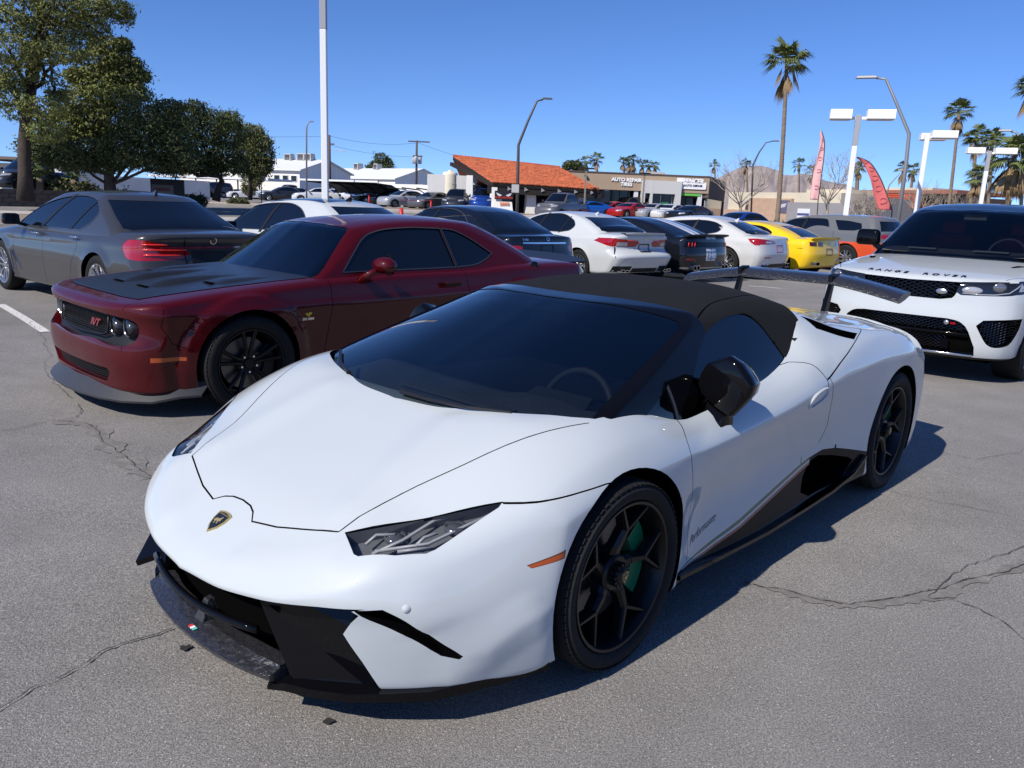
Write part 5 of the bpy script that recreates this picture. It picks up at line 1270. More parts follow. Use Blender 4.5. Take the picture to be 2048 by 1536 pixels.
    sedan('black_striped_coupe', 'black fastback coupe with twin white stripes over the tail', (1.79, 20.64, 2.34), blackp, 2.72, -3.70, .94, sw, [],
        spline([(-.56, 1.03), (-.44, 1.30, 'c'), (.44, 1.30, 'c'), (.56, 1.03)], 3).tolist(), [], [('tail_lamp_panel', [(1, .90), (.50, .895), (.48, .775), (1, .77)], 'gloss')],
        [(-1.0, 1.30), (-1.4, 1.365), (-1.8, 1.375), (-2.3, 1.33), (-2.8, 1.20), (-3.2, 1.05)], [(.9, -3.5), (1.0, -3.32), (1.1, -2.98), (1.2, -2.65), (1.3, -2.28), (1.4, -2.0)],
        [(.9, -.3), (1.0, -.48), (1.15, -.78), (1.3, -1.15), (1.36, -1.35), (1.45, -1.6)], [(-2.2, .98, .7), (-3.0, 1.02, .8), (-3.5, 1.03, .7), (-3.75, 1.0, .5)], doors=(-.65, None, -2.1), extra=ex, trimw=.005, rim='v5', handles=None, mirror='k')
    # --- white long saloon, slim lamps
    sw = spline([(-.45, .99, 'c'), (-.9, 1.16), (-1.4, 1.27), (-1.81, 1.305), (-2.12, 1.32), (-2.42, 1.305), (-2.62, 1.26), (-2.78, 1.17), (-2.70, 1.08), (-2.4, 1.005, 'c')], 4).tolist()
    ivory = paint('white_ivory_paint', (.50, .50, .49), 0, .4)
    def ex(root, bv, cv, M):
        rear_plate(bv, root, 0, .73, .34, .18, mat('plate_red', (.35, .05, .06), .4)); rect_rear(bv, root, -.16, .65, .16, .81, mat('paper_plate', (.6, .55, .6), .5), 'paper_plate', .003)
        fin_antenna(cv, root, -2.75, ivory, .07); rear_text(bv, root, 'Ghibli', .06, -.2, .90, CHROME, shear=.3); ring_badge(bv, root, 0, .93, .04, CHROME, 'trident')
        for s in PAIR:
            rect_rear(bv, root, .42 * s, .865, .62 * s, .905, M['clear'], 'reversing_lamp', .001); rect_rear(bv, root, .45 * s, .52, .70 * s, .545, M['red'], 'reflector', .001)
            exhaust(root, -3.92, .52 * s, .33, .10, .10); exhaust(root, -3.92, .65 * s, .33, .10, .10)
        rect_rear(bv, root, -.70, .30, .70, .38, TRIMK, 'diffuser', .002)
    sedan('white_luxury_saloon', 'white saloon with slim red lamps and silver wheel, between striped black coupe and yellow coupe', (3.45, 22.55, 2.42), ivory, 2.987, -3.92, .955, sw, [[(-1.93, .99), (-2.0, .99), (-2.11, 1.34), (-2.05, 1.34)], [(-1.2, .99), (-1.24, .99), (-1.34, 1.28), (-1.3, 1.29)]],
        spline([(-.68, 1.07), (-.52, 1.31, 'c'), (.52, 1.31, 'c'), (.68, 1.07)], 3).tolist(), [('tail_lamp', [(-3.50, .955), (-3.64, .965), (-4.2, .985), (-4.2, .82), (-3.70, .81), (-3.58, .88)], 'red')], [('tail_lamp', [(1.1, .985), (.9, .975), (.30, .915), (.21, .86), (.30, .845), (.41, .84), (1.1, .82)], 'red')],
        [(-.9, 1.33), (-1.4, 1.41), (-1.9, 1.44), (-2.4, 1.425), (-2.8, 1.33), (-3.2, 1.18)], [(.9, -3.65), (1.07, -3.40), (1.18, -3.1), (1.28, -2.78), (1.36, -2.5), (1.45, -2.3)],
        [(.9, -.05), (1.02, -.22), (1.2, -.6), (1.3, -.92), (1.4, -1.3), (1.46, -1.6)], [(-2.2, 1.0, .6), (-3.0, 1.06, .8), (-3.5, 1.05, .8), (-3.95, 1.0, .6)], doors=(-.55, -1.55, -2.6), extra=ex, R=.36, rr=.27, rim='multi', scale=1.04, z=-.03, line=[(-4, .86), (-2.9, .90), (-1.5, .84), (1, .8)], n=(64, 26, 14))
    # --- yellow coupe
    yel = paint('yellow_paint', (.78, .50, .012), 0, .35)
    sw = spline([(-.75, .98, 'c'), (-1.05, 1.14), (-1.4, 1.23), (-2.0, 1.24), (-2.35, 1.19), (-2.58, 1.06), (-2.50, .99, 'c')], 4).tolist()
    def ex(root, bv, cv, M):
        rear_plate(bv, root, 0, .655, .33, .17, mat('plate_brown', (.15, .05, .03), .5)); ring_badge(bv, root, 0, .86, .05, mat('gold', (.55, .40, .16), .3, 1.0), 'bowtie')
        for s in PAIR:
            for y0, y1 in ((.60, .80), (.34, .54)): rect_rear(bv, root, y0 * s, .80, y1 * s, .895, mat('smoked_lens', (.05, .006, .004), .1, coat=1), 'tail_lamp', .003)
            exhaust(root, -3.80, .62 * s, .37, .18, .09)
            t = text_obj('CAMARO', .035, GLOSSK, root, 'side_lettering', .001); wrap_text(t, bv, lambda u, v: (Vector((-3.43 - u * s, 2 * s, .73 + v)), Vector((0, -s, 0))))
        v = []; f = []
        for y in np.linspace(-.76, .76, 13):
            p, n = hitx(bv, y * .9, .95, -1); k = 1 - (abs(y) / .76) ** 4; v += [(p.x + .16, y, .98), (p.x - .04, y, 1.0 + .025 * k), (p.x - .04, y, .98 + .025 * k), (p.x + .03, y, .95)]
        for i in range(12):
            for k in range(4): f.append((i * 4 + k, i * 4 + (k + 1) % 4, (i + 1) * 4 + (k + 1) % 4, (i + 1) * 4 + k))
        f += [(0, 1, 2, 3), (48, 49, 50, 51)]
        MB().add(v, f).obj('boot_spoiler', yel, root, autosm=.6)
    sedan('yellow_coupe', 'bright yellow coupe with dark paired tail lamps', (5.61, 24.27, 2.33), yel, 2.85, -3.74, .955, sw, [], spline([(-.50, .99), (-.38, 1.25, 'c'), (.38, 1.25, 'c'), (.50, .99)], 3).tolist(), [], [],
        [(-1.0, 1.27), (-1.5, 1.345), (-1.9, 1.35), (-2.3, 1.31), (-2.8, 1.18), (-3.2, 1.0)], [(.9, -3.4), (.98, -3.25), (1.1, -2.98), (1.2, -2.7), (1.27, -2.5), (1.36, -2.2)],
        [(.9, -.4), (1.0, -.56), (1.15, -.82), (1.25, -1.1), (1.32, -1.3), (1.4, -1.6)], [(-2.2, .98, .7), (-2.9, 1.0, .9), (-3.4, 1.0, .8), (-3.78, .97, .5)], doors=(-.7, None, -2.15), extra=ex, trimw=.004, handles=None, scale=1.06, z=-.05, line=[(-4, .80), (-2.8, .86), (-1.5, .78), (1, .76)])
    # --- two-tone SUV
    gsuv = paint('suv_grey_paint', (.12, .125, .13), 0, .4); org = paint('suv_orange_paint', (.55, .07, .025), 0, .4)
    sw = spline([(-.50, 1.12, 'c'), (-.72, 1.30), (-1.0, 1.44), (-1.48, 1.50), (-2.1, 1.505), (-2.20, 1.49), (-2.32, 1.33), (-2.37, 1.20, 'c'), (-1.43, 1.17)], 4).tolist()
    q = spline([(-2.47, 1.49, 'c'), (-2.9, 1.48), (-3.35, 1.42, 'c'), (-3.42, 1.28), (-3.2, 1.20, 'c'), (-2.70, 1.19, 'c')], 3).tolist()
    sedan('two_tone_suv', 'grey utility vehicle with orange lower half behind the yellow coupe', (8.8, 27.0, 2.2059), gsuv, 3.04, -4.05, .965, sw, [[(-1.38, 1.15), (-1.46, 1.15), (-1.55, 1.53), (-1.48, 1.53)]], [(-.66, 1.2), (-.56, 1.5), (.56, 1.5), (.66, 1.2)],
        [], [('tail_lamp', [(1, 1.12), (-1, 1.12), (-1, 1.0), (1, 1.0)], 'red')], [(-.9, 1.50), (-1.3, 1.60), (-2.0, 1.66), (-3.0, 1.66), (-3.7, 1.62), (-3.95, 1.55)], [(1.0, -4.05), (1.2, -3.98), (1.4, -3.88), (1.55, -3.78), (1.7, -3.7)],
        [(1.0, -.15), (1.15, -.32), (1.3, -.52), (1.45, -.78), (1.55, -1.0), (1.7, -1.3)], [(-1.5, 1.20, .5), (-3.0, 1.22, .5), (-4.1, 1.22, .5)], hood_z=[(.85, .95, .5), (.7, 1.05, .5), (0, 1.12, .5), (-.5, 1.16, .5)],
        tail_prof=[(.3, -4.0), (.6, -4.1), (.9, -4.1), (1.1, -4.06), (1.3, -4.0)], doors=(-.45, -1.45, -2.45), R=.39, sidetab=[(1.0, .93), (1.15, .90), (1.3, .845), (1.45, .775), (1.58, .70)], sp=[(.2, .95), (.5, .985), (.8, 1.0), (1.0, .985), (1.2, .95)],
        cuts=[('lower_body', 'side', [(1.2, .2), (1.2, .86), (-4.5, .875), (-4.5, .2)], PAIR, dict(gap=0, flange=0, mat='orange', nmin=.3))], mats=dict(orange=org), cabcuts=[('quarter_window', 'side', q, PAIR, dict(recess=.006, mat='side', nmin=0))], handles='c', n=(56, 22, 14))

def build_suv():
    w = paint('white_paint_plain', (.46, .49, .505), 0, .4)
    c = dict(name='white_suv', pose=(4.4881, 8.4845, -2.3243), label='white luxury utility vehicle with black roof facing the camera at the right edge', W=.985, wb=2.92, R=.39, rr=.285, tw=.28, archgap=.05, paint=w, rim='split5', n=(80, 40, 22), mats={},
        r=(.03, .08, .10), fbow=[0, -.012, -.045, -.11, -.19, -.30],
        fz=[(.22, .84), (.30, .88), (.45, .90), (.60, .90), (.75, .875), (.88, .86), (.97, .82), (1.02, .74), (1.1, .5)], rz=[(.3, -3.85), (.6, -3.92), (.9, -3.9), (1.2, -3.85)],
        plan=[(-3.9, .95), (-2.9, .99), (-1.4, .985), (0, .995), (.5, .98), (.9, .96)], sp=[(.25, .95), (.45, .98), (.7, 1.0), (.9, .99), (1.02, .965), (1.15, .93)],
        top=[(.87, .965, .5), (.80, 1.0, .55), (.65, 1.035, .6), (.3, 1.09, .7), (0, 1.125, .7), (-.45, 1.165, .7), (-1.2, 1.2, .4), (-3.9, 1.2, .4)], crown=[0, .004, .012, .03, .05, .085], bot=[(-4, .3), (.4, .26), (1, .22)],
        bumps=(flare(0, .39, .44, .012, .14), flare(-2.92, .39, .44, .012, .14)),
        cab=dict(fz=[(1.0, -.10), (1.17, -.38), (1.35, -.62), (1.55, -.92), (1.68, -1.14), (1.78, -1.35)], rz=[(1.0, -3.8), (1.3, -3.7), (1.6, -3.5), (1.75, -3.4)], side=[(1.0, .92), (1.15, .895), (1.35, .83), (1.55, .755), (1.70, .69)],
            top=[(-1.1, 1.68), (-1.4, 1.745), (-1.9, 1.775), (-2.6, 1.77), (-3.3, 1.70)], fbow=[0, -.03, -.10, -.16, -.24], n=(50, 34, 14), r=(.04, .08, .14)))
    gr = [(-.47, .975), (-.01, .965), (.47, .975), (.42, .845), (.40, .82), (.30, .80), (-.30, .80), (-.40, .82), (-.42, .845)]
    hl = spline([(.455, .978, 'c'), (.70, .995), (1.1, 1.04, 'c'), (1.1, .93), (.93, .90), (.86, .878), (.65, .862), (.47, .855, 'c'), (.43, .88)], 3).tolist()
    hls = [(.62, 1.005), (.38, 1.02), (.36, .97), (.48, .91), (.60, .89), (.9, .87), (.9, 1.02)]
    mouth = spline([(-.56, .56), (-.50, .605), (-.39, .625, 'c'), (.39, .625, 'c'), (.50, .605), (.56, .56), (.65, .37, 'c'), (.655, .285, 'c'), (-.655, .285, 'c'), (-.65, .37, 'c')], 3).tolist()
    fog = spline([(.64, .58, 'c'), (.69, .635, 'c'), (.955, .665, 'c'), (.945, .56), (.895, .41), (.86, .39), (.78, .385), (.74, .41)], 3).tolist()
    c['cuts'] = [('grille_opening', 'front', gr, 1, dict(recess=.05, mat='dark', wall='gloss', rng=(.3, 2, 0), nmin=0))] + [('headlight', 'front', hl, PAIR, dict(recess=.004, mat='lampdark', wall='gloss', rng=(.2, 2, 0), nmin=.42)),
        ('headlight', 'side', hls, PAIR, dict(recess=.004, mat='lampdark', wall='gloss', nmin=.55)),
        ('fog_vent', 'front', fog, PAIR, dict(recess=.05, mat='dark', wall='gloss', rng=(.2, 2, 0), nmin=.0)), ('bumper_mouth', 'front', mouth, 1, dict(recess=.06, mat='dark', wall='gloss', rng=(.3, 2, 0), nmin=0)),
        ('bonnet_vent', 'top', [(.02, .70), (-.22, .80), (-.16, .70), (.0, .665)], PAIR, dict(recess=.01, mat='dark', nmin=.3)), ('lower_skirt', 'front', [(-1.1, .27), (1.1, .27), (1.1, .1), (-1.1, .1)], 1, dict(gap=0, flange=0, mat='plastic', nmin=-.2, rng=(.2, 2, 0)))]
    hs = [(.80, .0), (.79, .30), (.74, .60), (.64, .78), (.40, .875), (-.1, .90), (-.40, .89)]
    c['grooves'] = [('top', hs[3:], .006, PAIR, dict(nmin=.0)), ('side', spline([(-.62, 1.13), (-.64, .9), (-.6, .6), (-.58, .3)], 3, False), .006, PAIR, dict(nmin=0))]
    c['seeds'] = []
    c['cab']['cuts'] = [('windshield', 'front', spline([(-.84, 1.15), (-.80, 1.20), (-.63, 1.62), (-.58, 1.66, 'c'), (0, 1.685), (.58, 1.66, 'c'), (.63, 1.62), (.80, 1.20), (.84, 1.15), (.8, 1.0, 'c'), (-.8, 1.0, 'c')], 3).tolist(), 1, dict(recess=.004, mat='glass', wall='gloss', nmin=.05)),
        ('side_window', 'side', [(-.75, 1.19), (-1.0, 1.38), (-1.3, 1.58), (-1.6, 1.63), (-3.1, 1.60), (-3.5, 1.4), (-3.5, 1.24)], PAIR, dict(recess=.006, mat='side', nmin=0))]
    c['glass'] = glass('suv_glass', (.30, .33, .36), fres=1.0); c['mats'] = dict(roofmat=paint('suv_black_roof', (.006, .007, .009), 0, .3), lampdark=mat('lamp_dark', (.01, .011, .013), .06, coat=1))
    def extra(root, bv, cv, M):
        fx = lambda y, z: hitx(bv, y, z, 1)[0].x
        silver = mat('grille_silver', (.05, .05, .055), .18, 1.0)
        def honey(name, inside, y0, y1, z0, z1, dep, sy=.075, sz=.034, r=.0038):
            b = MB(); row = 0; z = z0
            while z < z1:
                y = y0 + (row % 2) * sy / 2
                while y < y1:
                    pts = [(y - sy / 2, z), (y - sy / 4, z + sz / 2), (y + sy / 4, z + sz / 2), (y + sy / 2, z)]
                    if all(inside(p) for p in pts): b.tube([(fx(a, q_) - dep, a, q_) for a, q_ in pts], r, 4)
                    y += sy
                row += 1; z += sz / 2
            b.obj(name, silver, root)
        honey('grille_mesh', lambda p: in_poly(p, gr), -.46, .46, .80, .98, .018)
        honey('mouth_mesh', lambda p: in_poly(p, mouth) and p[1] > .50, -.55, .55, .50, .63, .03, .06, .028)
        honey('mouth_mesh', lambda p: in_poly(p, mouth) and p[1] < .46 and abs(p[0]) < .42, -.45, .45, .33, .47, .03, .05, .03)
        for s in PAIR:
            honey('vent_mesh', lambda p: in_poly((p[0] * s, p[1]), fog), -.97 if s < 0 else .6, -.6 if s < 0 else .97, .39, .66, .03, .05, .026)
            e = empty('headlight_unit', parent=root)
            for y, z, ry, rz, mm in ((.555, .905, .085, .036, M['clear']), (.76, .945, .052, .046, mat('projector', (.35, .37, .4), .08, .9))):
                p, n = hitx(bv, y * s, z, 1); b = MB().lathe([(1, -.01), (.97, .004), (.8, .012), (.4, .016), (0, .018)], 24, axis='x'); b.v = [(p.x + q[0] + (y_ := q[1]) * ry * s * (-.30 if y < .6 else -.5) * 1.0, y * s + q[1] * ry, z + q[2] * rz) for q in b.v]; b.obj('lamp_lens', mm, e, smooth=True)
            b = MB().tube([hitx(bv, y * s, z, 1)[0] + Vector((.002, 0, 0)) for y, z in ((.48, .875), (.62, .872), (.74, .878), (.84, .90), (.885, .95), (.90, .99))], .006, 6); b.obj('running_light', M['clear'], e, smooth=True)
            v = [hitx(bv, y * s, z, 1)[0] + Vector((.002, 0, 0)) for y, z in ((.90, .985), (.945, .99), (.945, .925), (.90, .915))]; MB().add(v, [(0, 1, 2, 3)]).obj('indicator_lens', M['clear'], e, fixn=False)
        t = text_obj('RANGE  ROVER', .060, mat('badge_dark_chrome', (.06, .06, .065), .2, .9), root, 'bonnet_lettering', .003, space=1.75, bold=.0012, wx=1.55)
        w_ = max(v_.co.x for v_ in t.data.vertices) - min(v_.co.x for v_ in t.data.vertices); k = .92 / w_
        for vv in t.data.vertices: vv.co.x *= k
        # letters lie along the bonnet's leading edge
        for vv in t.data.vertices:
            y = vv.co.x; x = .735 - .16 * y * y + .0 - vv.co.y * 1.6; h = bv.ray_cast(Vector((x, y, 3)), Vector((0, 0, -1))); vv.co = h[0] + Vector((0, 0, .003 + vv.co.z))
        b = MB().lathe([(0, .006), (.045, .004), (.05, 0)], 20, axis='x'); b.v = [(fx(.30, .87) - .008 + q[0], .30 + q[1], .875 + q[2] * .55) for q in b.v]; b.obj('grille_badge', mat('badge_grey', (.5, .5, .52), .2, .8), root, smooth=True)
        b = MB().lathe([(0, .008), (.022, .006), (.024, 0)], 16, axis='x'); b.v = [(fx(.42, .57) - .012 + q[0], .39 + q[1], .585 + q[2]) for q in b.v]; b.obj('mouth_badge', mat('badge_grey', ()), root, smooth=True)
        MB().box((fx(.45, .57) - .006, .45, .583), (.01, .045, .018)).obj('mouth_badge_red', M['red'], root)
        b = MB().tube([(fx(y, .485) - .010, y, .487 - .0 * y) for y in np.linspace(-.58, .58, 13)], .013, 6); b.obj('mouth_bar', GLOSSK, root, smooth=True)
        b = MB().tube([(fx(y, .29) + .0, y, .287) for y in np.linspace(-.64, .64, 13)], .011, 6); b.obj('skid_trim', CHROME, root, smooth=True)
        MB().box((fx(.3, .38) - .03, .40, .38), (.02, .07, .10)).obj('tow_cover', GLOSSK, root)
        for s in PAIR:
            e = empty('door_mirror', parent=root)
            b = MB().box((-.80, 1.04 * s, 1.32), (.14, .28, .19), taper=.92); b.obj('mirror_housing', GLOSSK, e, bevel=.05, seg=4, autosm=1.0)
            MB().tube([(-.74, .86 * s, 1.19), (-.78, .95 * s, 1.24)], .035, 8).obj('mirror_arm', GLOSSK, e, smooth=True)
            sm = mat('seat_red', (.22, .012, .012), .6)
            MB().box((-1.75, .38 * s, 1.15), (.14, .5, .5), ry=-.15).obj('seat', sm, root, bevel=.04, seg=3, autosm=.8)
            MB().box((-1.80, .38 * s, 1.48), (.10, .27, .17)).obj('headrest', sm, root, bevel=.04, seg=3, autosm=.8)
            MB().tube([(-1.15, .78 * s, 1.2), (-1.6, .70 * s, 1.5), (-1.9, .66 * s, 1.62)], .012, 4).obj('seat_belt', SATK, root)
        v = [(-.45, -.75, 1.19), (-.45, .75, 1.19), (-.80, .80, 1.235), (-.80, -.80, 1.235), (-1.0, -.8, 1.2), (-1.0, .8, 1.2)]
        MB().add(v, [(0, 1, 2, 3), (3, 2, 5, 4)]).obj('dashboard', mat('dash_tan', (.10, .095, .085), .7), root)
        MB().box((-.60, .35, 1.235), (.12, .34, .012)).box((-.60, -.35, 1.235), (.12, .30, .012)).obj('dash_paper', mat('paper_grey', (.30, .31, .30), .8), root)
        MB().tube([(-1.02 - .06 * math.sin(t_), .40 + .185 * math.cos(t_), 1.20 + .17 * math.sin(t_)) for t_ in np.linspace(0, 2 * PI, 25)], .015, 6).obj('steering_wheel', mat('wheel_leather', (.06, .06, .06), .5), root, smooth=True)
        MB().box((-1.15, 0, 1.60), (.03, .24, .07), ry=.2).obj('rear_view_mirror', mat('mirror_shell', (.25, .26, .27), .4), root, bevel=.012)
        MB().tube([(-.42, .10, 1.185), (-.46, .45, 1.195), (-.53, .72, 1.21)], .008, 5).obj('wiper', SATK, root); MB().tube([(-.42, -.62, 1.19), (-.44, -.3, 1.19), (-.44, .02, 1.19)], .008, 5).obj('wiper', SATK, root)
    return build_car(c, extra)
# ------------------------------------------------------------------ ground, streets, far side
def sstep(a, b, x): t = np.clip((x - a) / (b - a), 0, 1); return t * t * (3 - 2 * t)
def GH(x, y):
    r = np.hypot(x, y)
    return .95 * sstep(27, 72, r) - .07 * np.exp(-((x + 1.9) ** 2 + (y - 7.8) ** 2) / (2 * 2.0 ** 2)) - .05 * np.exp(-((x - 8) ** 2 + (y - 23) ** 2) / (2 * 4.0 ** 2))
def asphalt(name, base, lightpatch=.25, scale=1.0):
    m = bpy.data.materials.new(name); m.use_nodes = True; nt = m.node_tree; b = nt.nodes['Principled BSDF']; N = nt.nodes.new; L = nt.links.new
    tc = N('ShaderNodeTexCoord')
    def noise(s, det=4, rough=.6):
        n = N('ShaderNodeTexNoise'); n.inputs['Scale'].default_value = s; n.inputs['Detail'].default_value = det; n.inputs['Roughness'].default_value = rough; L(tc.outputs['Object'], n.inputs['Vector']); return n.outputs[0]
    def rng(x, a, b_, c, d):
        r = N('ShaderNodeMapRange'); L(x, r.inputs[0]); r.inputs[1].default_value = a; r.inputs[2].default_value = b_; r.inputs[3].default_value = c; r.inputs[4].default_value = d; return r.outputs[0]
    def mul(x, y):
        q = N('ShaderNodeMath'); q.operation = 'MULTIPLY'; L(x, q.inputs[0]); L(y, q.inputs[1]); return q.outputs[0]
    def add(x, y):
        q = N('ShaderNodeMath'); q.operation = 'ADD'; L(x, q.inputs[0]); L(y, q.inputs[1]); return q.outputs[0]
    big = rng(noise(.16, 5, .6), .35, .65, 1 - lightpatch, 1 + lightpatch); mid = rng(noise(1.7, 6, .65), .3, .7, .88, 1.12); fine = rng(noise(95, 3, .7), .3, .7, .70, 1.30)
    fine2 = rng(noise(190, 2, .6), .35, .65, .70, 1.30)
    v = N('ShaderNodeTexVoronoi'); v.inputs['Scale'].default_value = 110; L(tc.outputs['Object'], v.inputs['Vector'])
    sp = rng(v.outputs['Distance'], .0, .24, 1.0, 0.0)
    vc = N('ShaderNodeSeparateColor'); L(v.outputs['Color'], vc.inputs[0]); on = rng(vc.outputs[0], .84, .88, 0, 4.0); peb = mul(sp, on)
    val = mul(mul(mul(big, mid), fine), fine2); one = N('ShaderNodeMath'); one.operation = 'ADD'; L(val, one.inputs[0]); L(peb, one.inputs[1])
    sc = N('ShaderNodeVectorMath'); sc.operation = 'SCALE'; sc.inputs[0].default_value = base; L(one.outputs[0], sc.inputs['Scale']); L(sc.outputs[0], b.inputs['Base Color'])
    b.inputs['Roughness'].default_value = .82; b.inputs['Specular IOR Level'].default_value = .35
    bp = N('ShaderNodeBump'); bp.inputs['Strength'].default_value = .42; bp.inputs['Distance'].default_value = .006; L(add(fine, fine2), bp.inputs['Height']); L(bp.outputs[0], b.inputs['Normal'])
    return m
def ring(name, r0, r1, a0, a1, m, dz=0.0, nr=6, na=80, kind='structure', side=0.0, fn=None):
    v = []; f = []
    for i in range(nr + 1):
        for k in range(na + 1):
            a = math.radians(a0 + (a1 - a0) * k / na); r = r0 + (r1 - r0) * i / nr; x, y = r * math.sin(a), r * math.cos(a); v.append((x, y, float(GH(x, y)) + dz))
    for i in range(nr):
        for k in range(na): f.append((i * (na + 1) + k, i * (na + 1) + k + 1, (i + 1) * (na + 1) + k + 1, (i + 1) * (na + 1) + k))
    if side:
        n = na + 1; b0 = len(v)
        for k in range(n): v.append((v[k][0], v[k][1], v[k][2] - side))
        for k in range(na): f.append((k + 1, k, b0 + k, b0 + k + 1))
    o = MB().add(v, [q[::-1] for q in f]).obj(name, m, None, fixn=False); tag(o, kind=kind); return o
def band(name, pts, w, m, dz=.006, parent=None, jag=0.0, kind='structure', seed=1, step=.05):
    """a strip of the given width laid on the ground along a polyline"""
    rnd = random.Random(seed); P_ = spline(pts, 6, closed=False); Q = [P_[0]]
    for a, b in zip(P_, P_[1:]):
        n = max(1, int(np.linalg.norm(b - a) / step))
        for k in range(1, n + 1): Q.append(a + (b - a) * k / n)
    v = []; f = []; off = 0
    for i, p in enumerate(Q):
        t = Q[min(i + 1, len(Q) - 1)] - Q[max(i - 1, 0)]; t = t / (np.linalg.norm(t) + 1e-9); n = np.array([-t[1], t[0]])
        off = off * .85 + rnd.uniform(-1, 1) * jag; ww = w * (1 + (rnd.uniform(-.7, .7) if jag else 0)); c = p + n * off
        for s in (1, -1): q = c + n * s * ww / 2; v.append((q[0], q[1], float(GH(q[0], q[1])) + dz))
    for i in range(len(Q) - 1): f.append((2 * i, 2 * i + 1, 2 * i + 3, 2 * i + 2))
    o = mesh_obj(name, v, f, m, parent)
    if parent is None: tag(o, kind=kind)
    return o
def build_ground():
    lot_m = asphalt('lot_asphalt', (.218, .206, .193), .20); st_m = asphalt('street_asphalt', (.20, .19, .18), .12)
    dirt = mat('desert_dirt', (.30, .225, .165), .95, var=(1.2, .25), bump=(9, .5)); conc = mat('concrete', (.42, .38, .33), .85, var=(2, .12), bump=(40, .1))
    rs = [0] + list(np.geomspace(1, 4200, 60)); v = [(0, 0, -.02)]; f = []; na = 96
    for r in rs[1:]:
        for k in range(na): a = 2 * PI * k / na; x, y = r * math.sin(a), r * math.cos(a); v.append((x, y, float(GH(x, y)) - .02 - (.08 if r < 40 else 0)))
    for k in range(na): f.append((0, 1 + (k + 1) % na, 1 + k))
    for i in range(len(rs) - 2):
        for k in range(na): f.append((1 + i * na + k, 1 + i * na + (k + 1) % na, 1 + (i + 1) * na + (k + 1) % na, 1 + (i + 1) * na + k))
    tag(mesh_obj('ground', v, f, dirt, None, True), kind='structure')
    # the lot: fine mesh near the cars so the dips show
    xs = np.linspace(-34, 34, 171); ys = np.linspace(-12, 33.5, 115); v = [(x, y, float(GH(x, y))) for y in ys for x in xs]; nx = len(xs)
    f = [(j * nx + i, j * nx + i + 1, (j + 1) * nx + i + 1, (j + 1) * nx + i) for j in range(len(ys) - 1) for i in range(nx - 1) if math.hypot(xs[i], ys[j]) < 33.4]
    tag(mesh_obj('parking_lot', v, f, lot_m, None, True), kind='structure')
    ring('kerb', 33, 33.25, -62, 62, conc, .13, 1, 90, side=.2); ring('gravel_verge', 33.25, 40, -62, 62, mat('gravel', (.24, .19, .15), .95, var=(14, .35), bump=(30, .8)), .10, 3, 90)
    ring('sidewalk', 40, 42, -62, 62, conc, .13, 2, 90, side=.2); ring('kerb', 42, 42.2, -62, 62, conc, .12, 1, 90)
    ring('street', 42.2, 57, -62, 62, st_m, .012, 6, 90); ring('kerb', 57, 57.3, -62, 62, conc, .15, 1, 90, side=.2); ring('sidewalk', 57.3, 59.3, -62, 62, conc, .14, 1, 90)
    ring('gravel_verge', 59.3, 64, -62, 62, MATS['gravel'], .12, 2, 90); ring('far_lot', 64, 190, -62, 62, st_m, .03, 14, 90)
    white = mat('road_paint', (.55, .54, .52), .8, var=(30, .35))
    for pts in ([(-6.64, 10.04), (-5.79, 9.13), (-5.04, 8.31)], [(5.15, 17.5), (5.49, 17.42), (5.77, 17.21)]):
        band('parking_line', pts, .10, white, .006)
    crack = mat('crack_dark', (.05, .047, .044), .95); seal = mat('crack_sealer', (.175, .164, .153), .85, var=(12, .3), bump=(40, .3))
    cr = [[(-3.234, 4.762), (-3.141, 4.869), (-3.071, 5.027), (-3.014, 5.074), (-2.983, 5.17), (-3.15, 5.539)],[(-3.023, 5.06), (-2.831, 5.015), (-2.483, 4.63), (-2.294, 4.404), (-2.075, 4.16), (-1.934, 4.036)],[(-1.483, 1.921), (-1.443, 2.084), (-1.38, 2.213), (-1.333, 2.336), (-1.262, 2.402), (-1.154, 2.501)],[(1.021, 3.062), (1.151, 3.007), (1.282, 2.913), (1.374, 2.888), (1.535, 2.934), (1.749, 2.994), (1.872, 3.07), (2.084, 3.181), (2.423, 3.37)],[(1.749, 2.994), (1.877, 2.963), (1.942, 2.829), (1.944, 2.615)],[(2.033, 4.442), (2.191, 4.269), (2.341, 4.169), (2.58, 4.047), (2.755, 3.892)],[(1.771, 2.996), (1.973, 3.218), (2.149, 3.334), (2.545, 3.561)],[(-5.586, 8.94), (-4.391, 7.288), (-3.925, 6.454), (-3.296, 5.668)],[(3.63, 5.27), (3.079, 4.976), (2.921, 5.117), (2.778, 5.387)]]
    for i, c in enumerate(cr):
        if i in (1, 3): band('crack_sealer', c, .06 if i != 1 else .12, seal, .004, jag=.010, seed=i + 20, step=.05)
        band('pavement_crack', c, .0042 if i < 5 else .003, crack, .008, jag=.012, seed=i, step=.035)
    oil = mat('oil_stain', (.03, .028, .026), .6, var=(20, .4))
    for k, (x, y, r) in enumerate([(-0.5, 2.04, 0.016), (-1.07, 2.39, 0.022)]):
        rnd = random.Random(k); n = 14; v = [(x, y, .007)] + [(x + r * rnd.uniform(.5, 1.3) * math.cos(a), y + r * rnd.uniform(.5, 1.2) * math.sin(a), .007) for a in np.linspace(0, 2 * PI, n, endpoint=False)]
        tag(mesh_obj('oil_stain', v, [(0, 1 + i, 1 + (i + 1) % n) for i in range(n)], oil), kind='structure')
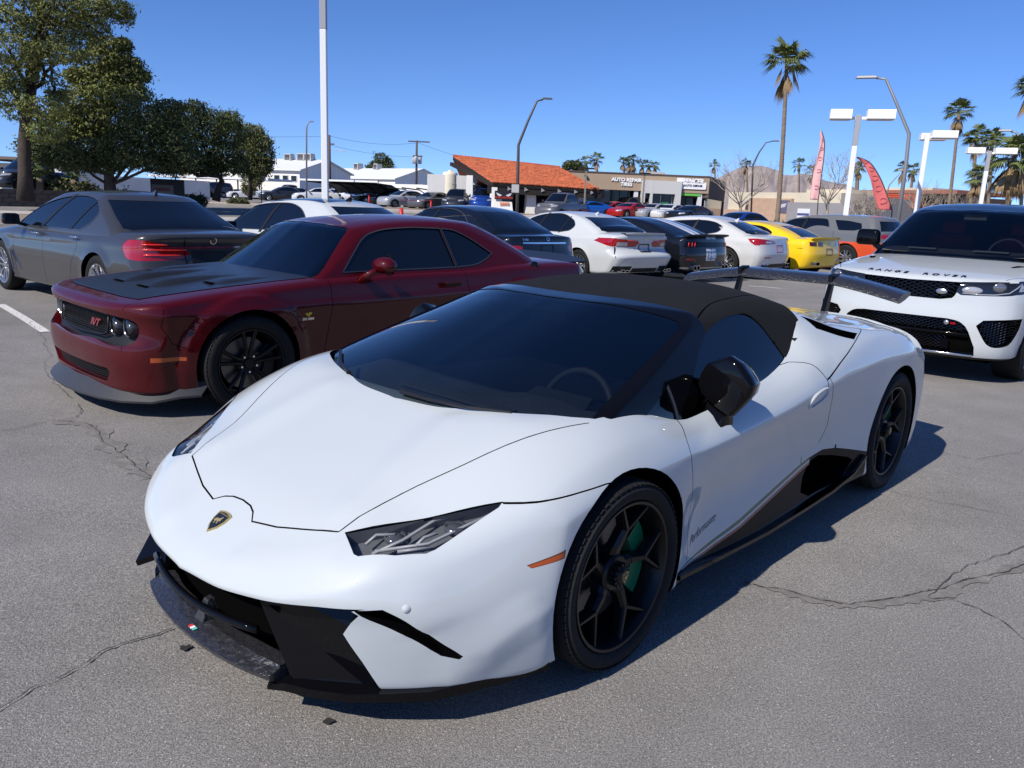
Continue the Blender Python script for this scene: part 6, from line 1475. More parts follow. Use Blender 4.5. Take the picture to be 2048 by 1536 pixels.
    # mountain
    prof = [((552.02, 2948.77), 0.01), ((631.11, 2932.87), 61.7), ((665.84, 2925.18), 98.03), ((700.28, 2917.12), 125.3), ((734.44, 2908.71), 147.14), ((768.29, 2899.95), 167.04), ((801.83, 2890.86), 176.52), ((835.06, 2881.44), 179.09), ((867.95, 2871.7), 174.85), ((900.5, 2861.66), 163.83), ((921.48, 2854.97), 150.85), ((943.9, 2847.64), 148.09), ((972.47, 2838.01), 157.29), ((1007.0, 2825.94), 151.49), ((1050.29, 2810.14), 134.27), ((1095.87, 2792.68), 122.26), ((1140.58, 2774.72), 103.71), ((1184.42, 2756.29), 85.33), ((1255.53, 2724.64), 55.11), ((1350.92, 2678.62), 10.5)]
    rnd = random.Random(4); v = []; f = []; X = np.array([p[0][0] for p in prof]); Y = np.array([p[0][1] for p in prof]); H = np.array([p[1] for p in prof]); nn = 110; T = np.linspace(0, len(prof) - 1, nn); ii = np.arange(len(prof))
    X = np.interp(T, ii, X); Y = np.interp(T, ii, Y); H = np.interp(T, ii, H)
    from mathutils import noise as mn
    for j in range(15):
        k = j / 14; h = 1 - abs(k - .6) / (.6 if k < .6 else .4)
        for i in range(nn):
            s = .80 + .33 * k; q = mn.fractal(Vector((i * .16, j * .42, 0)), 1.0, 2.0, 5)
            v.append((X[i] * s, Y[i] * s, max(-5, H[i] * max(0, h) ** .9 + (q * 26 if 0 < j < 14 and abs(k - .6) > .04 else q * 3) * (H[i] > 20))))
    for j in range(14):
        for i in range(nn - 1): f.append((j * nn + i, j * nn + i + 1, (j + 1) * nn + i + 1, (j + 1) * nn + i))
    tag(mesh_obj('mountain', v, f, mat('mountain_rock', (.29, .245, .235), .95, var=(.012, .22)), None, True), kind='structure')

# ------------------------------------------------------------------ vegetation
def leaf_mesh(name, C, size, m, parent, n_per, seed, elong=1.6, droop=0.0, shell=.55):
    """many small leaf-shaped faces through the clumps C = (cx,cy,cz,rx,ry,rz[,weight])"""
    g = np.random.default_rng(seed); P_ = []; 
    for c in C:
        n = int(n_per * (c[6] if len(c) > 6 else 1)); d = g.normal(size=(n, 3)); d /= np.linalg.norm(d, axis=1)[:, None]
        rr = shell + (1 - shell) * g.random(n) ** .5; rr = np.where(g.random(n) < .22, rr * g.uniform(1.0, 1.45, n), rr); rr *= 1 + .18 * np.sin(d[:, 0] * 7 + c[0]) * np.cos(d[:, 2] * 6 + c[2])
        P_.append(np.array(c[:3]) + d * rr[:, None] * np.array(c[3:6]))
    P_ = np.concatenate(P_); n = len(P_)
    a = g.normal(size=(n, 3)); a[:, 2] -= droop; a /= np.linalg.norm(a, axis=1)[:, None]; b = np.cross(a, g.normal(size=(n, 3))); b /= np.linalg.norm(b, axis=1)[:, None]
    s = size * g.uniform(.6, 1.4, n)[:, None]
    V = np.stack([P_ - a * s * elong / 2, P_ + b * s / 2 * .6, P_ + a * s * elong / 2, P_ - b * s / 2 * .6], 1).reshape(-1, 3)
    me = bpy.data.meshes.new(name); me.vertices.add(4 * n); me.vertices.foreach_set('co', V.ravel().astype(np.float32)); me.loops.add(4 * n); me.loops.foreach_set('vertex_index', np.arange(4 * n, dtype=np.int32))
    me.polygons.add(n); me.polygons.foreach_set('loop_start', np.arange(0, 4 * n, 4, dtype=np.int32)); me.polygons.foreach_set('loop_total', np.full(n, 4, dtype=np.int32)); me.materials.append(m); me.update(calc_edges=True)
    return link(bpy.data.objects.new(name, me), parent)
def leafmat(name, col, var=.35, sc=.6):
    if name in MATS: return MATS[name]
    m = mat(name, col, .75, spec=.25, var=(sc, var)); return m
bark = mat('bark', (.05, .038, .03), .95, var=(4, .3), bump=(12, .9)); pbark = mat('palm_bark', (.20, .15, .11), .95, var=(3, .25), bump=(20, .8))
def limb(b, p0, p1, r0, r1, rnd, n=5, wob=.12):
    p0 = Vector(p0); p1 = Vector(p1); L = (p1 - p0).length; pts = []; rr = []
    for i in range(n + 1):
        t = i / n; w = Vector((rnd.uniform(-1, 1), rnd.uniform(-1, 1), rnd.uniform(-.6, .6))) * wob * L * (0 if i in (0, n) else 1) * .6; pts.append(tuple(p0.lerp(p1, t) + w)); rr.append(r0 + (r1 - r0) * t)
    b.tube(pts, rr, 7); return pts
def tree(name, label, x, y, trunk, clumps, lm, leaf, n_per, seed, limbs=True, group=None, tr=.3, droop=0, elong=1.6, shell=.55, cat='tree'):
    z0 = float(GH(x, y)) - .05; t = empty(name, (x, y, z0), 0, label, cat, group); rnd = random.Random(seed); b = MB()
    tp = [(px, py, pz) for px, py, pz in trunk]; b.tube(tp, [tr * (1 - .6 * i / (len(tp) - 1)) * (1.25 if i == 0 else 1) for i in range(len(tp))], 10)
    if limbs:
        for c in clumps:
            k = min(len(tp) - 1, max(1, int(len(tp) * rnd.uniform(.4, 1)))); limb(b, tp[k], (c[0] + rnd.uniform(-.3, .3) * c[3], c[1], c[2] + .2 * c[5]), tr * .35, .03, rnd)
            for q in range(3): limb(b, (c[0], c[1], c[2]), (c[0] + rnd.uniform(-.9, .9) * c[3], c[1] + rnd.uniform(-.8, .8) * c[4], c[2] + rnd.uniform(-.6, .8) * c[5]), .05, .012, rnd, 3)
    b.obj('trunk', bark, t, smooth=True, fixn=False); leaf_mesh('crown', clumps, leaf, lm, t, n_per, seed, elong, droop, shell); return t
def palm(label, x, y, h, r, lod=2, skirt=.35, lean=(0, 0), tr=.17, seed=1, group='fan palms along the street', big=False):
    z0 = float(GH(x, y)) - .05; t = empty('palm_tree', (x, y, z0), 0, label, 'palm tree', group); rnd = random.Random(seed); b = MB()
    n = 10 if lod > 1 else 4; pts = [(lean[0] * (i / n) ** 1.5, lean[1] * (i / n) ** 1.5, h * i / n) for i in range(n + 1)]
    b.tube(pts, [tr * (1.5 if i == 0 else 1.15 - .35 * i / n) for i in range(n + 1)], 9 if lod > 1 else 5)
    if lod > 1:
        for i in range(int(h * 3)): zz = .3 + i / 3; k = min(1, zz / h); b.lathe([(tr * (1.17 - .35 * k), zz), (tr * (1.24 - .35 * k), zz + .05), (tr * (1.1 - .35 * k), zz + .10)], 9, (lean[0] * k ** 1.5, lean[1] * k ** 1.5, 0))
    b.obj('trunk', pbark, t, smooth=True, fixn=False)
    top = Vector((lean[0], lean[1], h)); V = []; F = []; V2 = []; F2 = []
    def frond(az, el, L, dead):
        d = Vector((math.cos(az) * math.cos(el), math.sin(az) * math.cos(el), math.sin(el))); sag = Vector((0, 0, -1)); side = Vector((-math.sin(az), math.cos(az), 0)); up = side.cross(d) * -1
        a = top + Vector((rnd.uniform(-.1, .1), rnd.uniform(-.1, .1), -rnd.uniform(0, .5) if dead else rnd.uniform(-.2, .2))); p = a + d * L * .45 + sag * L * .04
        VV, FF = (V2, F2) if dead else (V, F)
        k = len(VV); VV += [tuple(a + side * .02), tuple(a - side * .02), tuple(p)]; FF.append((k, k + 1, k + 2))
        nb = 15 if lod > 1 else 7
        for j in range(nb):
            th = (j / (nb - 1) - .5) * (2.5 if not dead else 1.2); q = d * math.cos(th) + side * math.sin(th); ln = L * .62 * (1 - .25 * abs(th) / 1.3) * rnd.uniform(.85, 1.1)
            w = ln * (.048 if lod > 1 else .10); mid = p + q * ln * .55 + sag * ln * (.05 if not dead else .3); tip = p + q * ln + sag * ln * (rnd.uniform(.22, .5) if not dead else .8); s2 = d.cross(q); s2 = (side * math.cos(th) - d * math.sin(th)) * w
            k = len(VV); VV += [tuple(p), tuple(mid + s2), tuple(mid - s2), tuple(tip)]; FF += [(k, k + 1, k + 2), (k + 1, k + 3, k + 2)]
    nf = {2: 46, 1: 24, 0: 14}[lod]
    for i in range(nf):
        el = math.asin(rnd.uniform(-.45, 1)); frond(i * 2.4 + rnd.uniform(-.3, .3), el, r * rnd.uniform(.85, 1.1), False)
    for i in range(int(nf * skirt)): frond(i * 2.4, rnd.uniform(-1.5, -.75), r * rnd.uniform(.7, .95), True)
    green = leafmat('palm_green', (.115, .14, .045), .35, 2.0); mesh_obj('crown', V, F, green, t)
    if V2: mesh_obj('dead_fronds', V2, F2, leafmat('palm_dead', (.24, .17, .09), .3, 2.0), t)
    return t
def bare_tree(label, x, y, h, spread, seed, n0=9, twigs=None):
    z0 = float(GH(x, y)) - .05; t = empty('bare_tree', (x, y, z0), 0, label, 'tree', 'leafless trees in front of the low building'); rnd = random.Random(seed); b = MB()
    tips = []
    b.tube([(0, 0, 0), (.05, 0, h * .16), (0, .05, h * .34)], [.16, .12, .10], 7)
    def grow(p, d, L, r, lev):
        q = Vector(p); pts = [tuple(q)]; rr = [r]
        for i in range(3):
            d = (d + Vector((rnd.uniform(-.25, .25), rnd.uniform(-.25, .25), rnd.uniform(-.05, .2)))).normalized(); q = q + d * L / 3; pts.append(tuple(q)); rr.append(r * (1 - .2 * (i + 1)))
        b.tube(pts, rr, 4 if lev > 1 else 6, caps=False)
        if lev < 4:
            for k in range(3 if lev < 3 else 2): grow(pts[rnd.choice((2, 3))], (d + Vector((rnd.uniform(-.9, .9), rnd.uniform(-.9, .9), rnd.uniform(-.3, .5)))).normalized(), L * rnd.uniform(.55, .8), r * .55, lev + 1)
    for k in range(n0):
        a = 2 * PI * k / n0; grow((0, 0, h * rnd.uniform(.22, .36)), Vector((math.cos(a) * spread, math.sin(a) * spread, .75 + rnd.uniform(0, .6))).normalized(), h * .33, .055, 0)
    b.obj('trunk', mat('pale_bark', (.30, .25, .20), .9, var=(3, .2)), t, fixn=False); return t
def bush(name, label, x, y, r, h, m, n, seed, group=None, leaf=.10, cat='bush'):
    z0 = float(GH(x, y)); t = empty(name, (x, y, z0), 0, label, cat, group); rnd = random.Random(seed)
    C = [(rnd.uniform(-.5, .5) * r, rnd.uniform(-.5, .5) * r, h * rnd.uniform(.35, .6), r * rnd.uniform(.5, .8), r * .6, h * rnd.uniform(.35, .5)) for _ in range(4)]
    leaf_mesh('foliage', C, leaf, m, t, n // 4, seed, 2.2); b = MB()
    for k in range(5): limb(b, (0, 0, 0), (C[k % 4][0], C[k % 4][1], C[k % 4][2]), .03, .01, rnd, 3)
    b.obj('stem', bark, t, fixn=False); return t
def build_trees():
    pine = leafmat('pine_needles', (.15, .165, .050), .5, .55); dark = leafmat('dark_foliage', (.065, .082, .030), .45, .5); wil = leafmat('willow_foliage', (.115, .125, .045), .4, .6)
    def rel(base, pts): return [(p[0] - base[0], p[1] - base[1], p[2] - float(GH(*base)) + .05) for p in pts]
    def cl(base, items): return [(p[0] - base[0], p[1] - base[1], p[2] - float(GH(*base)) + .05) + tuple(r) for p, r in items]
    # tall pine at the left edge
    b0 = (-23.54, 38.35)
    tree('tall_pine_tree', 'tall open pine with thick trunk at the left edge, reaching out of the frame', *b0, rel(b0, [(-23.59, 38.32, 0.77), (-23.54, 38.35, 1.98), (-23.48, 38.39, 3.35), (-23.59, 38.91, 4.53), (-23.32, 39.07, 5.91), (-23.25, 39.69, 7.35), (-23.02, 39.83, 8.93), (-22.77, 39.97, 10.94)]),
        cl(b0, [((-23.65, 38.29, 8.69), (1.1, 1.2, 0.7, 1)), ((-23.36, 39.63, 9.53), (1.3, 1.2, 0.7, 1.2)), ((-21.3, 38.5, 9.57), (1.3, 1.2, 0.6, 1.1)), ((-20.8, 39.91, 9.65), (1.2, 1.1, 0.55, 1)), ((-19.84, 40.39, 9.95), (0.9, 0.8, 0.5, 0.8)), ((-19.37, 40.62, 9.69), (0.45, 0.5, 0.5, 0.4)), ((-23.12, 37.43, 7.39), (1.2, 1.2, 0.6, 1.1)), ((-22.21, 39.14, 8.6), (1.4, 1.2, 0.6, 1)), ((-21.8, 40.51, 8.67), (1.1, 1.1, 0.55, 0.9)), ((-20.65, 39.98, 8.95), (0.8, 1, 0.5, 0.7)), ((-23.55, 38.35, 6.67), (1.2, 1, 0.6, 1)), ((-21.87, 38.18, 7.47), (1.1, 1.1, 0.5, 0.9)), ((-21.74, 39.4, 7.69), (0.9, 0.9, 0.5, 0.6)), ((-23.96, 38.09, 5.53), (0.9, 1, 0.6, 0.8)), ((-22.78, 38.81, 10.43), (1.6, 1.5, 0.9, 1)), ((-21.0, 39.8, 10.75), (1.6, 1.4, 0.9, 1)), ((-22.21, 39.14, 6.07), (0.5, 0.5, 0.7, 0.4)), ((-22.15, 39.17, 5.52), (0.5, 0.5, 0.5, 0.3)), ((-22.29, 37.93, 5.03), (1.0, 1, 0.5, 0.8)), ((-23.95, 39.28, 4.89), (0.9, 0.9, 0.5, 0.5)), ((-22.2, 37.99, 3.93), (0.8, 0.9, 0.55, 0.7)), ((-23.84, 38.17, 6.09), (0.8, 0.8, 0.5, 0.6))]),
        pine, .10, 1300, 11, tr=.33, elong=1.9)
    # dense pine beside it
    b0 = (-22.58, 44.61)
    tree('dense_pine_tree', 'dense conical pine right of the tall trunk, stepped branches lit from the left', *b0, rel(b0, [(-22.68, 44.56, 0.9), (-22.69, 44.55, 2.24), (-22.68, 44.56, 3.57), (-22.67, 44.57, 4.88), (-22.5, 44.65, 6.7), (-22.39, 44.71, 8.48)]),
        cl(b0, [((-22.37, 44.72, 8.94), (0.9, 1, 0.45, 0.9)), ((-21.71, 45.04, 9.07), (0.5, 0.6, 0.4, 0.5)), ((-22.62, 44.59, 8.2), (1.5, 1.2, 0.55, 1.3)), ((-21.55, 45.12, 8.13), (0.8, 0.9, 0.5, 0.8)), ((-23.0, 44.39, 7.15), (1.5, 1.2, 0.6, 1.3)), ((-21.81, 44.99, 7.41), (1.3, 1.1, 0.6, 1.2)), ((-21.13, 45.32, 7.62), (0.7, 0.7, 0.4, 0.6)), ((-23.02, 43.26, 5.99), (1.4, 1.2, 0.7, 1.3)), ((-21.86, 43.86, 6.24), (1.5, 1.2, 0.7, 1.4)), ((-21.4, 45.19, 6.68), (0.9, 0.9, 0.5, 0.8)), ((-23.87, 43.93, 4.9), (1.5, 1.3, 0.8, 1.3)), ((-22.14, 43.71, 5.07), (1.8, 1.4, 0.8, 1.6)), ((-23.62, 44.07, 7.33), (0.7, 0.9, 0.4, 0.6)), ((-24.61, 43.53, 4.57), (1.2, 1.1, 0.8, 1.1)), ((-23.52, 44.12, 3.9), (1.8, 1.4, 0.8, 1.4)), ((-22.21, 44.8, 4.13), (1.6, 1.4, 0.8, 1.3)), ((-25.27, 43.15, 3.63), (1.2, 1.2, 0.7, 1))]),
        pine, .11, 1900, 12, tr=.3, elong=1.9)
    b0 = (-20.83, 41.01)
    tree('broad_mesquite_tree', 'broad dark tree with forking branches above the grey saloon roof', *b0, rel(b0, [(-20.9, 40.98, 1.0), (-20.86, 41.0, 1.69), (-20.93, 40.96, 2.3), (-21.03, 40.91, 2.91)]),
        cl(b0, [((-22.54, 40.1, 3.04), (1.5, 1.2, 0.7, 1.2)), ((-21.57, 40.63, 3.23), (1.5, 1.2, 0.7, 1.2)), ((-20.15, 41.35, 3.46), (1.5, 1.3, 0.8, 1.2)), ((-19.09, 41.85, 3.78), (1.5, 1.3, 0.9, 1.2)), ((-18.82, 41.98, 5.03), (1.2, 1.1, 0.8, 1.1)), ((-18.03, 42.32, 5.71), (0.7, 0.7, 0.4, 0.6)), ((-18.19, 42.25, 4.59), (1.2, 1.1, 0.9, 1.2)), ((-19.21, 41.8, 5.6), (0.9, 0.9, 0.6, 0.8)), ((-19.57, 41.63, 4.6), (1.3, 1.2, 0.8, 1.2)), ((-20.59, 41.14, 2.99), (1.6, 1.2, 0.4, 1)), ((-18.13, 42.28, 3.6), (1.2, 1.1, 0.7, 1)), ((-23.11, 39.77, 2.76), (0.8, 0.8, 0.35, 0.5)), ((-18.89, 43.03, 2.85), (1.3, 1.1, 0.5, 1)), ((-19.35, 41.73, 2.9), (1.3, 1.1, 0.5, 1)), ((-22.67, 41.17, 2.66), (1.2, 1.1, 0.45, 0.9)), ((-24.05, 40.38, 3.24), (0.9, 0.9, 0.6, 0.8)), ((-21.12, 40.87, 2.54), (1.0, 1, 0.35, 0.7)), ((-17.82, 42.41, 3.12), (1.1, 1, 0.6, 0.9))]),
        dark, .10, 1500, 13, tr=.26)
    b0 = (-17.66, 46.78)
    tree('twisted_trunk_tree', 'drooping dark tree with a bent twisted trunk, right part of the left tree row', *b0, rel(b0, [(-17.67, 46.77, 1.06), (-17.55, 46.82, 1.69), (-17.32, 46.9, 2.21), (-17.47, 46.85, 2.48), (-18.05, 46.63, 2.51), (-18.55, 46.43, 2.42), (-18.95, 46.27, 2.87)]),
        cl(b0, [((-19.02, 46.24, 5.72), (1.3, 1.2, 0.6, 1.2)), ((-18.52, 46.45, 6.17), (0.6, 0.6, 0.4, 0.4)), ((-18.32, 46.52, 5.1), (1.5, 1.3, 0.8, 1.4)), ((-19.32, 46.12, 4.35), (1.4, 1.2, 0.9, 1.3)), ((-18.12, 46.6, 3.89), (1.5, 1.2, 0.9, 1.3)), ((-17.31, 46.91, 5.45), (1.2, 1.1, 0.7, 1.1)), ((-16.95, 47.04, 4.79), (1.0, 1, 0.8, 1)), ((-17.12, 46.98, 3.68), (1.1, 1, 0.9, 1.1)), ((-19.0, 46.25, 3.34), (1.3, 1.1, 0.6, 1)), ((-17.77, 46.73, 3.08), (1.0, 1, 0.5, 0.7)), ((-16.74, 47.11, 5.63), (0.6, 0.6, 0.4, 0.4)), ((-19.63, 45.99, 2.83), (1.1, 1, 0.5, 0.8)), ((-18.77, 47.42, 2.93), (1.1, 1, 0.4, 0.8)), ((-16.67, 47.14, 3.14), (0.9, 0.9, 0.6, 0.8)), ((-19.64, 45.98, 5.13), (0.9, 0.9, 0.6, 0.8)), ((-20.46, 46.71, 3.8), (1.2, 1.1, 0.8, 1))]),
        dark, .09, 1700, 14, tr=.2, droop=.8, elong=2.2)
    b0 = (-17.33, 52.2)
    tree('willow_like_tree', 'olive green weeping tree at the right end of the left tree row', *b0, rel(b0, [(-17.49, 52.15, 1.16), (-17.45, 52.16, 2.42), (-17.35, 52.19, 3.67), (-17.24, 52.23, 4.61)]),
        cl(b0, [((-17.36, 52.19, 5.36), (0.9, 0.9, 0.5, 1)), ((-17.09, 52.28, 4.77), (1.1, 1, 0.6, 1.2)), ((-17.54, 52.13, 4.13), (1.0, 1, 0.8, 1.1)), ((-16.68, 52.41, 4.02), (0.8, 0.9, 0.9, 1.1)), ((-16.99, 52.31, 3.23), (0.9, 0.9, 0.6, 1)), ((-16.46, 52.48, 3.41), (0.4, 0.5, 0.6, 0.5)), ((-17.71, 52.07, 3.34), (0.7, 0.7, 0.6, 0.7)), ((-17.81, 52.04, 4.88), (0.6, 0.6, 0.5, 0.5))]),
        wil, .09, 1500, 15, tr=.13, droop=1.0, elong=2.6)
    b0 = (-19.54, 58.84)
    tree('young_tree', 'small airy olive tree standing by the pale car beyond the street', *b0, rel(b0, [(-19.61, 58.82, 1.2), (-19.55, 58.84, 2.02), (-19.47, 58.86, 2.73)]), cl(b0, [((-19.68, 58.8, 2.36), (0.6, 0.6, 0.6, 1)), ((-19.27, 58.93, 2.63), (0.5, 0.5, 0.6, 1)), ((-19.46, 58.87, 3.08), (0.5, 0.5, 0.5, 1)), ((-19.76, 58.77, 1.83), (0.5, 0.5, 0.4, 1))]), wil, .08, 900, 16, tr=.06, elong=2.4)
    for k, (px_, lab) in enumerate((((-25.19, 147.87), 'round green tree behind the second gabled building'),)):
        b0 = px_; tree('round_tree', lab, *b0, rel(b0, [(-25.19, 147.87, 1.52), (-25.2, 147.87, 5.08), (-25.21, 147.87, 6.85)]), cl(b0, [((-25.48, 147.82, 8.76), (1.3, 1.3, 1.1, 1)), ((-24.33, 148.01, 8.21), (1.0, 1.0, 0.9, 1)), ((-26.36, 147.67, 7.67), (1.2, 1.2, 0.8, 1)), ((-24.59, 147.97, 7.31), (1.6, 1.6, 0.8, 1)), ((-27.24, 147.51, 7.1), (1.0, 1.0, 0.6, 1))]), dark, .22, 900, 17, tr=.25)
    b0 = (7.44, 109.75); tree('street_tree', 'olive tree behind the tan building beside two palms', *b0, rel(b0, [(7.38, 109.75, 2.58), (7.23, 109.76, 5.21), (7.15, 109.77, 6.52)]), cl(b0, [((6.58, 109.8, 7.15), (0.9, 0.9, 0.6, 1)), ((7.38, 109.75, 7.18), (0.9, 0.9, 0.6, 1)), ((7.95, 109.71, 6.68), (0.8, 0.8, 0.5, 1)), ((6.06, 109.83, 6.8), (0.5, 0.5, 0.4, 1))]), dark, .18, 900, 18, tr=.2)
    # palms: position, height, crown radius, detail
    P_ = [('tall slender palm standing alone against the sky, tallest of all', 15.3, 47.6, 9.8, 1.45, 2, (-0.5, 0.0), 0.16, 0),('tall palm right of the grey street lamp with the bent arm', 35.18, 66.24, 9.4, 1.3, 2, (-0.43, 0.0), 0.25, 1),('palm with a full crown just left of the second white twin lamp head', 35.07, 62.88, 7.3, 1.15, 2, (-0.44, 0.0), 0.2, 2),('palm crown overlapping its neighbour above the far white lamp head', 36.13, 62.28, 7.0, 1.1, 2, (-0.63, 0.0), 0.2, 3),('broad palm with a heavy skirt of dead fronds at the right', 22.71, 37.69, 4.5, 1.35, 2, (-0.1, 0.0), 0.75, 4),('short palm with drooping fronds behind the far lamp pole', 29.7, 52.13, 3.9, 1.0, 2, (-0.45, 0.0), 0.4, 5),('palm crown cut off by the right edge of the frame', 26.76, 42.23, 8.2, 1.1, 2, (-0.97, 0.0), 0.5, 6),('left palm of the pair behind the orange tiled roof', 10.19, 119.57, 7.4, 1.3, 1, (-0.72, 0.0), 0.3, 7),('right palm of the pair behind the orange tiled roof', 11.66, 119.43, 7.9, 1.3, 1, (-0.7, 0.0), 0.3, 8),('leftmost palm of the cluster above the repair shop sign', 16.92, 128.89, 8.2, 1.1, 1, (-0.81, 0.0), 0.4, 9),('second palm of the cluster above the repair shop sign', 17.86, 128.77, 8.0, 1.2, 1, (-0.87, 0.0), 0.5, 10),('third palm of the cluster above the repair shop sign', 18.64, 128.66, 8.4, 1.3, 1, (-1.0, 0.0), 0.6, 11),('middle palm of the cluster above the repair shop', 19.97, 128.46, 7.8, 1.1, 1, (-0.85, 0.0), 0.4, 12),('fifth palm of the cluster above the repair shop', 20.91, 128.31, 7.8, 1.0, 1, (-0.85, 0.0), 0.4, 13),('rightmost palm of the cluster above the repair shop', 21.84, 128.15, 7.7, 1.1, 1, (-0.84, 0.0), 0.4, 14),('lone palm between the repair shop and the mountain', 30.72, 126.32, 8.1, 1.0, 1, (-0.82, 0.0), 0.4, 15),('palm rising behind the bare tree in front of the mountain', 32.67, 115.47, 7.7, 1.1, 1, (-0.87, 0.0), 0.3, 16),('palm against the mountain left of the pink banner', 39.21, 113.41, 8.0, 1.1, 1, (-0.69, 0.0), 0.2, 17),('palm half hidden behind the pink banner', 30.68, 84.61, 5.4, 1.0, 1, (-0.37, 0.0), 0.3, 18),('thin left palm behind the nearest white lamp pole', 36.4, 87.75, 6.2, 1.0, 1, (-0.29, 0.0), 0.2, 19),('thin right palm behind the nearest white lamp pole', 36.58, 87.67, 6.1, 1.0, 1, (-0.39, 0.0), 0.2, 20),('left palm of the two behind the grey street lamp', 40.64, 85.87, 6.1, 1.0, 1, (-0.53, 0.0), 0.3, 21),('right palm of the two behind the grey street lamp', 41.16, 85.62, 6.0, 1.0, 1, (-0.04, 0.0), 0.3, 22),('far palm behind the tall pole, right of the broad street lamp', 37.43, 64.99, 4.7, 0.9, 1, (-0.46, 0.0), 0.3, 23)]
    for lab, x, y, h, r, lod, lean, sk, sd in P_: palm(lab, x, y, h, r, lod, sk, lean, .125 if lod > 1 else .17, sd + 3, big=(sd == 4))
    for lab, (x, y), h, sp, sd in (('spreading leafless tree in front of the mountain and low tan building', (17.42, 63.66), 5.2, 1.0, 5), ('leafless twiggy tree behind the pink banner', (24.93, 65.41), 5.6, .9, 6), ('pale leafless tree below the red louvred building', (23.94, 57.19), 2.6, 1.0, 7), ('small leafless tree right of the pale one, by the red banner', (24.92, 56.77), 2.6, 1.0, 8), ('leafless tree by the grey street lamp behind the white utility vehicle', (35.49, 71.7), 4.0, 1.0, 9), ('leafless tree at the far right behind the white utility vehicle', (37.93, 70.44), 3.6, 1.0, 10)):
        bare_tree(lab, x, y, h, sp, sd)
    gb = leafmat('scrub_green', (.10, .105, .05), .4, 1.5)
    for k, (x, y, r, h, lab) in enumerate([(12.53, 43.22, 0.9, 0.8, 'low scrub left of the tall palm base'), (13.56, 43.96, 1.0, 0.9, 'wide olive bush at the foot of the tall palm'), (14.16, 42.71, 0.9, 1.0, 'bushy plant right of the tall palm base'), (11.46, 38.32, 0.7, 0.6, 'low dry bush beyond the white luxury saloon'), (-19.19, 54.73, 0.6, 0.5, 'grey green bush beside the pale parked car'), (-25.48, 45.33, 1.0, 1.3, 'spiky yucca bush by the dark trunk left'), (-24.83, 45.69, 1.0, 1.2, 'green agave bush left of the broad tree'), (-21.34, 45.22, 1.2, 0.8, 'rounded hedge shrub under the broad tree'), (-22.02, 44.89, 0.8, 1.0, 'pale green palmetto right of the broad tree trunk'), (-19.33, 48.27, 0.7, 0.8, 'light green shrub under the twisted tree'), (-25.9, 45.09, 0.8, 1.1, 'spreading palmetto in front of the white wall')]):
        bush('bush', lab, x, y, r, h, gb, 1800, 40 + k, 'bushes along the street', .12)
    for k, (x, y, lab) in enumerate([(-26.63, 44.66, 'stubby palm with brown boots before the white wall'), (-25.64, 46.39, 'second stubby palm with brown boots')]): palm(lab, x, y, 1.4, .9, 1, .9, (0, 0), .28, 70 + k, 'short stubby palms')

# ------------------------------------------------------------------ buildings
class Facade:
    """wall from A to B; u runs along it, z up, outward towards the camera"""
    def __init__(s, name, label, A, B_, m, cat='building'):
        s.A = Vector((A[0], A[1], 0)); d = Vector((B_[0] - A[0], B_[1] - A[1], 0)); s.L = d.length; s.ang = math.atan2(d.y, d.x)
        s.root = empty(name, (A[0], A[1], 0), s.ang, label, cat); s.m = m
    def box(s, name, u0, u1, z0, z1, y0, y1, m, **k):   # y positive = behind the wall plane (away from the camera)
        return MB().box(((u0 + u1) / 2, (y0 + y1) / 2, (z0 + z1) / 2), (u1 - u0, abs(y1 - y0), z1 - z0), **k).obj(name, m, s.root)
    def text(s, body, size, u, z, m, y=-.06, bold=.012, wx=1.0, name='lettering', ex=.03):
        t = text_obj(body, size, m, s.root, name, ex, bold=bold, wx=wx); return orient(t, (u, y, z), (1, 0, 0), (0, 0, 1))
    def window(s, u0, u1, z0, z1, gm, fm, y=-.02, mull=0):
        f = MB(); t = .05
        for a in ((u0, u1, z0, z0 + t), (u0, u1, z1 - t, z1), (u0, u0 + t, z0 + t, z1 - t), (u1 - t, u1, z0 + t, z1 - t)): f.box(((a[0] + a[1]) / 2, y, (a[2] + a[3]) / 2), (a[1] - a[0], .08, a[3] - a[2]))
        for k in range(mull): uu = u0 + (u1 - u0) * (k + 1) / (mull + 1); f.box((uu, y, (z0 + z1) / 2), (.05, .07, z1 - z0 - 2 * t))
        w = f.obj('window', fm, s.root); MB().box(((u0 + u1) / 2, y + .01, (z0 + z1) / 2), (u1 - u0 - .02, .02, z1 - z0 - .02)).obj('pane', gm, w); return w
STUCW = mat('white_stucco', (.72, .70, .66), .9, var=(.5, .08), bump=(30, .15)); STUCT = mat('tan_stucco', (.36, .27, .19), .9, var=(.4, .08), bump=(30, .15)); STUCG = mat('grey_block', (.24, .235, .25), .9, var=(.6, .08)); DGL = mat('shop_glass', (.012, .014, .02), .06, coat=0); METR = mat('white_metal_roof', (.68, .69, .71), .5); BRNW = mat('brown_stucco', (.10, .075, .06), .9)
def ac_unit(par, x, y, z, s=1.0):
    e = MB().box((x, y, z + .45 * s), (.95 * s, .95 * s, .8 * s), taper=.86); o = e.obj('rooftop_cooler', mat('cooler_grey', (.45, .44, .42), .6), par)
    b = MB()
    for k in range(5): b.box((x, y - .485 * s, z + (.2 + .13 * k) * s), (.7 * s, .02, .07 * s))
    b.obj('cooler_louvres', mat('louvre_dark', (.06, .06, .06), .7), par); return o
